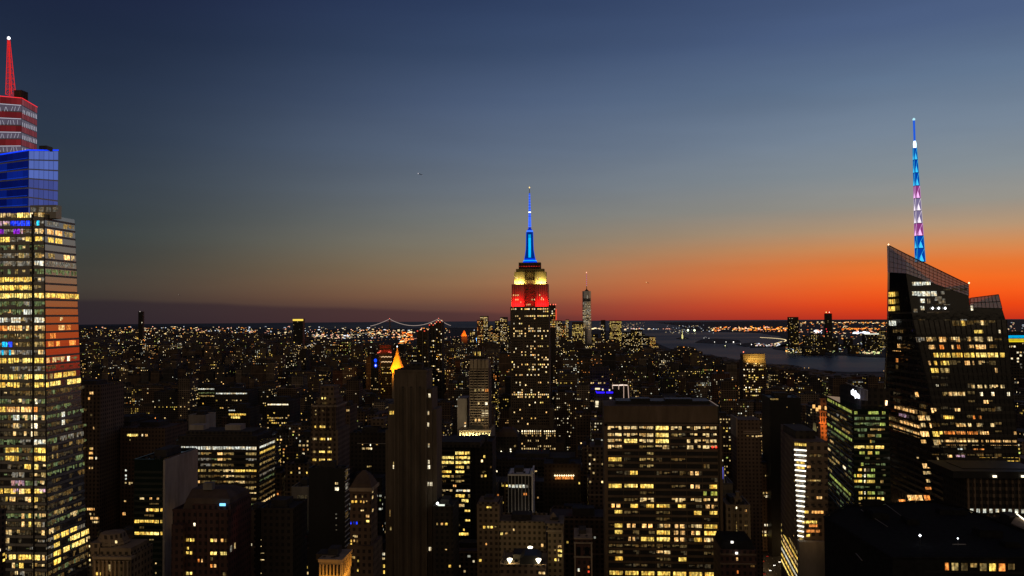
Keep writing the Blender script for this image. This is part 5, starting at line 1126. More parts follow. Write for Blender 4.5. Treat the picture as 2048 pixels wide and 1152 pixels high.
b.segs('F', 1140, 6, [(1155, 1159, 1, 'W')], .1); b.segs('F', 1134, 5, [(1175, 1178.5, 1, 'O')], .1); b.segs('F', 1143, 4, [(1175, 1178.5, 1, 'r')], .1); b.finish()

# ================================================================== right of the slab
b = T('violet_sign_block', 'grey block with a tall violet lit sign, just right of the wide office slab', 1437, 1466, 969, 610, 26, 'grey_stone', 1010)
m_ = MB()
for i in range(8): ya = 934 + i * 3; m_.quad([(PX(1437.5, 609, ya), 609, PZ(ya + 3, 609, 1440)), (PX(1446.5, 609, ya), 609, PZ(ya + 3, 609, 1440)), (PX(1446.5, 609, ya), 609, PZ(ya, 609, 1440)), (PX(1437.5, 609, ya), 609, PZ(ya, 609, 1440))], 0, tuple(c * (1.0 - .06 * i) for c in lin((110, 110, 235))))
m_.build('lit_sign', 'lamp_light', b.root); b.block('sign_frame', 1447, 1449.5, 940, 966, 'white_metal', -1, 2); b.block('sign_support', 1437, 1449, 931, 970, 'dark', 0, 1); b.block('cap', 1436.5, 1465, 970, 980, 'stone', -.6, 26); b.finish()
b = T('deco_stone_tower', 'tan art deco tower with small central turret, between the slab and the avenue', 1453, 1501, 1013, 520, 26, 'deco', 1080)
b.block('turret', 1469, 1484, 996, 1013, 'deco', 6, 8); b.block('turret', 1472.5, 1480, 984, 997, 'deco', 8, 4)
for i in range(7): b.piers('F', [1454 + i * 7.6], 1, 1013, 1080, 'stone', .5)
for y, a_ in ((1015.5, [(1472, 1474.5, 1, 's')]), (1021, [(1490, 1494, 1, 'o')]), (1052, [(1488, 1495, 1, 'd')]), (1067, [(1456, 1459, 1, 'y'), (1472, 1474.5, 1, 'y'), (1487, 1489.5, 1, 'w')]), (1075, [(1456, 1459, 1, 'Y'), (1472, 1474.5, 1, 'Y')])): b.segs('F', y, 4.6, a_, .1)
for y in (1046, 1052, 1058, 1064): b.segs('F', y, 5, [(1472, 1474, 1, 'd')], .1)
b.finish()
b = T('mansard_block', 'dark block with a rounded mansard roof at the foot of the tan deco tower', 1442, 1512, 1104, 455, 26, 'red_brick', 1152)
m_ = MB(); m_.loft([(b.zt, [(b.X0, 456), (b.X1, 456), (b.X1, 480), (b.X0, 480)]), (b.zt + 5, [(b.X0 + 1.5, 458), (b.X1 - 1.5, 458), (b.X1 - 1.5, 478), (b.X0 + 1.5, 478)]), (PZ(1080, 462, 1475), [(b.X0 + 5, 462), (b.X1 - 6, 462), (b.X1 - 6, 474), (b.X0 + 5, 474)])]); m_.build('mansard_roof', 'tar_roof', b.root)
b.block('cornice', 1441, 1513, 1108, 1111, 'brown', -.7, 2); b.block('cornice', 1441, 1513, 1127, 1130, 'brown', -.7, 2)
for y, a_ in ((1118, [(1472, 1476, 1, 'o')]), (1144, [(1473, 1476.5, 1, 'O')]), (1133, [(1500, 1509, 2, 'D')])): b.segs('F', y, 6, a_, .1)
w_ = MB()
for x_, y_ in ((1464, 1084), (1473, 1106)): xx, zc = PT(x_, y_, 454); w_.box(xx - .6, xx + .6, 453.4, 454, zc - .5, zc + .5, 0, (2, 1.9, 1.7))
w_.build('roof_lamp', 'lamp_light', b.root); b.finish()
b = T('dark_brick_tower', 'dark reddish tower with paired rows of tiny white windows beside the avenue', 1476, 1566, 926, 950, 40, 'brick', 1095)
b.block('edge_pier', 1540, 1566, 936, 1500, 'brown', -1, 38)
for y, a_ in ((986, [(1509, 1512, 1, 'w'), (1515, 1518, 1, 'W'), (1521, 1523, 1, 'w'), (1526, 1529, 1, 'd'), (1532, 1535, 1, 'w')]), (993, [(1509, 1512, 1, 'w'), (1515, 1518, 1, 'd'), (1528, 1530, 1, 'd'), (1531.5, 1535, 1, 's')]), (1050, [(1528, 1531, 1, 's'), (1533, 1536, 1, 's')]),
              (1063.5, [(1511, 1513, 1, 'd'), (1517, 1520, 1, 's'), (1522, 1525, 1, 's'), (1528, 1532, 1, 's')]), (1070, [(1511, 1514, 1, 'y'), (1517, 1520, 1, 'Y'), (1522, 1525, 1, 'Y'), (1528, 1532, 1, 'Y'), (1534, 1536, 1, 'd')]), (952, [(1531, 1533, 1, 'd')]), (993, [(1561, 1563, 1, 'w')]), (936, [(1545, 1549, 1, 'o')]), (943, [(1561, 1564, 1, 'w')])):
    b.segs('F', y, 4, a_, 1.1 if a_[0][0] > 1538 else .1)
b.block('roof_ledge', 1500, 1540, 924, 928, 'black', -2, 10)
st = MB(); p0 = PT(1508, 930, 946); p1 = PT(1515, 937, 946); st.bar((p0[0], 946, p0[1]), (p1[0], 946, p1[1]), .9, 0, (1.6, 1.5, .9)); st.build('stair_light', 'lamp_light', b.root); b.finish()
b = T('framed_roof_block', 'grey block with a raised pale frame around its blank top, right of the slab', 1473, 1522, 840, 830, 30, 'brown', 880, roof=False)
b.block('frame', 1472, 1475, 836, 874, 'stone', -1, 30); b.block('frame', 1487, 1521, 862, 864.5, 'stone', -1, 1); b.block('frame', 1487, 1522, 866, 868.5, 'stone', -1, 1); b.segs('F', 872.5, 3, [(1492, 1498, 1, 'd'), (1503, 1523, 5, 'w')], .1); b.finish()
b = T('dark_mid_tower', 'unlit dark tower with one line of lit windows along its roof edge', 1540, 1602, 797, 930, 40, 'black', 862)
b.segs('F', 798.5, 3, [(1541, 1557, 6, 'd')], .1); b.segs('F', 815, 3, [(1573, 1575, 1, 'd')]); b.finish()
for (x0, x1, yt, Yx, lab, px_) in ((1588, 1592, 845, 860, 'small dark block with a pale floodlit chimney, right of the unlit dark tower', 0),):
    b = T('chimney_block', lab, 1584, 1640, 866, 850, 30, 'dark', 885)
    for xc_, hh in ((1588.5, 847), (1629.5, 846)):
        m_ = MB(); xx = PX(xc_, 852, 855); w2 = 2.0 if xc_ > 1600 else 1.2; m_.loft([(b.zt, [(xx - w2, 852), (xx + w2, 852), (xx + w2, 855), (xx - w2, 855)]), (PZ(hh, 852, 1600), [(xx - w2 * .5, 853), (xx + w2 * .5, 853), (xx + w2 * .5, 854.5), (xx - w2 * .5, 854.5)])]); m_.build('chimney', 'stone', b.root)
        lamp('SPOT', (xx, 845, b.zt + 1), (xx, 853, b.zt + 6), 900, (220, 235, 170), .3, None, b.root, angle=70)
    b.segs('F', 872, 2.5, [(1588, 1605, 5, 'd')]); b.finish()
b = T('orange_lit_campanile', 'slender gothic tower crown lit orange, left of the green glass tower', 1641, 1655.5, 799, 720, 8, 'brown', 866)
b.block('lantern_stage', 1639.5, 1656.5, 822, 846, 'deco', -1.2, 9); b.block('lower_stage', 1641, 1655, 846, 1500, 'deco', -1, 8)
for y in (823, 834, 846): b.block('cornice', 1638.5, 1657, y - 1, y + 1.2, 'stone', -2, 10)
for x_ in (1640.5, 1645.5, 1650.5, 1655.5): b.block('pinnacle', x_ - .8, x_ + .8, 814 if x_ in (1640.5, 1655.5) else 826, 846, 'stone', -2.2, 1)
for x_ in (1643, 1648, 1653): b.block('opening', x_ - 1.2, x_ + 1.2, 826, 832.5, 'black', -1.35, .3); b.block('opening', x_ - 1.2, x_ + 1.2, 837, 843, 'black', -1.35, .3)
lamp('AREA', (PX(1648, 712, 850), 710, b.z(852)), (PX(1648, 720, 832), 719, b.z(834)), 2600, (255, 130, 50), 7, 1, b.root); lamp('AREA', (PX(1654, 714, 860), 712, b.z(872)), (PX(1654, 720, 855), 719, b.z(860)), 900, (255, 130, 50), 3, 1, b.root)
w_ = MB()
for x_, y_ in ((1628, 813), (1634.5, 819), (1639.5, 815), (1652.5, 816)): xx, zc = PT(x_, y_, 716); w_.box(xx - .9, xx + .9, 716, 717, zc - 1.4, zc + 1.4, 0, tuple(1.2 * c for c in lin((255, 190, 110))))
w_.build('lantern', 'lamp_light', b.root); b.finish()

# tower with the white light strips down its tapering corner
def q2(px, y, Y): return (PX(px, Y, y), Y)
lo = [q2(1562, 1100, 520), q2(1599, 1100, 452), q2(1604, 1100, 450), q2(1653, 1100, 450), (PX(1653, 450, 1100), 500)]
hi = [q2(1562, 890, 520), q2(1588, 890, 453), q2(1614, 890, 450), q2(1656, 890, 450), (PX(1656, 450, 890), 500)]
zl, zh = PZ(1152, 450, 1620), PZ(884, 450, 1620)
lo0 = [(a_[0] + (a_[0] - c_[0]) * zl / (zh - zl), a_[1]) for a_, c_ in zip(lo, hi)]
lo0[1] = lo[1]; lo0[2] = lo[2]
b = Loft('corner_lit_tower', 'office tower with a stack of white light bars down its narrowing corner', [(0, lo), (zl, lo), (zh, hi)], 450, 1620, 884, 1152, (1560, 1657))
m_ = MB(); m_.loft([(0, lo), (zl, lo), (zh, hi)]); m_.build('wall', 'brown', b.root)
m_ = MB(); m_.box(hi[1][0] + 3, hi[3][0] - 3, 462, 490, zh, zh + 4); m_.build('plant_room', 'dark', b.root)
yy = 901; i = 0
while yy < 1150:
    m_ = MB(); zc = b.z(yy); p0, p1 = b.u2p(1, .0, zc, .35), b.u2p(1, 1.0, zc, .35); m_.bar(p0, p1, .36, 0, (2.2, 2.1, 1.75)); m_.build('light_bar', 'lamp_light', b.root)
    b.segs(1, yy + 4.4, 4.5, [(0, 0, 0, 'h')][:0] or []); pa, pb = proj(*b.u2p(1, .08, b.z(yy + 5), 0))[0], proj(*b.u2p(1, .92, b.z(yy + 5), 0))[0]
    b.segs(1, yy + 5, 5, [(pa, pb, 1, 'y' if i in (2, 3) else 'h' if i < 16 else 'd')], .1)
    yy += 10.3 - i * .02; i += 1
b.segs(1, 890, 5, [(1589, 1613, 3, 'y')], .1)
for y in [904 + 12.2 * k_ for k_ in range(10)]: b.strips([2], [y], 5, 'brown', .5)
for y, a_ in ((911, [(1619, 1645, 9, 'D')]), (933, [(1614, 1621, 1, 'o')]), (941, [(1612, 1628, 3, 'h')]), (962, [(1615, 1641, 6, 'd')]), (995, [(1613, 1617, 1, 'd'), (1633, 1644, 2, 'o')]), (1024, [(1608, 1617, 2, 'y'), (1623, 1647, 4, 'o')]), (1044, [(1604, 1634, 4, 'y')]), (1051, [(1618, 1635, 2, 'O')]), (1062, [(1612, 1640, 3, 'O')]), (1071, [(1612, 1620, 1, 'y')]), (1121, [(1633, 1637, 1, 's'), (1641, 1645, 1, 's')]), (1140, [(1618, 1626, 2, 'w')])):
    b.segs(2, y, 5, a_, .2)
rr = random.Random(5)
for k_ in range(24): b.segs(0, 905 + 10.3 * k_, 3.4, [(1563 + rr.random() * 10, 1578 + rr.random() * 14, 2, rr.choice('dDyow'))] if rr.random() < (.25 if k_ < 12 else .8) else [], .15)
m_ = MB(); m_.box(PX(1597, 448, 1120), PX(1650, 448, 1120), 446, 449.9, 0, b.z(1080)); m_.build('podium', 'grey_stone', b.root)
lamp('AREA', (PX(1600, 425, 1000), 436, b.z(960)), (PX(1602, 450, 990), 450, b.z(960)), 420, (255, 226, 170), 3, 60, b.root); lamp('AREA', (PX(1632, 436, 1050), 436, b.z(1060)), (PX(1632, 450, 1080), 450, b.z(1085)), 160, (255, 190, 110), 8, 4, b.root)
for y, cd in ((1113, 'd'), (1126, 'y'), (1139, 'w'), (1153, 'Y'), (1167, 'W'), (1181, 'y'), (1196, 'Y')): b.segs(0, y, 6, [(1563, 1597, 8, cd)], .2)
b.finish()
# green glass tower
A0, A1, A2 = q2(1654, 830, 556), q2(1706, 830, 480), q2(1778, 830, 480)
gp = [A0, A1, A2, (A2[0], 540), (A0[0], 556.5)]
zt = PZ(818.5, 480, 1740)
b = Loft('green_glass_tower', 'green tinted glass tower with a lit top floor and a glaring white cloud-shaped sign', [(0, gp), (zt, gp)], 480, 1740, 765, 1015, (1654, 1778))
m_ = MB(); m_.loft([(0, gp), (zt, gp)]); m_.build('wall', 'green_glass', b.root)
GR = [825.5 + 11.45 * i for i in range(20)]
b.strips([0, 1], [y + 5.7 for y in GR], 4.6, 'green_spandrel', .3)
gf = {0: [(1708, 1771, 9, 'g')], 1: [(1708, 1728, 2, 'G'), (1730, 1771, 4, 'G')], 2: [(1708, 1745, 3, 'G'), (1746, 1758, 2, 'G'), (1759, 1771, 1, 'g')], 3: [(1708, 1735, 2, 'G'), (1740, 1770, 4, 'd')], 4: [(1716, 1730, 1, 'G'), (1735, 1750, 2, 'd'), (1755, 1770, 2, 'g')], 5: [(1740, 1743, 1, 'y')],
      6: [(1708, 1729, 3, 'Y'), (1731, 1748, 2, 'y'), (1750, 1768, 3, 'Y')], 7: [(1718, 1730, 1, 'g'), (1735, 1745, 1, 'y'), (1750, 1768, 2, 'g')], 9: [(1710, 1716, 1, 'g'), (1722, 1727, 1, 'g')], 10: [(1716, 1724, 1, 'y'), (1728, 1731, 1, 's'), (1733, 1750, 2, 'g')], 11: [(1708, 1712, 1, 'g'), (1714, 1724, 1, 'y'), (1728, 1731, 1, 's'), (1734, 1750, 2, 'g'), (1758, 1772, 2, 'G')],
      12: [(1708, 1724, 2, 'y'), (1728, 1731, 1, 's'), (1733, 1750, 2, 'y'), (1754, 1767, 2, 'd')], 13: [(1714, 1720, 1, 'G')], 14: [(1717, 1725, 1, 'y'), (1728, 1731, 1, 's'), (1735, 1750, 2, 'g'), (1755, 1767, 2, 'G')], 15: [(1717, 1725, 1, 'y'), (1728, 1731, 1, 'y'), (1735, 1750, 2, 'y'), (1754, 1768, 2, 'Y')], 16: [(1717, 1725, 1, 'D'), (1728, 1731, 1, 's')]}
for i, a_ in gf.items(): b.segs(1, GR[i], 5.6, a_, .12)
gl = {0: [(1655, 1704, 9, 'g')], 1: [], 2: [(1673, 1678, 1, 'h'), (1680, 1694, 1, 'd')], 3: [(1655, 1678, 3, 'd')], 4: [(1684, 1700, 2, 'd')], 5: [(1655, 1704, 8, 'g')], 6: [(1660, 1690, 4, 'G')], 8: [(1660, 1668, 1, 'w')], 10: [(1656, 1662, 1, 'w')], 11: [(1664, 1680, 2, 'd'), (1686, 1692, 1, 's')], 12: [(1655, 1672, 2, 'd'), (1690, 1696, 1, 'D')], 14: [(1655, 1664, 1, 'd')], 15: [(1660, 1702, 6, 'g')], 16: [(1665, 1700, 5, 'G')], 17: []}
for i, a_ in gl.items(): b.segs(0, GR[i], 5.2, a_, .12)
b.dim(1, GR, 6, 1708, 1772, 6, .45, 79, 'GqG'); b.dim(0, GR, 5, 1656, 1704, 6, .35, 80, 'GqG')
pr = [q2(1690, 800, 528), q2(1722, 800, 498), q2(1780, 800, 498), (q2(1780, 800, 498)[0], 538), (q2(1690, 800, 528)[0], 538)]
m_ = MB(); m_.loft([(zt, pr), ([PZ(768, 528, 1690), PZ(775, 498, 1720), PZ(778, 498, 1770), PZ(777, 538, 1770), PZ(770, 538, 1690)], pr)]); m_.build('plant_screen', 'dark', b.root)
# the white sign: a lumpy cloud outline standing on the angled screen
sg = MB(); e0 = Vector((*q2(1699, 790, 505), 0)); e1 = Vector((*q2(1725, 790, 497), 0)); dv = (e1 - e0).normalized(); nv = Vector((dv.y, -dv.x, 0))
cz_ = PZ(785, 510, 1712); cx_ = e0 + dv * ((e1 - e0).length * .55)
prof_ = [(-4.9, .6), (-4.6, 2.2), (-3.4, 2.5), (-3.0, 3.4), (-2.4, 3.3), (-2.0, 1.9), (-.9, 2.0), (-.4, 2.8), (.5, 2.7), (.9, 1.4), (2.6, .9), (3.9, .3), (4.6, -1.0), (4.5, -2.6), (3.0, -2.8), (1.4, -2.2), (.6, -2.3), (.4, -3.4), (-.4, -3.3), (-.6, -2.0), (-2.6, -1.6), (-4.4, -1.1)]
fp = [cx_ + dv * u * .62 + nv * 1.1 + Vector((0, 0, cz_ + v * .72 - u * .08)) for u, v in prof_]; bpn = [p - nv * .5 for p in fp]
sg.quad(fp, 0, (1.9, 1.95, 2.1))
for i in range(len(fp)): sg.quad([fp[i], fp[(i + 1) % len(fp)], bpn[(i + 1) % len(fp)], bpn[i]], 0, (2, 2.1, 2.4))
sg.build('lit_sign', 'lamp_light', b.root)
lt = MB()
for i in range(6): u = 3.6 + i * .9; p0 = cx_ + dv * u + nv * .6; lt.bar(p0 + Vector((0, 0, cz_ - 3)), p0 + Vector((0, 0, cz_ + 3.6 - i * .2)), .12); 
lt.bar(cx_ + dv * -7 + nv * .6 + Vector((0, 0, cz_ + 6)), cx_ + dv * 8.6 + nv * .6 + Vector((0, 0, cz_ + 2.6)), .12); lt.build('sign_lattice', 'white_metal', b.root)
sp3 = cx_ + nv * 7 + Vector((0, 0, cz_ - 4)); lamp('AREA', tuple(sp3), tuple(cx_ + Vector((0, 0, cz_ + 2))), 120, (150, 165, 255), 8, 4, b.root)
w_ = MB(); xx, zc = PT(1773, 806, 479); w_.box(xx - .5, xx + .5, 479, 479.5, zc - 1.3, zc + 1.3, 0, (1.8, 1.1, .6)); w_.build('window', 'lit_window', b.root); b.finish()

# near dark roof at the lower right
zr = PZ(1119, 330, 1900)
rp = [GP(1785, 1119, zr), GP(2140, 1119, zr), GP(2140, 1088, zr), GP(2060, 1068, zr), GP(1925, 1018, zr), GP(1868, 1004, zr), GP(1692, 1013, zr), GP(1648, 1036, zr)]
b = T('near_flat_roof_building', 'nearest building, broad dark flat roof with two glaring lamps over a row of amber windows', 1785, 2140, 1119, 330, 60, 'dark', 1152, box=False)
RECTS.pop(); RECTS.append((1648, 2100, 1004, 1152, 320)); FOOT.append((rp[7][0] - 4, rp[1][0], 326, 440))
m_ = MB(); m_.loft([(0, rp), (zr, rp)]); m_.build('wall', 'tar_roof', b.root)
m_ = MB(); ins = [(x * .995 + sum(p[0] for p in rp) / 8 * .005, y * .995 + sum(p[1] for p in rp) / 8 * .005) for x, y in rp]; 
for i in range(8):
    a_, c_ = rp[i], rp[(i + 1) % 8]; m_.bar((a_[0], a_[1], zr + .5), (c_[0], c_[1], zr + .5), .45)
m_.build('parapet', 'tar_roof', b.root)
for i in range(4): b.segs('F', 1135, 16, [(1789 + i * 19, 1789 + i * 19 + 15, 1, 'Dydd'[i] if i != 1 else 'D')], .1)
for i in range(9): b.segs('F', 1135, 16, [(1883 + i * 18.8, 1883 + i * 18.8 + 14.5, 1, 'OdDddyODd'[i])], .1)
b.bands('F', 1152, 16, 1, 'black', .3, .5, 'sill')
for x_, y_, k_ in ((1840.5, 1071, 1), (1916, 1077, .6)):
    gx, gy = GP(x_, y_ + (19 if k_ == 1 else 15), zr); m_ = MB(); zc = PT(x_, y_, gy)[1]
    m_.bar((gx, gy, zr), (gx, gy, zc), .1, 1); m_.ring(gx, gy, [(.05, zc - .45 * k_), (.5 * k_, zc), (.05, zc + .5 * k_)], 8, 0, (5, 5.2, 5.4)); m_.build('roof_lamp', ['lamp_light', 'metal'], b.root)
    lamp('POINT', (gx, gy - .9, zc + .3), (0, 0, 0), 22 * k_, (215, 235, 255), .3, None, b.root)
for p0, p1 in (((1722, 1022), (1775, 1056)), ((1770, 1010), (1802, 1034)), ((1712, 1110), (1724, 1124)), ((1905, 1092), (1932, 1092))):
    a_, c_ = GP(*p0, zr), GP(*p1, zr); m_ = MB(); m_.bar((*a_, zr + .6), (*c_, zr + .6), .22); m_.build('roof_pipe', 'grey_stone', b.root)
for p0, w_, d_, h_ in (((1727, 1012), 9, 4, 2.2), ((1745, 1040), 7, 12, 2.6), ((1815, 1050), 5, 8, 2), ((1960, 1075), 9, 7, 2.4), ((1880, 1030), 12, 5, 1.8), ((2010, 1095), 6, 5, 1.5)):
    x_, y_ = GP(*p0, zr); m_ = MB(); m_.box(x_, x_ + w_, y_, y_ + d_, zr, zr + h_); m_.box(x_ + .6, x_ + w_ - .6, y_ + .6, y_ + d_ - .6, zr + h_, zr + h_ + .35); m_.build('roof_unit', 'tar_roof', b.root)
rr = random.Random(2)
for i in range(12):
    x_, y_ = 1700 + rr.random() * 22, 1110 + rr.random() * 36
b.finish()

b = T('pier_fronted_block', 'dark block with pale vertical piers and a row of square white windows, lower right', 1935, 2075, 957, 470, 30, 'dark', 1060)
b.piers('F', [1936 + 12.7 * i for i in range(11)], 3.4, 957, 1075, 'brown', .9)
for i in range(9): b.segs('F', 1022, 7.5, [(1939.5 + 12.8 * i, 1946.5 + 12.8 * i, 1, 'W')], .1)
b.block('roof_stage', 1906, 2075, 943, 957, 'black', -3, 34); b.block('roof_stage', 1925, 2075, 937, 944, 'black', 4, 20)
w_ = MB()
for x_ in (1990, 2047): xx, zc = PT(x_, 953, 466); w_.box(xx - .9, xx + .9, 466, 466.6, zc - .5, zc + .5, 0, (2.2, 1.9, 1.3))
w_.build('roof_lamp', 'lamp_light', b.root)
b.block('lower_roof', 1990, 2012, 1040, 1300, 'dark', -4, 3); b.finish()
b = T('canopy_roof_block', 'small block with a slanted golden lit canopy at the right edge', 2022, 2075, 1060, 400, 20, 'dark', 1075)
m_ = MB(); p_ = [GP(2022, 1046, b.zt + 4), GP(2060, 1064, b.zt + 4), GP(2060, 1050, b.zt + 4), GP(2034, 1030, b.zt + 4)]
m_.loft([(b.zt, p_), (b.zt + 4, p_)]); m_.build('canopy', 'deco', b.root)
st = MB(); st.bar((*p_[3], b.zt + 4.4), (*p_[2], b.zt + 4.4), .35, 0, (2.4, 2.2, 1.7)); st.build('edge_light', 'lamp_light', b.root)
lamp('AREA', (p_[3][0] + 4, p_[3][1] - 2, b.zt + 9), (p_[0][0] + 5, p_[0][1] + 2, b.zt + 4), 60, (255, 190, 100), 5, 3, b.root); b.finish()

# ================================================================== mid-distance buildings with something to tell them apart
b = T('blue_led_tower', 'dark slab tower with a glowing deep blue light line beside its roof terrace', 1180, 1219, 736, 1080, 35, 'dark', 812)
b.block('terrace_block', 1188, 1233, 786, 1500, 'dark', -60, 40)
le = MB()
for a_, c_ in ((1193, 1209), (1212.5, 1230)):
    p0, p1 = PT(a_, 785, 1018), PT(c_, 785, 1018); le.bar((p0[0], 1018, p0[1]), (p1[0], 1018, p1[1]), .85, 0, tuple(2.2 * c for c in lin((40, 20, 255))))
for x_ in (1193, 1230): p0, p1 = PT(x_, 784.5, 1018), PT(x_ + (-1 if x_ < 1200 else 1), 781.5, 1018); le.bar((p0[0], 1018, p0[1]), (p1[0], 1018, p1[1]), .5, 0, tuple(1.5 * c for c in lin((40, 20, 255))))
le.build('blue_light_line', 'lamp_light', b.root)
w_ = MB()
for x_, y_, w2, h2 in ((1195, 777.5, 2.8, 1), (1205.5, 779, .8, .9), (1219, 780, .8, .9), (1194, 804, 1.8, 1.2), (1194, 808, 1.6, .7), (1193.5, 812.5, 1.6, .8), (1221, 796, .9, .9), (1227.5, 799, .9, .9)):
    xx, zc = PT(x_, y_, 1018); w_.box(xx - w2, xx + w2, 1017.4, 1018, zc - h2, zc + h2, 0, tuple(1.2 * c for c in C['s']))
w_.build('terrace_lamp', 'lamp_light', b.root)
lamp('AREA', (PX(1208, 1060, 780), 1062, PZ(781, 1062, 1208)), (PX(1205, 1080, 760), 1080, PZ(768, 1080, 1205)), 700, (70, 40, 255), 30, 4, b.root)
b.rand('F', 748, 6, 10, 10, .02, 'w', 3); b.finish()
b = T('outlined_frame_building', 'building whose rooftop frame is outlined in thin white light', 1226, 1258, 802, 1000, 30, 'dark', 812)
m_ = MB(); cw = tuple(.75 * c for c in lin((225, 190, 170)))
def L3(pa, ya, pb, yb, Yx, r_=.42, col=cw):
    p0, p1 = PT(pa, ya, Yx), PT(pb, yb, Yx); m_.bar((p0[0], Yx, p0[1]), (p1[0], Yx, p1[1]), r_, 0, col)
br_ = tuple(1.3 * c for c in lin((250, 225, 205)))
L3(1225, 770.5, 1237, 770.5, 999, .5, br_); L3(1238, 770.5, 1247, 770, 999, .7, br_); L3(1248, 770, 1255, 770.5, 999, .5, br_); L3(1225, 771, 1225.5, 778, 999); L3(1237.5, 771, 1237.5, 779, 999); L3(1247.5, 771, 1247.5, 797, 999, .35); L3(1256, 771, 1257.5, 797, 999, .4)
m_.build('outline_light', 'lamp_light', b.root); b.block('frame_wall', 1226, 1257, 771, 802, 'black', 1, 2); b.finish()
b = T('golden_roof_tower', 'residential tower with a slanting golden lit roof in front of the river', 1486, 1532, 722, 1700, 40, 'brick', 800)
b.block('crown', 1486, 1530, 708, 723, 'brown', 4, 30)
m_ = MB(); xa_, xb_, xc_, xd_ = PX(1495, 1699, 718), PX(1530, 1699, 718), PX(1529, 1712, 707), PX(1499, 1712, 707)
m_.quad([(xa_, 1702, PZ(718.5, 1702, 1512)), (xb_, 1702, PZ(718.5, 1702, 1512)), (xc_, 1712, PZ(707, 1712, 1512)), (xd_, 1712, PZ(707, 1712, 1512))]); m_.quad([(xa_, 1702, PZ(718.5, 1702, 1512)), (xd_, 1712, PZ(707, 1712, 1512)), (xd_, 1712, PZ(722, 1712, 1512)), (xa_, 1702, PZ(722, 1702, 1512))]); m_.quad([(xc_, 1712, PZ(707, 1712, 1512)), (xb_, 1702, PZ(718.5, 1702, 1512)), (xb_, 1702, PZ(722, 1702, 1512)), (xc_, 1712, PZ(722, 1712, 1512))]); m_.build('lit_roof', 'stone', b.root)
lamp('AREA', (PX(1512, 1690, 722), 1692, PZ(722, 1692, 1512)), (PX(1512, 1708, 712), 1706, PZ(711, 1706, 1512)), 16000, (255, 212, 100), 32, 1.5, b.root)
b.rand('F', 727, 4.0, 17, 13, .26, 'wyosY', 21); w_ = MB(); xx, zc = PT(1487, 704, 1702); w_.ring(xx, 1702, [(.1, zc - 1.4), (1.4, zc), (.1, zc + 1.4)], 6, 0, (2.2, .5, .25)); w_.build('warning_light', 'lamp_light', b.root); b.finish()

b = T('gold_pyramid_tower', 'tower with a golden floodlit pyramid roof and lantern', 784, 808, 741, 1950, 30, 'stone', 748)
m_ = MB(); xm = PX(794.5, 1965, 720); kx = 1965 / FPX
def sq(r_): return [(xm - r_, 1965 - r_), (xm + r_, 1965 - r_), (xm + r_, 1965 + r_), (xm - r_, 1965 + r_)]
Zp = lambda y: PZ(y, 1965, 795)
m_.loft([(Zp(738.5), sq(12 * kx)), (Zp(726), sq(7.4 * kx)), (Zp(711), sq(3.8 * kx))]); m_.build('pyramid_roof', 'gold_leaf', b.root)
m_ = MB(); m_.ring(xm, 1965, [(3.4 * kx, Zp(711)), (3.4 * kx, Zp(705)), (2.6 * kx, Zp(704)), (1.2 * kx, Zp(699)), (.2 * kx, Zp(694))], 8); m_.build('lantern', 'gold_leaf', b.root)
b.block('cornice', 782.5, 810, 738.5, 742, 'stone', 0, 32)
for x_ in (786, 793.5, 808): m_ = MB(); xx = PX(x_, 1948, 742); m_.ring(xx, 1948, [(2.6, PZ(746, 1948, x_)), (2.6, PZ(741, 1948, x_)), (.3, PZ(736, 1948, x_))], 6); m_.build('pinnacle', 'gold_leaf', b.root)
wl = MB(); wl.ring(xm, 1965, [(.2, Zp(694.5)), (1.6, Zp(693)), (.2, Zp(691.5))], 6, 0, (3, 3, 3)); wl.build('beacon', 'lamp_light', b.root)
lamp('AREA', (xm - 4, 1926, Zp(735)), (xm, 1962, Zp(722)), 62000, (255, 165, 40), 30, 3, b.root); lamp('AREA', (xm + 36, 1962, Zp(736)), (xm + 6, 1965, Zp(722)), 16000, (255, 165, 40), 3, 30, b.root)
b.finish()
b = T('zigzag_crown_tower', 'dark tower with two zigzag lines of lights under a red lit top', 757, 783.5, 700, 2050, 35, 'dark', 800)
b.block('crown', 759, 782, 690, 701, 'red_brick', 4, 24)
m_ = MB()
for y_ in (713, 723):
    for i in range(9):
        pa = 757.5 + i * 2.9; p0, p1 = PT(pa, y_ + (0 if i % 2 else 1.4), 2048), PT(pa + 2.9, y_ + (1.4 if i % 2 else 0), 2048); m_.bar((p0[0], 2048, p0[1]), (p1[0], 2048, p1[1]), .75, 0, tuple(1.1 * c for c in lin((250, 205, 150))))
m_.build('light_line', 'lamp_light', b.root); w_ = MB()
for x_, y_ in ((756, 705.5), (759, 704.5), (761, 702), (778, 704), (781.5, 705)): xx, zc = PT(x_, y_, 2047); w_.box(xx - 1.6, xx + 1.6, 2046, 2047, zc - 1.1, zc + 1.1, 0, tuple(1.2 * c for c in lin((255, 110, 80))))
w_.build('red_light', 'lamp_light', b.root); lamp('AREA', (PX(770, 2040, 705), 2044, b.z(703)), (PX(770, 2054, 696), 2054, b.z(696)), 3500, (255, 40, 30), 26, 2, b.root)
b.rand('F', 735, 3.6, 16, 8, .12, 'wyd', 31); b.finish()
b = T('blue_clock_tower', 'slim dark building with two round blue lit signs on its edge', 742, 757, 715, 1900, 25, 'dark', 790)
m_ = MB(); cb_ = lin((20, 70, 255))
for x_, y_, s_ in ((751, 721, 1.3), (751.3, 731, 1.2)):
    xx, zc = PT(x_, y_, 1898); m_.quad([(xx + 3.2 * math.cos(R(a_)), 1898, zc + 4.2 * math.sin(R(a_))) for a_ in range(0, 360, 30)], 0, tuple(c * 1.5 for c in cb_)); 
    if y_ > 725: m_.quad([(xx + 1.5 * math.cos(R(a_)), 1897.7, zc + 1.9 * math.sin(R(a_))) for a_ in range(0, 360, 30)], 0, (1.2, 1.3, 1.8))
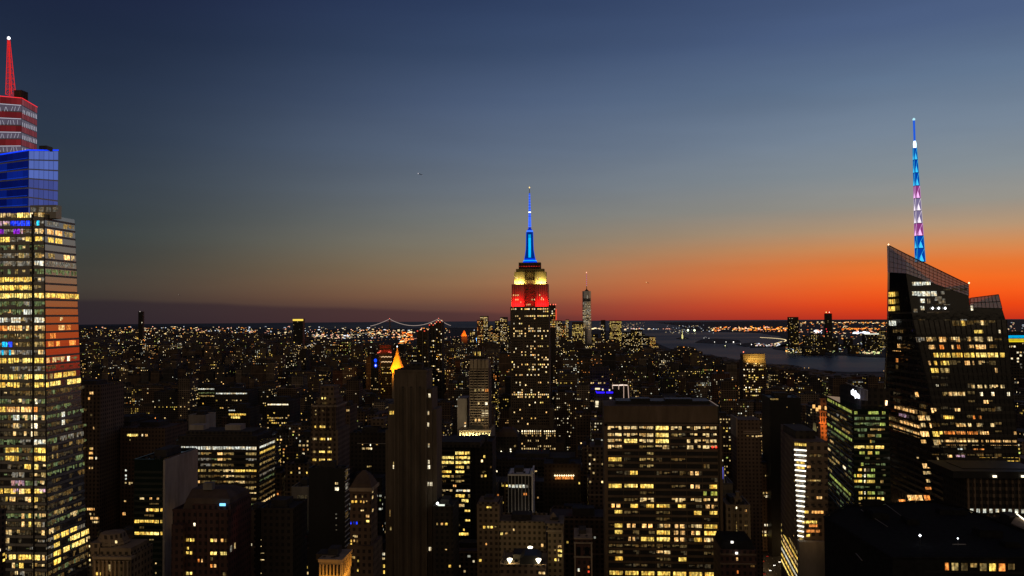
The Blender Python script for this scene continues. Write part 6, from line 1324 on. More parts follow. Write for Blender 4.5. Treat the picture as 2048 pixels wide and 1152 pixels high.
m_.build('lit_sign', 'lamp_light', b.root); b.rand('F', 739, 3.6, 12, 4, .3, 'hdw', 13); b.finish()
# three dark towers in a row
for (x0, x1, yt, Yx, lab) in ((834, 857, 663, 2150, 'broad dark residential tower, leftmost of the dark trio left of centre'), (858, 871, 651, 2300, 'dark slab tower with stepped lit roof, middle of the dark trio'), (872, 884.5, 645, 2200, 'slimmest and tallest dark tower of the trio left of the stepped skyscraper')):
    b = T('dark_residential_tower', lab, x0, x1, yt, Yx, 35, 'dark', 800, group='dark slim residential towers')
    b.rand('F', yt + 14, 4.2, 30, max(4, int((x1 - x0) / 2.6)), .09, 'wyos', int(x0)); m_ = MB()
    for i in range(4): xx, zc = PT(x0 + 1 + (x1 - x0 - 2) * i / 3, yt - (i % 2) * 3 - 1, Yx - 1); m_.box(xx - 1.4, xx + 1.4, Yx - 2, Yx - 1, zc - 1.2, zc + 1.2, 0, tuple(1.3 * c for c in lin((255, 190, 140) if i % 2 else (250, 90, 60))))
    m_.build('roof_light', 'lamp_light', b.root)
    b.piers('F', [x0 + (x1 - x0) * .5, x1 - .8], .5, yt, 800, 'grey_stone', .8); b.finish()
b = T('red_edged_tower', 'tower with red roof lights and a glowing red edge, behind the stepped skyscraper', 1098, 1111, 610, 2700, 30, 'dark', 660)
b.rand('F', 618, 4.4, 9, 5, .7, 'wyOsd', 5); m_ = MB()
for x_ in (1101, 1106.5, 1111): xx, zc = PT(x_, 609, 2699); m_.ring(xx, 2699, [(.2, zc - 2), (2, zc), (.2, zc + 2)], 6, 0, (2.5, .35, .2))
m_.build('roof_light', 'lamp_light', b.root); m_ = MB(); m_.box(b.X1 + .1, b.X1 + 3.6, 2702, 2728, PZ(640, 2700, 1112), PZ(618, 2700, 1112), 0, tuple(.85 * c for c in lin((240, 80, 50)))); m_.build('lit_edge', 'lamp_light', b.root); b.finish()
b = T('blue_yellow_lit_block', 'block at the right edge whose roof band glows blue over yellow', 2013, 2075, 668, 1500, 60, 'dark', 700)
m_ = MB(); xa_, xb_ = PX(2015, 1499, 676), PX(2075, 1499, 676)
m_.box(xa_, xb_, 1498.5, 1499.5, PZ(676.3, 1499, 2040), PZ(671, 1499, 2040), 0, tuple(1.0 * c for c in lin((0, 190, 255)))); m_.build('blue_light_band', 'lamp_light', b.root); m_ = MB()
m_.box(xa_ + 1, xb_, 1498.5, 1499.5, PZ(684, 1499, 2040), PZ(677.3, 1499, 2040), 0, tuple(1.0 * c for c in lin((255, 225, 40)))); m_.build('yellow_light_band', 'lamp_light', b.root)
b.piers('F', [2019 + 2.4 * i for i in range(13)], .5, 672.5, 682.5, 'dark', 2.2, 'louvre'); b.rand('F', 687, 6, 30, 10, .2, 'whs', 17); b.finish()
# lit-topped blocks in the dark field on the left
for (x0, x1, yt, Yx, rowy, a_, lab) in (
    (380, 432, 774, 1350, (778, 786, 792), 'WGd', 'office block with three thin white lit floors at the top, left of the row-of-dots block'),
    (430, 497, 783, 1250, (787,), 'W', 'long block with a dotted row of white lights along its roof'),
    (533, 580, 803, 1050, (809,), 's', 'dark block with one bright beaded line of light under its roof'),
    (600, 612, 700, 2600, (), '', 'slim tower lit bright yellow at its foot, below the gold-topped tower')):
    b = T('lit_top_block', lab, x0, x1, yt, Yx, 40, 'dark', yt + 40)
    for k_, y_ in enumerate(rowy): b.segs('F', y_, 2.6, [(x0 + 2, x1 - 3, int((x1 - x0) / (3.2 if Yx != 1350 else 10)), a_[k_])], .1)
    if x0 == 600: m_ = MB(); m_.box(PX(596, Yx - 4, 730), PX(601, Yx - 4, 730), Yx - 5, Yx - 4, PZ(736, Yx, 600), PZ(722, Yx, 600), 0, tuple(.9 * c for c in C['y'])); m_.build('lit_shaft', 'lamp_light', b.root)
    b.rand('F', yt + 18, 5, 12, max(4, int((x1 - x0) / 4)), .10, 'wyd', int(x0) + 3); b.finish()
b = T('beige_roof_house', 'pale windowless roof house standing among dark blocks, above the glass office block', 377, 411, 832, 860, 25, 'concrete', 862); b.finish()
b = T('wide_lit_block', 'block with a double row of warm windows, behind the glass office block', 455, 500, 818, 980, 30, 'dark', 860)
b.segs('F', 829, 4, [(457, 492, 8, 'y')], .1); b.segs('F', 835, 4, [(462, 480, 4, 'Y')], .1); b.segs('F', 821, 2.5, [(457, 470, 3, 'W')], .1); b.finish()
b = T('white_lit_balcony_block', 'block with a white lit rooftop room, right of the setback brick tower', 684, 700, 815, 760, 25, 'brick', 935)
b.segs('F', 822, 7, [(686, 699, 4, 'w')], .1); b.finish()
b = T('long_low_block', 'long low dark block with a pale roof line, left of the striped stone tower', 700, 772, 868, 700, 30, 'dark', 945)
b.block('roof_line', 714, 772, 886.5, 888, 'concrete', -1, 2); b.segs('F', 890, 3.5, [(724, 726, 1, 'w'), (740, 742, 1, 's'), (752, 756, 1, 'd')], .1); b.segs('F', 897, 4, [(724, 730, 2, 'w'), (732, 743, 3, 'w'), (741, 744, 1, 's')], .1); b.segs('F', 933, 3, [(734, 743, 3, 'd')], .1)
b.block('drum_house', 742, 768, 838, 852, 'brown', 10, 14); b.finish()

b = T('atrium_block', 'block with a tall slanting greenish-white lit atrium window', 583, 617, 977, 540, 24, 'grey_stone', 1070)
zA_, zB_ = b.z(1058), b.z(1031)
for i in range(2):
    for j in range(2):
        w_ = MB(); pa = 597 + i * 8.6; u0 = PX(pa, 539.8, 1045); u1 = PX(pa + 8, 539.8, 1045); sl = .9
        z0 = zA_ + (zB_ - zA_) * j / 2 + .2 + sl * i; z1 = zA_ + (zB_ - zA_) * (j + 1) / 2 - .1 + sl * i
        w_.quad([(u0, 539.9, z0), (u1, 539.9, z0 + sl), (u1, 539.9, z1 + sl), (u0, 539.9, z1)], 0, tuple(.75 * c for c in lin((205, 225, 165)))); w_.build('window', 'lit_window', b.root)
b.segs('F', 1000, 20, [(594, 616, 1, 'q')]); b.segs('F', 1068, 8, [(584, 612, 3, 'D')]); b.segs('F', 1082, 7, [(583, 588, 1, 'O'), (596, 601, 1, 'W')]); b.segs('F', 1108, 9, [(583, 587, 1, 'w')]); b.segs('F', 1121, 9, [(582, 588, 1, 'g'), (591, 594, 1, 'g')]); b.finish()
b = T('street_front_block', 'low block with bright shopfront rows squeezed against the striped stone tower', 751, 771, 1104, 640, 24, 'deco', 1152)
b.segs('F', 1108, 5, [(756, 770, 5, 'W')]); b.segs('F', 1117, 4, [(754, 770, 2, 'w')]); b.segs('F', 1131, 8, [(754, 762, 1, 's')]); b.segs('F', 1132, 6, [(766, 770, 1, 'y')]); b.segs('F', 1144, 6, [(766, 770, 1, 'y'), (756, 760, 1, 'o')]); b.finish()
# the stretch of avenue seen between the blocks, lower right: road, cars, lamps
RECTS.append((1511, 1550, 1095, 1152, 945)); RECTS.append((746, 772, 1096, 1152, 636))
rx0, rx1 = 168, 226
m_ = MB(); m_.box(rx0, rx1, 700, 946, .02, .05); o_ = m_.build('road', 'asphalt'); o_['kind'] = 'structure'
m_ = MB(); m_.box(rx0 - 5, rx0 - .01, 700, 946, 0, .15); m_.box(rx1 + .01, rx1 + 5, 700, 946, 0, .15); o_ = m_.build('pavement', 'grey_stone'); o_['kind'] = 'structure'
m_ = MB()
for ln in (182, 190, 198, 206, 214):
    for yy in range(705, 944, 9): m_.box(ln - .08, ln + .08, yy, yy + 3.5, .05, .056)
o_ = m_.build('lane_marking', 'white_metal'); o_['kind'] = 'structure'
rr = random.Random(90)
def car(x, y, away, mat, label):
    root = empty('car', (x, y, 0), label, 'car', 'cars on the avenue'); L, w2 = 2.3, .9
    m_ = MB(); m_.loft([(.25, [(x - w2, y - L), (x + w2, y - L), (x + w2, y + L), (x - w2, y + L)]), (.85, [(x - w2, y - L), (x + w2, y - L), (x + w2, y + L), (x - w2, y + L)])]); m_.build('body', mat, root)
    m_ = MB(); m_.loft([(.85, [(x - w2 * .95, y - L * .6), (x + w2 * .95, y - L * .6), (x + w2 * .95, y + L * .55), (x - w2 * .95, y + L * .55)]), (1.45, [(x - w2 * .8, y - L * .4), (x + w2 * .8, y - L * .4), (x + w2 * .8, y + L * .35), (x - w2 * .8, y + L * .35)])]); m_.build('cabin', 'glass', root)
    for s_ in (-1, 1):
        m_ = MB(); yq = y - L - .04; m_.box(x + s_ * .62 - .26, x + s_ * .62 + .26, yq - .04, yq, .5, .8, 0, (1.6, .06, .04) if away else (9, 8.6, 7.4), True); m_.build('tail_light' if away else 'headlight', 'lamp_light', root)
        for q_ in (-1.4, 1.4): m_ = MB(); m_.loft([(0, [(x + s_ * .8 - .1, y + q_ - .3), (x + s_ * .8 + .1, y + q_ - .3), (x + s_ * .8 + .1, y + q_ + .3), (x + s_ * .8 - .1, y + q_ + .3)]), (.62, [(x + s_ * .8 - .1, y + q_ - .2), (x + s_ * .8 + .1, y + q_ - .2), (x + s_ * .8 + .1, y + q_ + .2), (x + s_ * .8 - .1, y + q_ + .2)])]); m_.build('wheel', 'black', root)
CARS = [(178, 868, 1, 'black'), (186, 880, 0, 'white_metal'), (194, 862, 0, 'metal'), (202, 884, 1, 'gold_leaf'), (194, 898, 0, 'black'), (186, 912, 1, 'gold_leaf'), (202, 910, 0, 'white_metal'), (178, 926, 0, 'metal'), (194, 930, 1, 'red_brick'), (186, 852, 1, 'gold_leaf')]
KN = {'black': 'black', 'white_metal': 'white', 'metal': 'grey', 'gold_leaf': 'yellow', 'red_brick': 'dark red'}
PW = ['nearest the kerb on the left', 'second row from the crossing', 'centre lane, near the front', 'right of the white one', 'behind the grey one', 'far up the second lane', 'right lane farther up', 'last on the left', 'farthest in the centre lane', 'foremost of the yellow ones']
for (x, y, aw, mt), pw in zip(CARS, PW): car(x, y, aw, mt, f"{KN[mt]} car {'driving away' if aw else 'with bright headlights'} on the avenue, {pw}")
for i, (x, y) in enumerate(((170, 858), (170, 888), (170, 918), (223, 870), (223, 900), (223, 930))):
    root = empty('street_lamp', (x, y, 0), f"street lamp on the {'left' if x < 200 else 'right'} kerb of the avenue, {['nearest', 'middle', 'farthest'][i % 3]} of three", 'street lamp', 'street lamps on the avenue')
    s_ = 1 if x < 200 else -1; m_ = MB(); m_.bar((x, y, 0), (x, y, 9), .12); m_.bar((x, y, 9), (x + s_ * 2.4, y, 9.4), .08); m_.build('pole', 'metal', root)
    m_ = MB(); m_.box(x + s_ * 2.4 - .5, x + s_ * 2.4 + .5, y - .3, y + .3, 9.2, 9.45, 0, (5, 4, 2.6), True); m_.build('lamp_head', 'lamp_light', root)
    lamp('POINT', (x + s_ * 2.4, y, 8.6), (0, 0, 0), 5000, (255, 205, 140), .3, None, root)

# ================================================================== ground, water
def slab(name, pts, z0, z1, mat):
    m_ = MB(); m_.loft([(z0, pts), (z1, pts)]); o = m_.build(name, mat); o['kind'] = 'structure'; return o
RH = 31500
ring = [(RH * math.cos(2 * math.pi * i / 96), RH * math.sin(2 * math.pi * i / 96)) for i in range(96)]
slab('water', ring, -40, -3, 'water')
def area(p): return sum(p[i][0] * p[(i + 1) % len(p)][1] - p[(i + 1) % len(p)][0] * p[i][1] for i in range(len(p)))
def land(name, pix, extra=(), mat='land'):
    p = [GP(*q) for q in pix] + list(extra)
    if area(p) < 0: p = p[::-1]
    return slab(name, p, -6, 0, mat)
# the island under the city with the land beyond it to the east, ending in the lower bay
SHORE = [(1775, 743), (1700, 744), (1640, 741), (1580, 733), (1530, 727), (1480, 722), (1440, 718), (1400, 711), (1370, 702), (1340, 697), (1322, 690), (1300, 679), (1285, 672), (1260, 668), (1225, 662), (1180, 659), (1100, 657), (980, 656), (900, 655), (820, 657), (700, 657), (620, 660), (560, 658), (480, 655), (400, 653), (250, 652), (60, 652), (-400, 652)]
land('ground', SHORE, [(-26000, -3000), (3500, -3000), (3500, 3300)])
JERSEY = [(2400, 712), (1900, 714), (1775, 714), (1730, 713), (1690, 710), (1640, 709), (1600, 706), (1565, 700), (1545, 697), (1560, 690), (1570, 683), (1560, 672), (1520, 666), (1480, 664), (1430, 663), (1390, 661), (1372, 658), (1365, 655), (1350, 650), (1320, 646), (1310, 645)]
land('far_shore', JERSEY, [(9000, 28500), (26000, 16000)])
land('island', [(1390, 685), (1402, 679), (1430, 677), (1478, 680), (1482, 684), (1440, 687)])
land('island', [(1352, 677), (1362, 674), (1375, 675), (1378, 677), (1364, 678)])
land('pier', [(1472, 689), (1490, 686), (1510, 685), (1512, 691), (1490, 693)])
land('pier', [(1500, 692), (1560, 691), (1572, 688), (1574, 693), (1500, 695)])

# ------------------------------------------------------------------ far landmarks
def simple(name, label, cat, group=None, loc=None): return empty(name, loc, label, cat, group)
Yw = 5900
w = T('glass_spire_skyscraper', 'tall far skyscraper with chamfered glass sides and thin lit mast, right of centre', 1164.5, 1183, 583, Yw, 55, 'glass', 660, roof=False, box=False)
zt = PZ(582, Yw, 1174); m_ = MB(); h = 30; cx, cy = (w.X0 + w.X1) / 2, Yw + 28
pts0 = []; pts1 = []
for i in range(8):
    a_ = R(45 * i + 22.5 - 90 - 45)
for (ux, uy) in ((-1, -1), (0, -1), (1, -1), (1, 0), (1, 1), (0, 1), (-1, 1), (-1, 0)):
    k0 = h; pts0.append((cx + ux * k0 * (1 if ux and uy else .98), cy + uy * k0 * (1 if ux and uy else .98)))
    k1 = h * .98 if not (ux and uy) else h * .62; pts1.append((cx + ux * k1, cy + uy * k1))
m_.loft([(0, pts0), (50, pts0), (zt, pts1)]); m_.build('wall', 'mirror_glass', w.root)
m_ = MB(); m_.ring(cx, cy, [(15, zt), (15, zt + 3), (7, zt + 8), (3, zt + 15), (1.6, zt + 24)], 12); m_.build('ring_cap', 'dark', w.root)
m_ = MB()
for i in range(12):
    y0 = 572 - i * 2.1; xx, z0 = PT(1173.3, y0, cy); z1 = PZ(y0 - 1.7, cy, 1173); m_.bar((cx, cy, z0), (cx, cy, z1), 2.4, 0, tuple(.75 * c for c in (lin((225, 90, 110)) if i % 2 else lin((190, 150, 175)))))
m_.bar((cx, cy, zt + 20), (cx, cy, PZ(546, cy, 1173)), 1.8, 1); m_.ring(cx, cy, [(.5, PZ(547, cy, 1173)), (4, PZ(545, cy, 1173)), (.5, PZ(543.6, cy, 1173))], 6, 0, (2, .8, .5)); m_.build('mast', ['lamp_light', 'metal'], w.root)
rr = random.Random(44); m_ = MB(); dk = MB()
for i in range(28):
    y_ = 591 + i * 2.5
    if i in (3, 4, 5): continue
    for j in range(9):
        if rr.random() < (.55 if i > 5 else .12):
            pa = 1165.5 + j * 1.75; p0, p1 = PT(pa, y_, Yw - 3.5), PT(pa + rr.choice([1.0, 1.7, 2.6]), y_, Yw - 3.5)
            m_.quad([(p0[0], Yw - 3.5, p0[1] - 1.6), (p1[0], Yw - 3.5, p1[1] - 1.6), (p1[0], Yw - 3.5, p1[1] + 1.6), (p0[0], Yw - 3.5, p0[1] + 1.6)], 0, (lambda g_, cc: tuple(g_ * c for c in cc))(rr.uniform(.2, .9), rr.choice([C['W'], C['s'], C['w']])))
m_.build('window', 'lit_window', w.root, kind='stuff')
for y_ in (598, 601, 637.5): dk.box(w.X0 + 5, w.X1 - 5, Yw - 3.4, Yw - 1, PZ(y_ + 1.2, Yw, 1174), PZ(y_ - 1.2, Yw, 1174))
dk.build('machine_floor', 'black', w.root); w.finish()

def far_tower(name, label, x0, x1, yt, Yx, wall='dark', p=.4, codes='wyosh', pitch=3.2, bw=1.9, k=1.3, seed=1, ybot=700, top=None, group=None, rooflight=None):
    t_ = T(name, label, x0, x1, yt, Yx, max(20, (x1 - x0) * Yx / FPX * .7), wall, yt + 6, roof=False, group=group)
    rr = random.Random(seed); m_ = MB(); n = int((x1 - x0) / bw)
    y = yt + 3
    yend = min(ybot, proj(t_.X0, Yx, 0)[1])
    while y < yend:
        pr_ = p * rr.choice([.3, 1, 1, 1.5])
        for j in range(n):
            if rr.random() < pr_:
                pa = x0 + .6 + j * bw; z_ = PZ(y, Yx, pa); xa_, xb_ = PX(pa, Yx, y), PX(pa + bw * .62, Yx, y); hh = Yx / FPX * .55
                m_.quad([(xa_, Yx - .3, z_ - hh), (xb_, Yx - .3, z_ - hh), (xb_, Yx - .3, z_ + hh), (xa_, Yx - .3, z_ + hh)], 0, (lambda g_, cc: tuple(g_ * c for c in cc))(k * rr.uniform(.25, 1.2), C[rr.choice(codes)]))
        y += pitch
    m_.build('window', 'lamp_light', t_.root, kind='stuff')
    if top:
        m_ = MB(); ya, yb, col = top; m_.box(t_.X0 - 1, t_.X1 + 1, Yx - 1.5, Yx + 6, PZ(yb, Yx, x0), PZ(ya, Yx, x0), 0, col); m_.build('crown_light', 'lamp_light', t_.root)
    if rooflight:
        m_ = MB()
        for px_, py_, col in rooflight:
            r_ = Yx / FPX * .9; xx, zc = PT(px_, py_, Yx); m_.ring(xx, Yx, [(.1 * r_, zc - r_), (r_, zc), (.1 * r_, zc + r_)], 6, 0, col)
        m_.build('roof_light', 'lamp_light', t_.root)
    return t_
WH = (2.2, 2.1, 1.9)
far_tower('slim_dark_skyscraper', 'lone slim black skyscraper standing above the far lights on the left', 276.5, 285.5, 623, 8500, 'black', .03, 'h', 3, 2, 1, 3, 668, None, None, [(280, 623, (.9, .8, .7)), (284, 645, (1.6, 1.4, .9))])
far_tower('gold_topped_tower', 'far dark tower with a glowing yellow band at its very top', 586, 605.5, 637.5, 5200, 'black', .06, 'hw', 3, 2, .8, 4, 700, (638.2, 641.8, tuple(1.1 * c for c in lin((255, 220, 90)))))
# far downtown towers
DT = [(926, 935, 671, 'D', 0), (940, 951, 662, 'w', .5), (954, 966, 640, 'o', .45), (960, 976, 632, 'w', .55), (975, 985, 650, 'o', .4), (990, 1004, 641, 'w', .35), (1000, 1015, 634, 'w', .5), (1012, 1020, 650, 'w', .3),
      (1100, 1112, 650, 'w', .6), (1113, 1124, 641, 'w', .55), (1122, 1133, 648, 'o', .5), (1131, 1138, 639, 'w', .5), (1144, 1168, 644, 'Y', .6), (1158, 1170, 660, 'w', .5), (1185, 1196, 668, 'w', .4), (1202, 1211, 640, 'w', .35), (1219, 1243, 641, 'Y', .75), (1225, 1240, 655, 'Y', .6),
      (1245, 1262, 664, 'w', .4), (1262, 1285, 659, 'w', .3), (1265, 1290, 668, 'G', .3), (1283, 1298, 672, 'w', .3), (1299, 1311, 673, 'o', .7), (1306, 1317, 690, 'o', .7), (1190, 1205, 676, 'w', .5), (1210, 1232, 678, 'o', .35), (1170, 1190, 690, 'w', .4), (1138, 1152, 678, 'w', .45), (1118, 1130, 668, 'w', .5),
      (1095, 1106, 672, 'w', .5), (905, 920, 676, 'w', .3), (886, 900, 682, 'd', .25), (968, 982, 668, 'w', .4), (985, 1000, 662, 'o', .4), (1245, 1258, 690, 'G', .25), (1262, 1284, 700, 'w', .4)]
ADJ = ['slim', 'square', 'broad', 'stubby', 'narrow']; 
def ordn(n): return ['first', 'second', 'third', 'fourth', 'fifth', 'sixth', 'seventh', 'eighth', 'ninth', 'tenth', 'eleventh', 'twelfth', 'thirteenth', 'fourteenth', 'fifteenth', 'sixteenth', 'seventeenth', 'eighteenth', 'nineteenth', 'twentieth'][n] if n < 20 else 'number ' + str(n + 1)
DT.sort()
lft = [d for d in DT if d[0] < 1060][::-1]; rgt = [d for d in DT if d[0] >= 1060]
for side, lst in (('left', lft), ('right', rgt)):
    for i, (x0, x1, yt, cd, p) in enumerate(lst):
        far_tower('downtown_tower', f"far {'bright' if p > .5 else 'dim'} downtown tower, {ordn(i)} to the {side} of the stepped stone skyscraper", x0, x1, yt, rng.uniform(5000, 6200), 'dark' if p < .5 else 'brick', p, {'w': 'wysw', 'o': 'oOwy', 'Y': 'YyYdw', 'G': 'Ghhw', 'D': 'd', 'd': 'dw'}[cd], 2.6, 1.5 if p > .5 else 1.9, 1.5, int(x0 * 3), 712, None, 'far downtown towers')
b = T('green_pyramid_tower', 'far tower with an orange floodlit pyramid roof', 923, 934.5, 672, 5100, 30, 'dark', 680, roof=False)
m_ = MB(); xm = PX(928.5, 5115, 668); r_ = 17; m_.loft([(b.zt, [(xm - r_, 5100), (xm + r_, 5100), (xm + r_, 5130), (xm - r_, 5130)]), (PZ(660, 5115, 928), [(xm - 1, 5114), (xm + 1, 5114), (xm + 1, 5116), (xm - 1, 5116)])], 0, tuple(.65 * c for c in lin((235, 120, 50)))); m_.build('pyramid_roof', 'gold_leaf', b.root)
lamp('AREA', (xm, 5060, b.zt - 8), (xm, 5110, b.zt + 18), 90000, (255, 120, 40), 34, 6, b.root); b.finish()
b = T('blue_lit_tower', 'far ornate tower floodlit white above pale blue', 944, 953, 676, 5300, 28, 'white_metal', 684, roof=False)
m_ = MB(); xm = PX(948.5, 5310, 668); m_.ring(xm, 5312, [(11, b.zt), (10, PZ(669, 5310, 948)), (6, PZ(665, 5310, 948)), (1, PZ(658, 5310, 948))], 8); m_.build('spire', 'white_metal', b.root)
lamp('AREA', (xm, 5270, b.zt - 4), (xm, 5306, b.zt + 4), 70000, (60, 150, 255), 28, 5, b.root); lamp('AREA', (xm, 5275, b.zt + 12), (xm, 5308, b.zt + 28), 30000, (230, 235, 255), 20, 5, b.root); b.finish()
# towers across the river
JC = [(1578, 1597, 634, .25, None), (1651, 1664, 627, .06, [(1652.5, 624.5, (2.4, 2.2, .7)), (1658.5, 624.5, (2.2, 2.1, 2.0)), (1652.5, 658, (2.2, .1, .15)), (1654, 663, (2.2, .1, .15))]), (1608, 1622, 672, .3, None), (1622, 1640, 668, .35, None), (1640, 1650, 674, .4, None), (1663, 1676, 676, .2, None), (1690, 1706, 677, .15, None), (1730, 1757, 668, .12, [(1756, 667, (2, 1.9, 1.2))]), (1757, 1772, 660, .45, None), (1590, 1606, 690, .4, None),
      (1650, 1676, 679, .12, None), (1700, 1722, 690, .2, None), (1610, 1650, 694, .3, None), (1680, 1695, 688, .3, None), (1740, 1760, 688, .25, None)]
JC.sort()
for i, (x0, x1, yt, p, rl_) in enumerate(JC):
    far_tower('waterfront_tower', f"{'dark' if p < .2 else 'lit'} tower across the river, {ordn(i)} from the left on the far waterfront", x0, x1, yt, rng.uniform(5600, 6600) if yt < 690 else rng.uniform(5350, 5600), 'dark', p, 'wyhd', 2.8, 1.9, 1.2, int(x0), 706, ((667, 669, tuple(1.2 * c for c in C['W'])) if x0 == 1730 else None), 'waterfront towers across the river', rl_)

# suspension bridge far beyond the bay, and the nearer beaded one
def bridge(name, label, A, B, px_l, px_r, ytop, ydeck, Yx, cab, beads, r_):
    root = empty(name, (PX(A, Yx, ydeck), Yx, 0), label, 'bridge')
    zt_, zd = PZ(ytop, Yx, A), PZ(ydeck, Yx, A)
    for p_ in (A, B):
        m_ = MB(); xx = PX(p_, Yx, ydeck); w2 = r_ * 2.2
        for s_ in (-1, 1): m_.box(xx - w2, xx + w2, Yx + s_ * 14 - 4, Yx + s_ * 14 + 4, -3, zt_)
        m_.box(xx - w2, xx + w2, Yx - 14, Yx + 14, zt_ - 8, zt_); m_.build('tower', 'metal', root)
    xa_, xb_ = PX(A, Yx, ydeck), PX(B, Yx, ydeck)
    m_ = MB(); m_.box(PX(px_l, Yx, ydeck), PX(px_r, Yx, ydeck), Yx - 12, Yx + 12, zd - 5, zd); m_.build('deck', 'metal', root)
    def cable(u): return zd + 5 + (zt_ - zd - 5) * (2 * u - 1) ** 2
    m_ = MB(); n = beads; pts_ = []
    xl, xr_ = PX(px_l, Yx, ydeck), PX(px_r, Yx, ydeck)
    for i in range(13): u = i / 12; pts_.append((xl + (xa_ - xl) * u, zd + 3 + (zt_ - zd - 3) * (u ** 1.35)))
    for i in range(1, n): u = i / n; pts_.append((xa_ + (xb_ - xa_) * u, cable(u)))
    for i in range(13): u = 1 - i / 12; pts_.append((xr_ + (xb_ - xr_) * u, zd + 3 + (zt_ - zd - 3) * (u ** 1.35)))
    for (x0, z0), (x1, z1) in zip(pts_, pts_[1:]): m_.bar((x0, Yx - 14, z0), (x1, Yx - 14, z1), r_ * .8, 0, cab)
    m_.build('cable', 'lamp_light', root)
    m_ = MB()
    for x_ in (xa_, xb_): m_.ring(x_, Yx - 14, [(.1, zt_ - r_), (r_ * 2, zt_ + r_), (.1, zt_ + 3 * r_)], 6, 0, (1.6, .35, .25))
    m_.build('beacon', 'lamp_light', root)
    return root
bridge('suspension_bridge', 'long far suspension bridge with pale lit cables on the horizon', 779.5, 877.5, 741, 902, 638, 652, 16500, tuple(.55 * c for c in lin((230, 205, 190))), 30, 5.2)
root = empty('beaded_bridge', (*GP(631, 705), 0), 'nearer bridge whose cables are strings of white dots', 'bridge')
m_ = MB(); Yx = 5000
pts_ = [(606 + i * 1.7, 696.5 - i * .82) for i in range(11)] + [(626.5 + i * 1.75, 685.5 + 11.5 * (1 - (1 - i / 20) ** 1.7)) for i in range(20)]
for x_, y_ in pts_: xx, zc = PT(x_, y_, Yx); m_.ring(xx, Yx, [(.2, zc - 2), (1.9, zc), (.2, zc + 2)], 6, 0, (1.2, 1.12, 1.05))
m_.build('cable_lights', 'lamp_light', root, kind='stuff')
for x_ in (625.5, 662):
    m_ = MB(); xx, zc = PT(x_, 684.5 if x_ < 640 else 696, Yx); m_.box(xx - 4, xx + 4, Yx - 5, Yx + 5, 0, zc); m_.build('tower', 'metal', root)
m_ = MB(); m_.box(PX(600, Yx, 700), PX(690, Yx, 700), Yx - 10, Yx + 10, 36, 40); m_.build('deck', 'metal', root)
# statue on its island
sx_, sy_ = GP(1364.5, 677); root = empty('statue', (sx_, sy_, 0), 'tiny pale floodlit statue on its island in the bay', 'statue')
m_ = MB(); m_.loft([(0, [(sx_ - 9, sy_ - 9), (sx_ + 9, sy_ - 9), (sx_ + 9, sy_ + 9), (sx_ - 9, sy_ + 9)]), (45, [(sx_ - 5, sy_ - 5), (sx_ + 5, sy_ - 5), (sx_ + 5, sy_ + 5), (sx_ - 5, sy_ + 5)])]); m_.build('pedestal', 'white_metal', root)
m_ = MB(); m_.ring(sx_, sy_, [(5, 45), (4.4, 65), (3.6, 80), (2.4, 84), (3, 89), (1, 92)], 8); m_.bar((sx_ + 3, sy_, 78), (sx_ + 8, sy_, 97), 2); m_.build('figure', 'white_metal', root)
lamp('AREA', (sx_, sy_ - 90, 4), (sx_, sy_, 55), 110000, (225, 220, 140), 30, 10, root)
# aircraft
def aircraft(name, label, px, py, Yx, L, light, tail):
    xx, zc = PT(px, py, Yx); root = empty(name, (xx, Yx, zc), label, 'aircraft'); m_ = MB()
    d = Vector((L, -L * .4, -L * .42)) * .5; c0 = Vector((xx, Yx, zc)); a_ = c0 - d; c_ = c0 + d
    n = 8; prev = None; k = len(m_.v)
    prof = [(0, .02), (.06, .05), (.2, .07), (.7, .065), (.9, .035), (1, .012)]
    dn = d.normalized(); u = dn.cross(Vector((0, 0, 1))).normalized(); v = u.cross(dn)
    for t_, r_ in prof:
        for j in range(n): an = 2 * math.pi * j / n; q = a_ + (c_ - a_) * t_ + u * math.cos(an) * r_ * L + v * math.sin(an) * r_ * L; m_.v.append(tuple(q))
    for s_ in range(len(prof) - 1):
        for j in range(n): m_.f.append((s_ * n + j, s_ * n + (j + 1) % n, (s_ + 1) * n + (j + 1) % n, (s_ + 1) * n + j)); m_.m.append(0); m_.g.append((0, 0, 0))
    m_.build('fuselage', 'dark', root); m_ = MB()
    for s_ in (-1, 1):
        r0 = a_ + (c_ - a_) * .38; r1 = a_ + (c_ - a_) * .58; tip = a_ + (c_ - a_) * .66 + u * s_ * L * .5
        m_.quad([r0, r1, tip, tip - dn * L * .05]); m_.quad([r0 + v * .4, r1 + v * .4, tip + v * .3, tip - dn * L * .05 + v * .3])
    m_.build('wing', 'dark', root); m_ = MB(); r0 = a_ + (c_ - a_) * .86; m_.quad([r0, c_, c_ + v * L * .16 + dn * .02 * L, c_ + v * L * .16 - dn * L * .05]); m_.build('tail_fin', 'dark', root)
    m_ = MB(); q = a_; r_ = L * .11; m_.ring(q.x, q.y, [(.1 * r_, q.z - r_), (r_, q.z), (.1 * r_, q.z + r_)], 8, 0, light); m_.build('landing_light', 'lamp_light', root)
    m_ = MB(); q = c_ + d * .1; r_ = L * .05; m_.ring(q.x, q.y, [(.1 * r_, q.z - r_), (r_, q.z), (.1 * r_, q.z + r_)], 6, 0, tail); m_.build('tail_light', 'lamp_light', root)
aircraft('airliner', 'small dark aircraft with a white nose light high in the sky', 840.5, 348.5, 6000, 31, (1.1, 1.0, 1.05), (.5, .45, .5))
aircraft('distant_airliner', 'distant aircraft showing only as a yellow-white light over the orange horizon', 1295.5, 565.5, 14000, 40, (2.6, 2.0, .9), (.5, .3, .2))
aircraft('faint_airliner', 'faint distant aircraft light over the cloud bank on the left', 359, 590, 15000, 36, (.5, .42, .36), (.2, .18, .15))
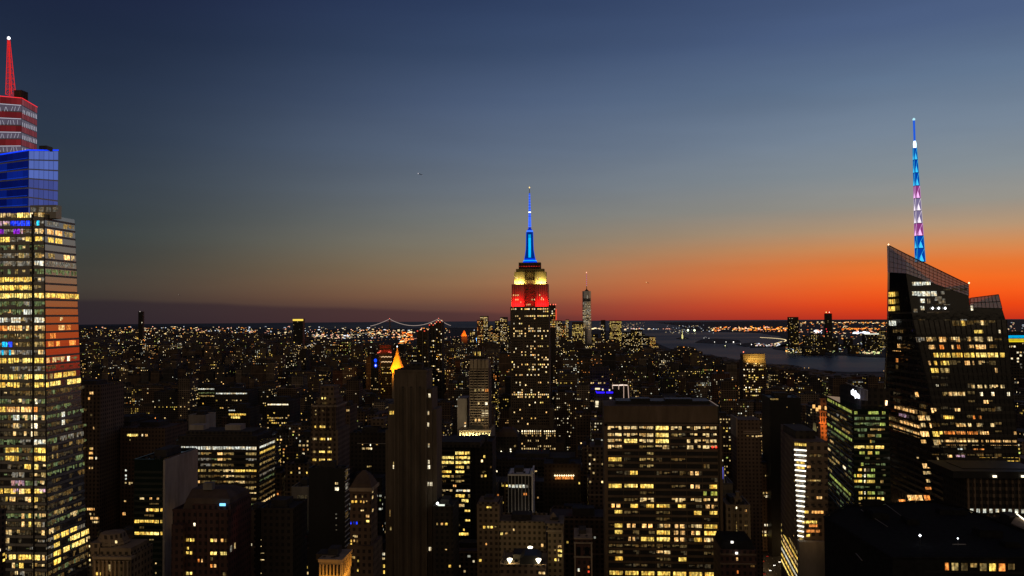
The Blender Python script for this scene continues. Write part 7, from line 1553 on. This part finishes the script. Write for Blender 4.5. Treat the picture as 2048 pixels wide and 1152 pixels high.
# boats
for i, (px_, py_, lab) in enumerate(((1450.5, 694.5, 'boat with a yellow-green light alone in the river below the long island'), (1481, 690.5, 'boat with a pale streak of lights by the pier end'), (1412, 676.5, 'boat with a faint light just above the long island'), (1625, 707.5, 'boat with a yellow light close to the far waterfront'))):
    gx, gy = GP(px_, py_, -3); root = empty('boat', (gx, gy, -3), lab, 'boat', 'boats on the water'); m_ = MB(); L = 16
    m_.loft([(-3.4, [(gx - L, gy - 3), (gx + L * .7, gy - 3), (gx + L * 1.1, gy), (gx + L * .7, gy + 3), (gx - L, gy + 3)]), (0, [(gx - L, gy - 4), (gx + L * .8, gy - 4), (gx + L * 1.3, gy), (gx + L * .8, gy + 4), (gx - L, gy + 4)])]); m_.build('hull', 'dark', root)
    m_ = MB(); m_.box(gx - L * .6, gx + L * .4, gy - 3, gy + 3, 0, 4); m_.build('cabin', 'grey_stone', root)
    m_ = MB(); r_ = 3.6 if i == 0 else 2.6; m_.ring(gx, gy, [(.2, 5), (r_, 5 + r_), (.2, 5 + 2 * r_)], 6, 0, (2, 2, 1.0) if i in (0, 3) else (1.2, 1.2, 1.2)); m_.build('mast_light', 'lamp_light', root)

# ------------------------------------------------------------------ the blocks of the city
def shore_px(y_unused): pass
SP = sorted(SHORE)
def shore_y(px):
    for (x0, y0), (x1, y1) in zip(SP, SP[1:]):
        if x0 <= px <= x1: return y0 + (y1 - y0) * (px - x0) / (x1 - x0)
    return 745 if px > 1775 else 652
AV = [-1340, -1130, -920, -715, -520, -395, -270, -140, 196, 445, 725, 1000, 1270, 1540, 1800]
import numpy as np
rc = random.Random(101)
LIM = [(160, 655), (560, 668), (740, 684), (860, 690), (1000, 668), (1110, 668), (1170, 672), (1240, 684), (1290, 690), (1330, 701), (1350, 699), (1362, 692), (1385, 694), (1400, 708), (1430, 712), (1470, 720), (1485, 722), (1535, 728), (1580, 730), (1600, 736), (1655, 742), (1668, 748), (1780, 748), (2100, 660)]
def lim_y(px):
    if px <= LIM[0][0]: return LIM[0][1]
    for (x0, y0), (x1, y1) in zip(LIM, LIM[1:]):
        if x0 <= px <= x1: return y0 + (y1 - y0) * (px - x0) / (x1 - x0)
    return 660
def is_free(x0, x1, y0, y1):
    for a_, b_, c_, d_ in FOOT:
        if x0 < b_ and x1 > a_ and y0 < d_ and y1 > c_: return False
    return True
TONES = [(0.11, .075, .055), (.14, .10, .075), (.17, .13, .10), (.09, .08, .075), (.05, .045, .045), (.20, .16, .125), (.12, .06, .045)]
TN = ['brown brick', 'light brown brick', 'tan stone', 'grey', 'black', 'pale stone', 'dark red brick']
LC = [C['w']] * 5 + [C['y']] * 4 + [C['s']] * 3 + [C['o']] * 3 + [C['W']] * 2 + [C['O']] + [C['g']]
lots = []
Y = 430.0
while Y < 14500:
    blk = 64 if Y < 2600 else (90 if Y < 5200 else 150)
    hx = .66 * Y + 60
    x = -hx * 1.12
    while x < hx:
        wlot = rc.choice([16, 20, 24, 30, 38]) * (1 if Y < 2600 else 1.3 if Y < 5200 else 2.2)
        x1 = x + wlot
        if Y < 5200:
            hit = [a_ for a_ in AV if x < a_ + 14 and x1 > a_ - 14]
            if hit:
                if hit[0] - 14 - x > 10: x1 = hit[0] - 14
                else: x = hit[0] + 14.01; continue
        for (ya, yb) in ((Y, Y + blk * .46), (Y + blk * .5, Y + blk * .96)) if Y < 5200 else ((Y, Y + blk * .8),):
            d_ = (yb - ya) * rc.uniform(.75, 1)
            lots.append((x, x1 - .4, ya, ya + d_))
        x = x1
    Y += blk + (16 if Y < 5200 else 30)
def pick_height(px, Y):
    if Y < 480: ty = rc.uniform(1010, 1180)
    elif Y < 650: ty = rc.uniform(930, 1120)
    elif Y < 900: ty = rc.triangular(855, 1010, 960)
    elif Y < 1300: ty = rc.triangular(790, 905, 870)
    elif Y < 2000: ty = rc.triangular(735, 835, 815)
    elif Y < 3200: ty = rc.triangular(698, 770, 752)
    elif Y < 5200: ty = rc.triangular(676, 725, 712)
    else: return rc.choice([9, 12, 16, 22, 30]) * (1.6 if rc.random() < .12 else 1)
    if px < 740 and Y > 900: ty = ty + (30 if Y < 2000 else 8) * rc.random()
    h = CZ - (ty - 627) / FPX * Y
    return max(12, min(h, 190))
blds = []
for (x0, x1, y0, y1) in lots:
    if not is_free(x0, x1, y0, y1): continue
    pxa, pya = proj(x0, y0, 0); pxb, _ = proj(x1, y0, 0)
    if pxb < -60 or pxa > 2110: continue
    pm = (pxa + pxb) / 2
    if pm > 1290 and pya < shore_y(max(pxa, pxb)) + 3 and pya < 760: continue
    if pya < shore_y(pm) + 1.2 and pm <= 1290: continue
    h = pick_height(pm, y0)
    ty = proj((x0 + x1) / 2, y1 if y0 < 1500 else y0, h)[1]
    cap = lim_y(pm) + (0 if y0 > 2500 else 3)
    for a_, b_, c_, d_, Yh in RECTS:
        if Yh > y0 and pxa < b_ and pxb > a_: cap = max(cap, d_)
    if ty < cap:
        h = CZ - (cap - 627 + rc.random() * 3) / FPX * (y1 if y0 < 1500 else y0)
        if h < 7: 
            if y0 > 800: continue
            h = 8
    base = proj(x0, y0, 0)[1]
    size = (pxb - pxa) * max(0, min(1180, base) - proj((x0 + x1) / 2, y0, h)[1])
    # hidden behind a nearer hero?
    top = proj((x0 + x1) / 2, y0, h)[1]
    hid = any(Yh < y0 and a_ <= pxa and pxb <= b_ and c_ <= top and d_ >= min(base, 1152) for a_, b_, c_, d_, Yh in RECTS)
    if hid and y0 < 5200: continue
    if top > 1150: continue
    blds.append([x0, x1, y0, y1, h, pm, top, size])
# how much of each block shows: paint a coarse picture from the back to the front
GW, GH = 512, 288
buf = np.full((GH, GW), -1, dtype=np.int32)
order = sorted(range(len(blds)), key=lambda i: -blds[i][2])
heroes = sorted([(r[4], r) for r in RECTS], key=lambda q: -q[0]); hi_ = 0
for i in order:
    b_ = blds[i]
    while hi_ < len(heroes) and heroes[hi_][0] >= b_[2]:
        a0, a1, c0, c1, _ = heroes[hi_][1]; buf[max(0, int(c0 / 4)):max(0, int(c1 / 4)), max(0, int(a0 / 4)):max(0, int(a1 / 4))] = -2; hi_ += 1
    pa, _ = proj(b_[0], b_[2], b_[4]); pb, _ = proj(b_[1], b_[2], b_[4])
    buf[max(0, int(b_[6] / 4)):GH, max(0, int(round(pa / 4))):max(0, int(round(pb / 4)))] = i
while hi_ < len(heroes):
    a0, a1, c0, c1, _ = heroes[hi_][1]; buf[max(0, int(c0 / 4)):max(0, int(c1 / 4)), max(0, int(a0 / 4)):max(0, int(a1 / 4))] = -2; hi_ += 1
ids, cnt = np.unique(buf[buf >= 0], return_counts=True)
seen = {int(i): int(c) for i, c in zip(ids, cnt)}
rank = sorted(seen, key=lambda i: -seen[i])[:300]
single = set(rank)

def lit_faces(m_, x0, x1, y0, y1, h, Yd, seed, dens=1.0):
    """lit windows on the faces that look towards the camera; real size near by, a little larger and sparser far off"""
    rr = random.Random(seed)
    fl_ = 3.4 if Yd < 1600 else 4.2 if Yd < 3200 else 6 if Yd < 5200 else 9
    bay = 3.0 if Yd < 1600 else 4.2 if Yd < 3200 else 6.5 if Yd < 5200 else 11
    p = (.16 if Yd < 1600 else .15 if Yd < 3200 else .14 if Yd < 5200 else .14) * rr.choice([.25, .5, 1, 1, 1.6, 2.4]) * dens
    hw2 = max(.62, Yd * .00032); hh2 = max(.72, Yd * .00028)
    k = .9 if Yd < 1600 else 1.15 if Yd < 3200 else 1.35 if Yd < 5200 else 1.7
    base = rr.choice(LC); sides = [('F', x1 - x0)]
    if x1 < -5: sides.append(('R', y1 - y0))
    elif x0 > 5: sides.append(('L', y1 - y0))
    nf = int((h - 3) / fl_)
    if Yd < 3200 and rr.random() < .6:                               # shop windows along the pavement
        for s_, wd in sides:
            n_ = max(1, int(wd / 7))
            for j in range(n_):
                if rr.random() < .45: continue
                g_ = rr.uniform(.6, 2.2); c_ = tuple(g_ * q for q in rr.choice(LC)); u = j * 7 + 1
                if s_ == 'F': m_.quad([(x0 + u, y0 - .08, .8), (x0 + min(u + 5, wd - .5), y0 - .08, .8), (x0 + min(u + 5, wd - .5), y0 - .08, 4), (x0 + u, y0 - .08, 4)], 1, c_)
                else:
                    xx = x1 + .08 if s_ == 'R' else x0 - .08; m_.quad([(xx, y0 + u, .8), (xx, y0 + min(u + 5, wd - .5), .8), (xx, y0 + min(u + 5, wd - .5), 4), (xx, y0 + u, 4)], 1, c_)
    for s_, wd in sides:
        if s_ != 'F' and Yd > 5200: continue
        nb = max(1, int(wd / bay))
        for f_ in range(nf):
            z_ = h - 2.6 - f_ * fl_
            if z_ < 3: break
            row = rr.random(); pr = .7 if row < .025 and Yd < 5200 else p * rr.choice([.3, 1, 1.5])
            for j in range(nb):
                if rr.random() > pr: continue
                u = (j + .5 + rr.uniform(-.12, .12)) * wd / nb; col = base if rr.random() < .6 else rr.choice(LC); g_ = k * (rr.uniform(.3, 1.1) if rr.random() < .85 else rr.uniform(1.3, 2.6))
                w2 = hw2 * rr.choice([.8, 1, 1, 1.5]); c_ = tuple(g_ * q for q in col)
                if s_ == 'F': m_.quad([(x0 + u - w2, y0 - .08, z_ - hh2), (x0 + u + w2, y0 - .08, z_ - hh2), (x0 + u + w2, y0 - .08, z_ + hh2), (x0 + u - w2, y0 - .08, z_ + hh2)], 1, c_)
                else:
                    xx = x1 + .08 if s_ == 'R' else x0 - .08
                    m_.quad([(xx, y0 + u - w2, z_ - hh2), (xx, y0 + u + w2, z_ - hh2), (xx, y0 + u + w2, z_ + hh2), (xx, y0 + u - w2, z_ + hh2)], 1, c_)
def block_mesh(m_, x0, x1, y0, y1, h, tone, seed, detail):
    rr = random.Random(seed + 5)
    form = rr.random()
    w_, d_ = x1 - x0, y1 - y0
    if detail and form < .35 and h > 45:                        # setbacks
        h1 = h * rr.uniform(.72, .86); i_ = w_ * .12
        m_.box(x0, x1, y0, y1, 0, h1, 0, tone); m_.box(x0 + i_, x1 - i_, y0 + 2.5, y1 - 2.5, h1, h, 0, tone); ft = (x0 + i_, x1 - i_, y0 + 2.5, y1 - 2.5)
    else:
        m_.box(x0, x1, y0, y1, 0, h, 0, tone); ft = (x0, x1, y0, y1)
        if detail:
            for q in ((x0 - .2, x1 + .2, y0 - .2, y0 + .3), (x0 - .2, x1 + .2, y1 - .3, y1 + .2), (x0 - .2, x0 + .3, y0 + .3, y1 - .3), (x1 - .3, x1 + .2, y0 + .3, y1 - .3)): m_.box(*q, h, h + 1, 0, tone)
    return ft
city = MB(); cl = MB(); dist = MB(); dl = MB()
info = []
for i, (x0, x1, y0, y1, h, pm, top, size) in enumerate(blds):
    seed = int(x0 * 31 + y0 * 17) & 0xffffff; rr = random.Random(seed)
    ti = rr.choices(range(7), (5, 4, 3, 3, 3, 1, 1))[0]; tone = tuple(c * .85 for c in TONES[ti])
    def vn(a_, b_): return random.Random(int(a_) * 7919 + int(b_) * 104729).random()
    gx_, gy_ = x0 / (160 + y0 * .05), y0 / (130 + y0 * .06); cl_ = vn(gx_ // 1, gy_ // 1)
    dens = (.35 + 1.5 * cl_ * cl_) * 1.15 * (.7 if (pm < 740 and 900 < y0 < 2300) else (.8 if y0 < 900 else 1.25 if pm > 880 and 1500 < y0 < 5200 else 1))
    if i in single:
        m_ = MB(); ft = block_mesh(m_, x0, x1, y0, y1, h, tone, seed, True)
        o = m_.build('city_block', 'city_wall'); o.name = 'city_building'
        cx, cy = (x0 + x1) / 2, (y0 + y1) / 2
        me = o.data
        for v in me.vertices: v.co.x -= cx; v.co.y -= cy
        o.location = (cx, cy, 0)
        q = MB(); lit_faces(q, x0, x1, y0, y1, h * (.8 if rr.random() < 0 else 1), y0, seed, dens); q.m = [0] * len(q.m)
        nl = len(q.f)
        if q.f:
            wi = q.build('window', 'lamp_light', o, kind='stuff')
        r_ = MB(); w_, d_ = ft[1] - ft[0], ft[3] - ft[2]
        a_ = ft[0] + w_ * rr.uniform(.1, .45); bq = ft[2] + d_ * rr.uniform(.15, .4); r_.box(a_, a_ + w_ * .4, bq, bq + d_ * .35, h, h + rr.uniform(2.5, 5), 0)
        tank = rr.random() < .45
        if tank:
            tx, ty_ = ft[0] + w_ * rr.uniform(.1, .9), ft[2] + d_ * rr.uniform(.1, .3)
            for sx2, sy2 in ((-1, -1), (1, -1), (1, 1), (-1, 1)): r_.bar((tx + sx2 * 1.2, ty_ + sy2 * 1.2, h), (tx + sx2 * 1.2, ty_ + sy2 * 1.2, h + 3.2), .15)
            r_.ring(tx, ty_, [(1.9, h + 3.2), (1.9, h + 6.6), (.2, h + 8)], 8)
        r_.build('water_tank' if tank else 'roof_house', 'roof', o)
        info.append((o, pm, top, x1 - x0, h, ti, nl, y0, tank))
    else:
        tgt, tl_ = (city, cl) if y0 < 5200 else (dist, dl)
        tgt.box(x0, x1, y0, y1, 0, h, 0, tone); lit_faces(tl_, x0, x1, y0, y1, h, y0, seed, dens)
for mb_ in (cl, dl): mb_.m = [0] * len(mb_.m)
o = city.build('city_buildings', 'city_wall', kind='stuff', label='mass of smaller dark city buildings between and behind the towers')
o2 = cl.build('city_lights', 'lamp_light', kind='stuff', label='scattered lit windows of the smaller buildings')
o = dist.build('distant_buildings', 'city_wall', kind='stuff', label='low distant districts beyond the island')
o2 = dl.build('distant_lights', 'lamp_light', kind='stuff', label='lights of the low distant districts')
# labels that tell the single buildings apart: look, and place next to a landmark
MARK = [(80, 'the glass skyscraper'), (220, 'the three-bright-floors block'), (300, 'the wedge office tower'), (405, 'the red brick hotel'), (450, 'the broad glass office block'), (556, 'the beaded light block'), (655, 'the setback brick tower'), (722, 'the pyramid roof tower'), (795, 'the gold pyramid'), (821, 'the striped stone tower'),
        (911, 'the yellow lit office'), (958, 'the banded stone tower'), (1060, 'the stepped stone skyscraper'), (1128, 'the orange rooftop terrace'), (1174, 'the far glass spire'), (1211, 'the blue light line'), (1325, 'the wide office slab'), (1477, 'the tan deco tower'), (1509, 'the golden roof tower'), (1570, 'the unlit dark tower'), (1620, 'the corner-lit tower'), (1648, 'the orange campanile'), (1715, 'the green glass tower'), (1900, 'the faceted skyscraper'), (2030, 'the blue and yellow band')]
grp = {}
for t_ in info:
    mk_ = min(MARK, key=lambda q: abs(q[0] - t_[1])); sd = 'left' if t_[1] < mk_[0] else 'right'; grp.setdefault((mk_, sd), []).append(t_)
for (mk_, sd), lst in grp.items():
    lst.sort(key=lambda q: abs(q[1] - mk_[0]))
    for k_, (o, pm, top, wd, h, ti, nl, y0, tank) in enumerate(lst):
        s_ = 'slim' if wd < 19 else 'broad' if wd > 32 else 'medium'; l_ = 'unlit' if nl < 3 else 'sparsely lit' if nl < 14 else 'many-windowed'
        tag(o, f"{s_} {l_} {TN[ti]} block, {ordn(k_)} {sd} of {mk_[1]}", 'building', 'dark city blocks')
# ------------------------------------------------------------------ street lamps, traffic, shore lights
m_ = MB(); rl = random.Random(55)
def dot(x, y, z, r_, col):
    m_.box(x - r_, x + r_, y - r_, y + r_, z - r_ * .8, z + r_ * .8, 0, col, True)
for a_ in AV:
    Yq = 960
    while Yq < 5000:
        pq = proj(a_, Yq, 0)
        if pq[0] > 1290 and pq[1] < shore_y(pq[0]) + 2: break
        for s_ in (-9, 9):
            dot(a_ + s_, Yq, 9, max(.35, Yq * .00028), tuple(1.6 * c for c in lin((255, 196, 120))))
        if rl.random() < .8:
            c_ = rl.choice([(2.4, 2.2, 1.9), (2.2, 2.0, 1.6), (1.8, .12, .06)]); dot(a_ + rl.uniform(-6, 6), Yq + rl.uniform(0, 20), 1, max(.4, Yq * .0003), c_)
        Yq += 30 + Yq * .01
m_.build('street_lights', 'lamp_light', kind='stuff', label='street lamps and traffic lights strung along the avenues')
m_ = MB()
def strew(n, fx, fy, cols, r0, r1, k=1.0, z=6):
    for _ in range(n):
        px_, py_ = fx(), fy(); x, y = GP(px_, py_, z); s_ = y / FPX; r_ = rl.uniform(r0, r1) * s_
        w2 = r_ * rl.choice([1, 1, 1.6, 2.6]); c_ = rl.choice(cols); kk_ = k * rl.uniform(.4, 1.6)
        m_.box(x - w2, x + w2, y - r_, y + r_, z - r_ * .5, z + r_ * .9, 0, tuple(kk_ * q for q in c_), True)
AM = lin((255, 160, 60)); WM = lin((255, 226, 170)); PK = lin((255, 180, 150)); CW = lin((230, 240, 255)); OR = lin((255, 120, 40)); GN = lin((220, 240, 160))
U = rl.uniform; Gs = rl.gauss
strew(520, lambda: U(165, 900), lambda: 652 + abs(Gs(0, 10)) + U(0, 8), [WM, WM, AM, PK, CW, WM], .35, .8, 1.3)
strew(300, lambda: U(165, 720), lambda: U(672, 712), [WM, AM, PK, CW, WM], .4, .9, 1.1)
strew(60, lambda: U(166, 250), lambda: U(690, 712), [WM, CW, GN], .7, 1.3, 1.4)
strew(130, lambda: U(640, 750), lambda: U(684, 699), [CW, WM, WM, GN], .5, 1.1, 1.6)
strew(90, lambda: U(650, 752), lambda: 699 + U(-1.2, 1.2), [WM, GN, CW], .5, .9, 1.5)
strew(60, lambda: U(620, 700), lambda: U(669, 678), [WM, CW, PK], .5, 1.0, 1.5)
strew(70, lambda: U(798, 825), lambda: U(664, 690), [AM, OR, WM], .6, 1.1, 1.5)
strew(60, lambda: U(735, 800), lambda: U(660, 676), [WM, PK, AM], .5, .9, 1.3)
strew(170, lambda: U(1424, 1580), lambda: 658 + Gs(0, 2.4), [AM, OR, WM, PK, AM], .45, .95, 1.6)
strew(60, lambda: U(1330, 1430), lambda: U(650, 667), [WM, CW], .3, .6, .8)
strew(34, lambda: U(1250, 1318), lambda: 658 + Gs(0, .7), [WM, PK, CW], .4, .8, 1.5)
strew(12, lambda: U(1184, 1200), lambda: 657 + Gs(0, .5), [WM], .6, .9, 1.6)
strew(14, lambda: U(1325, 1342), lambda: 657.5 + Gs(0, .5), [PK], .4, .7, 1.2)
strew(200, lambda: U(1580, 1775), lambda: U(644, 680), [AM, OR, WM, PK, WM], .4, .85, 1.2)
strew(80, lambda: U(1600, 1775), lambda: 645.5 + Gs(0, .9), [WM, AM], .4, .8, 1.4)
strew(50, lambda: U(1685, 1760), lambda: 658 + Gs(0, 1.2), [AM, OR], .5, .9, 1.5)
strew(26, lambda: U(1708, 1738), lambda: 666 + Gs(0, .8), [CW], .8, 1.5, 2.0)
strew(26, lambda: U(1630, 1645), lambda: U(660, 667), [CW, PK], .5, 1, 1.8)
strew(150, lambda: U(1572, 1775), lambda: U(684, 706), [WM, CW, GN, AM], .3, .7, 1.0)
strew(40, lambda: U(1572, 1620), lambda: 701 + Gs(0, 1.6), [GN, WM, AM], .6, 1.1, 1.5)
strew(30, lambda: U(1720, 1762), lambda: 706 + Gs(0, 1.2), [WM, GN], .5, .9, 1.2)
strew(60, lambda: U(1508, 1560), lambda: U(687, 692), [CW, WM, PK], .35, .7, 1.3)
strew(120, lambda: U(2012, 2048), lambda: U(645, 740), [WM, PK, CW], .4, .8, 1.0)
strew(60, lambda: U(1200, 1290), lambda: U(645, 655), [WM, PK], .25, .5, .6)
for _ in range(46):                                              # lamps strung along distant streets
    px_ = U(170, 1000) if rl.random() < .8 else U(1585, 1770); py_ = U(664, 735) if px_ < 1100 else U(650, 690); x, y = GP(px_, py_, 12); an = R(rl.choice([8, 98, 62, 152]) + U(-4, 4)); c_ = rl.choice([AM, WM, PK, WM]); kk_ = U(.7, 1.5)
    for j in range(rl.randint(8, 20)):
        xx, yy = x + j * y * .006 * math.cos(an), y + j * y * .012 * math.sin(an); r_ = .42 * yy / FPX
        if yy > 3000 and (px_ > 1290 or proj(xx, yy, 0)[0] < 1250): m_.box(xx - r_, xx + r_, yy - r_, yy + r_, 12, 12 + r_ * 1.4, 0, tuple(kk_ * q for q in c_), True)
for i in range(60):                                              # the curving lit quay
    t_ = i / 59; px_ = 1521 + 51 * math.sin(t_ * 2.6) if t_ < .75 else 1572 - 60 * (t_ - .62); py_ = 675 + 7 * t_ * t_ + 5.5 * t_
    x, y = GP(px_, py_, 4); r_ = .55 * y / FPX; m_.box(x - r_ * 1.5, x + r_ * 1.5, y - r_, y + r_, 3, 3 + r_, 0, tuple(1.6 * q for q in WM), True)
for px_, py_ in ((1376, 660.5), (1389, 660.5)):
    x, y = GP(px_, py_, 30); r_ = 2.0 * y / FPX; m_.ring(x, y, [(.2 * r_, 30 - r_), (r_, 30), (.2 * r_, 30 + r_)], 8, 0, (3.4, 3.8, 2.2))
for px_, py_, k_ in ((1467, 684, 1.2), (1429, 684, .7), (1452, 684, .7), (1503, 689, .9), (1408, 676, .5), (1418, 676.5, .4)):
    x, y = GP(px_, py_, 10); r_ = 1.1 * y / FPX * k_; m_.ring(x, y, [(.2 * r_, 10 - r_), (r_, 10), (.2 * r_, 10 + r_)], 6, 0, (2.2, 2.1, 1.9))
m_.build('shore_lights', 'lamp_light', kind='stuff', label='countless lamps of the far shores and districts')
print('blocks', len(blds), 'single', len(single), 'quads', len(cl.f), len(dl.f), 'objects', len(bpy.data.objects))
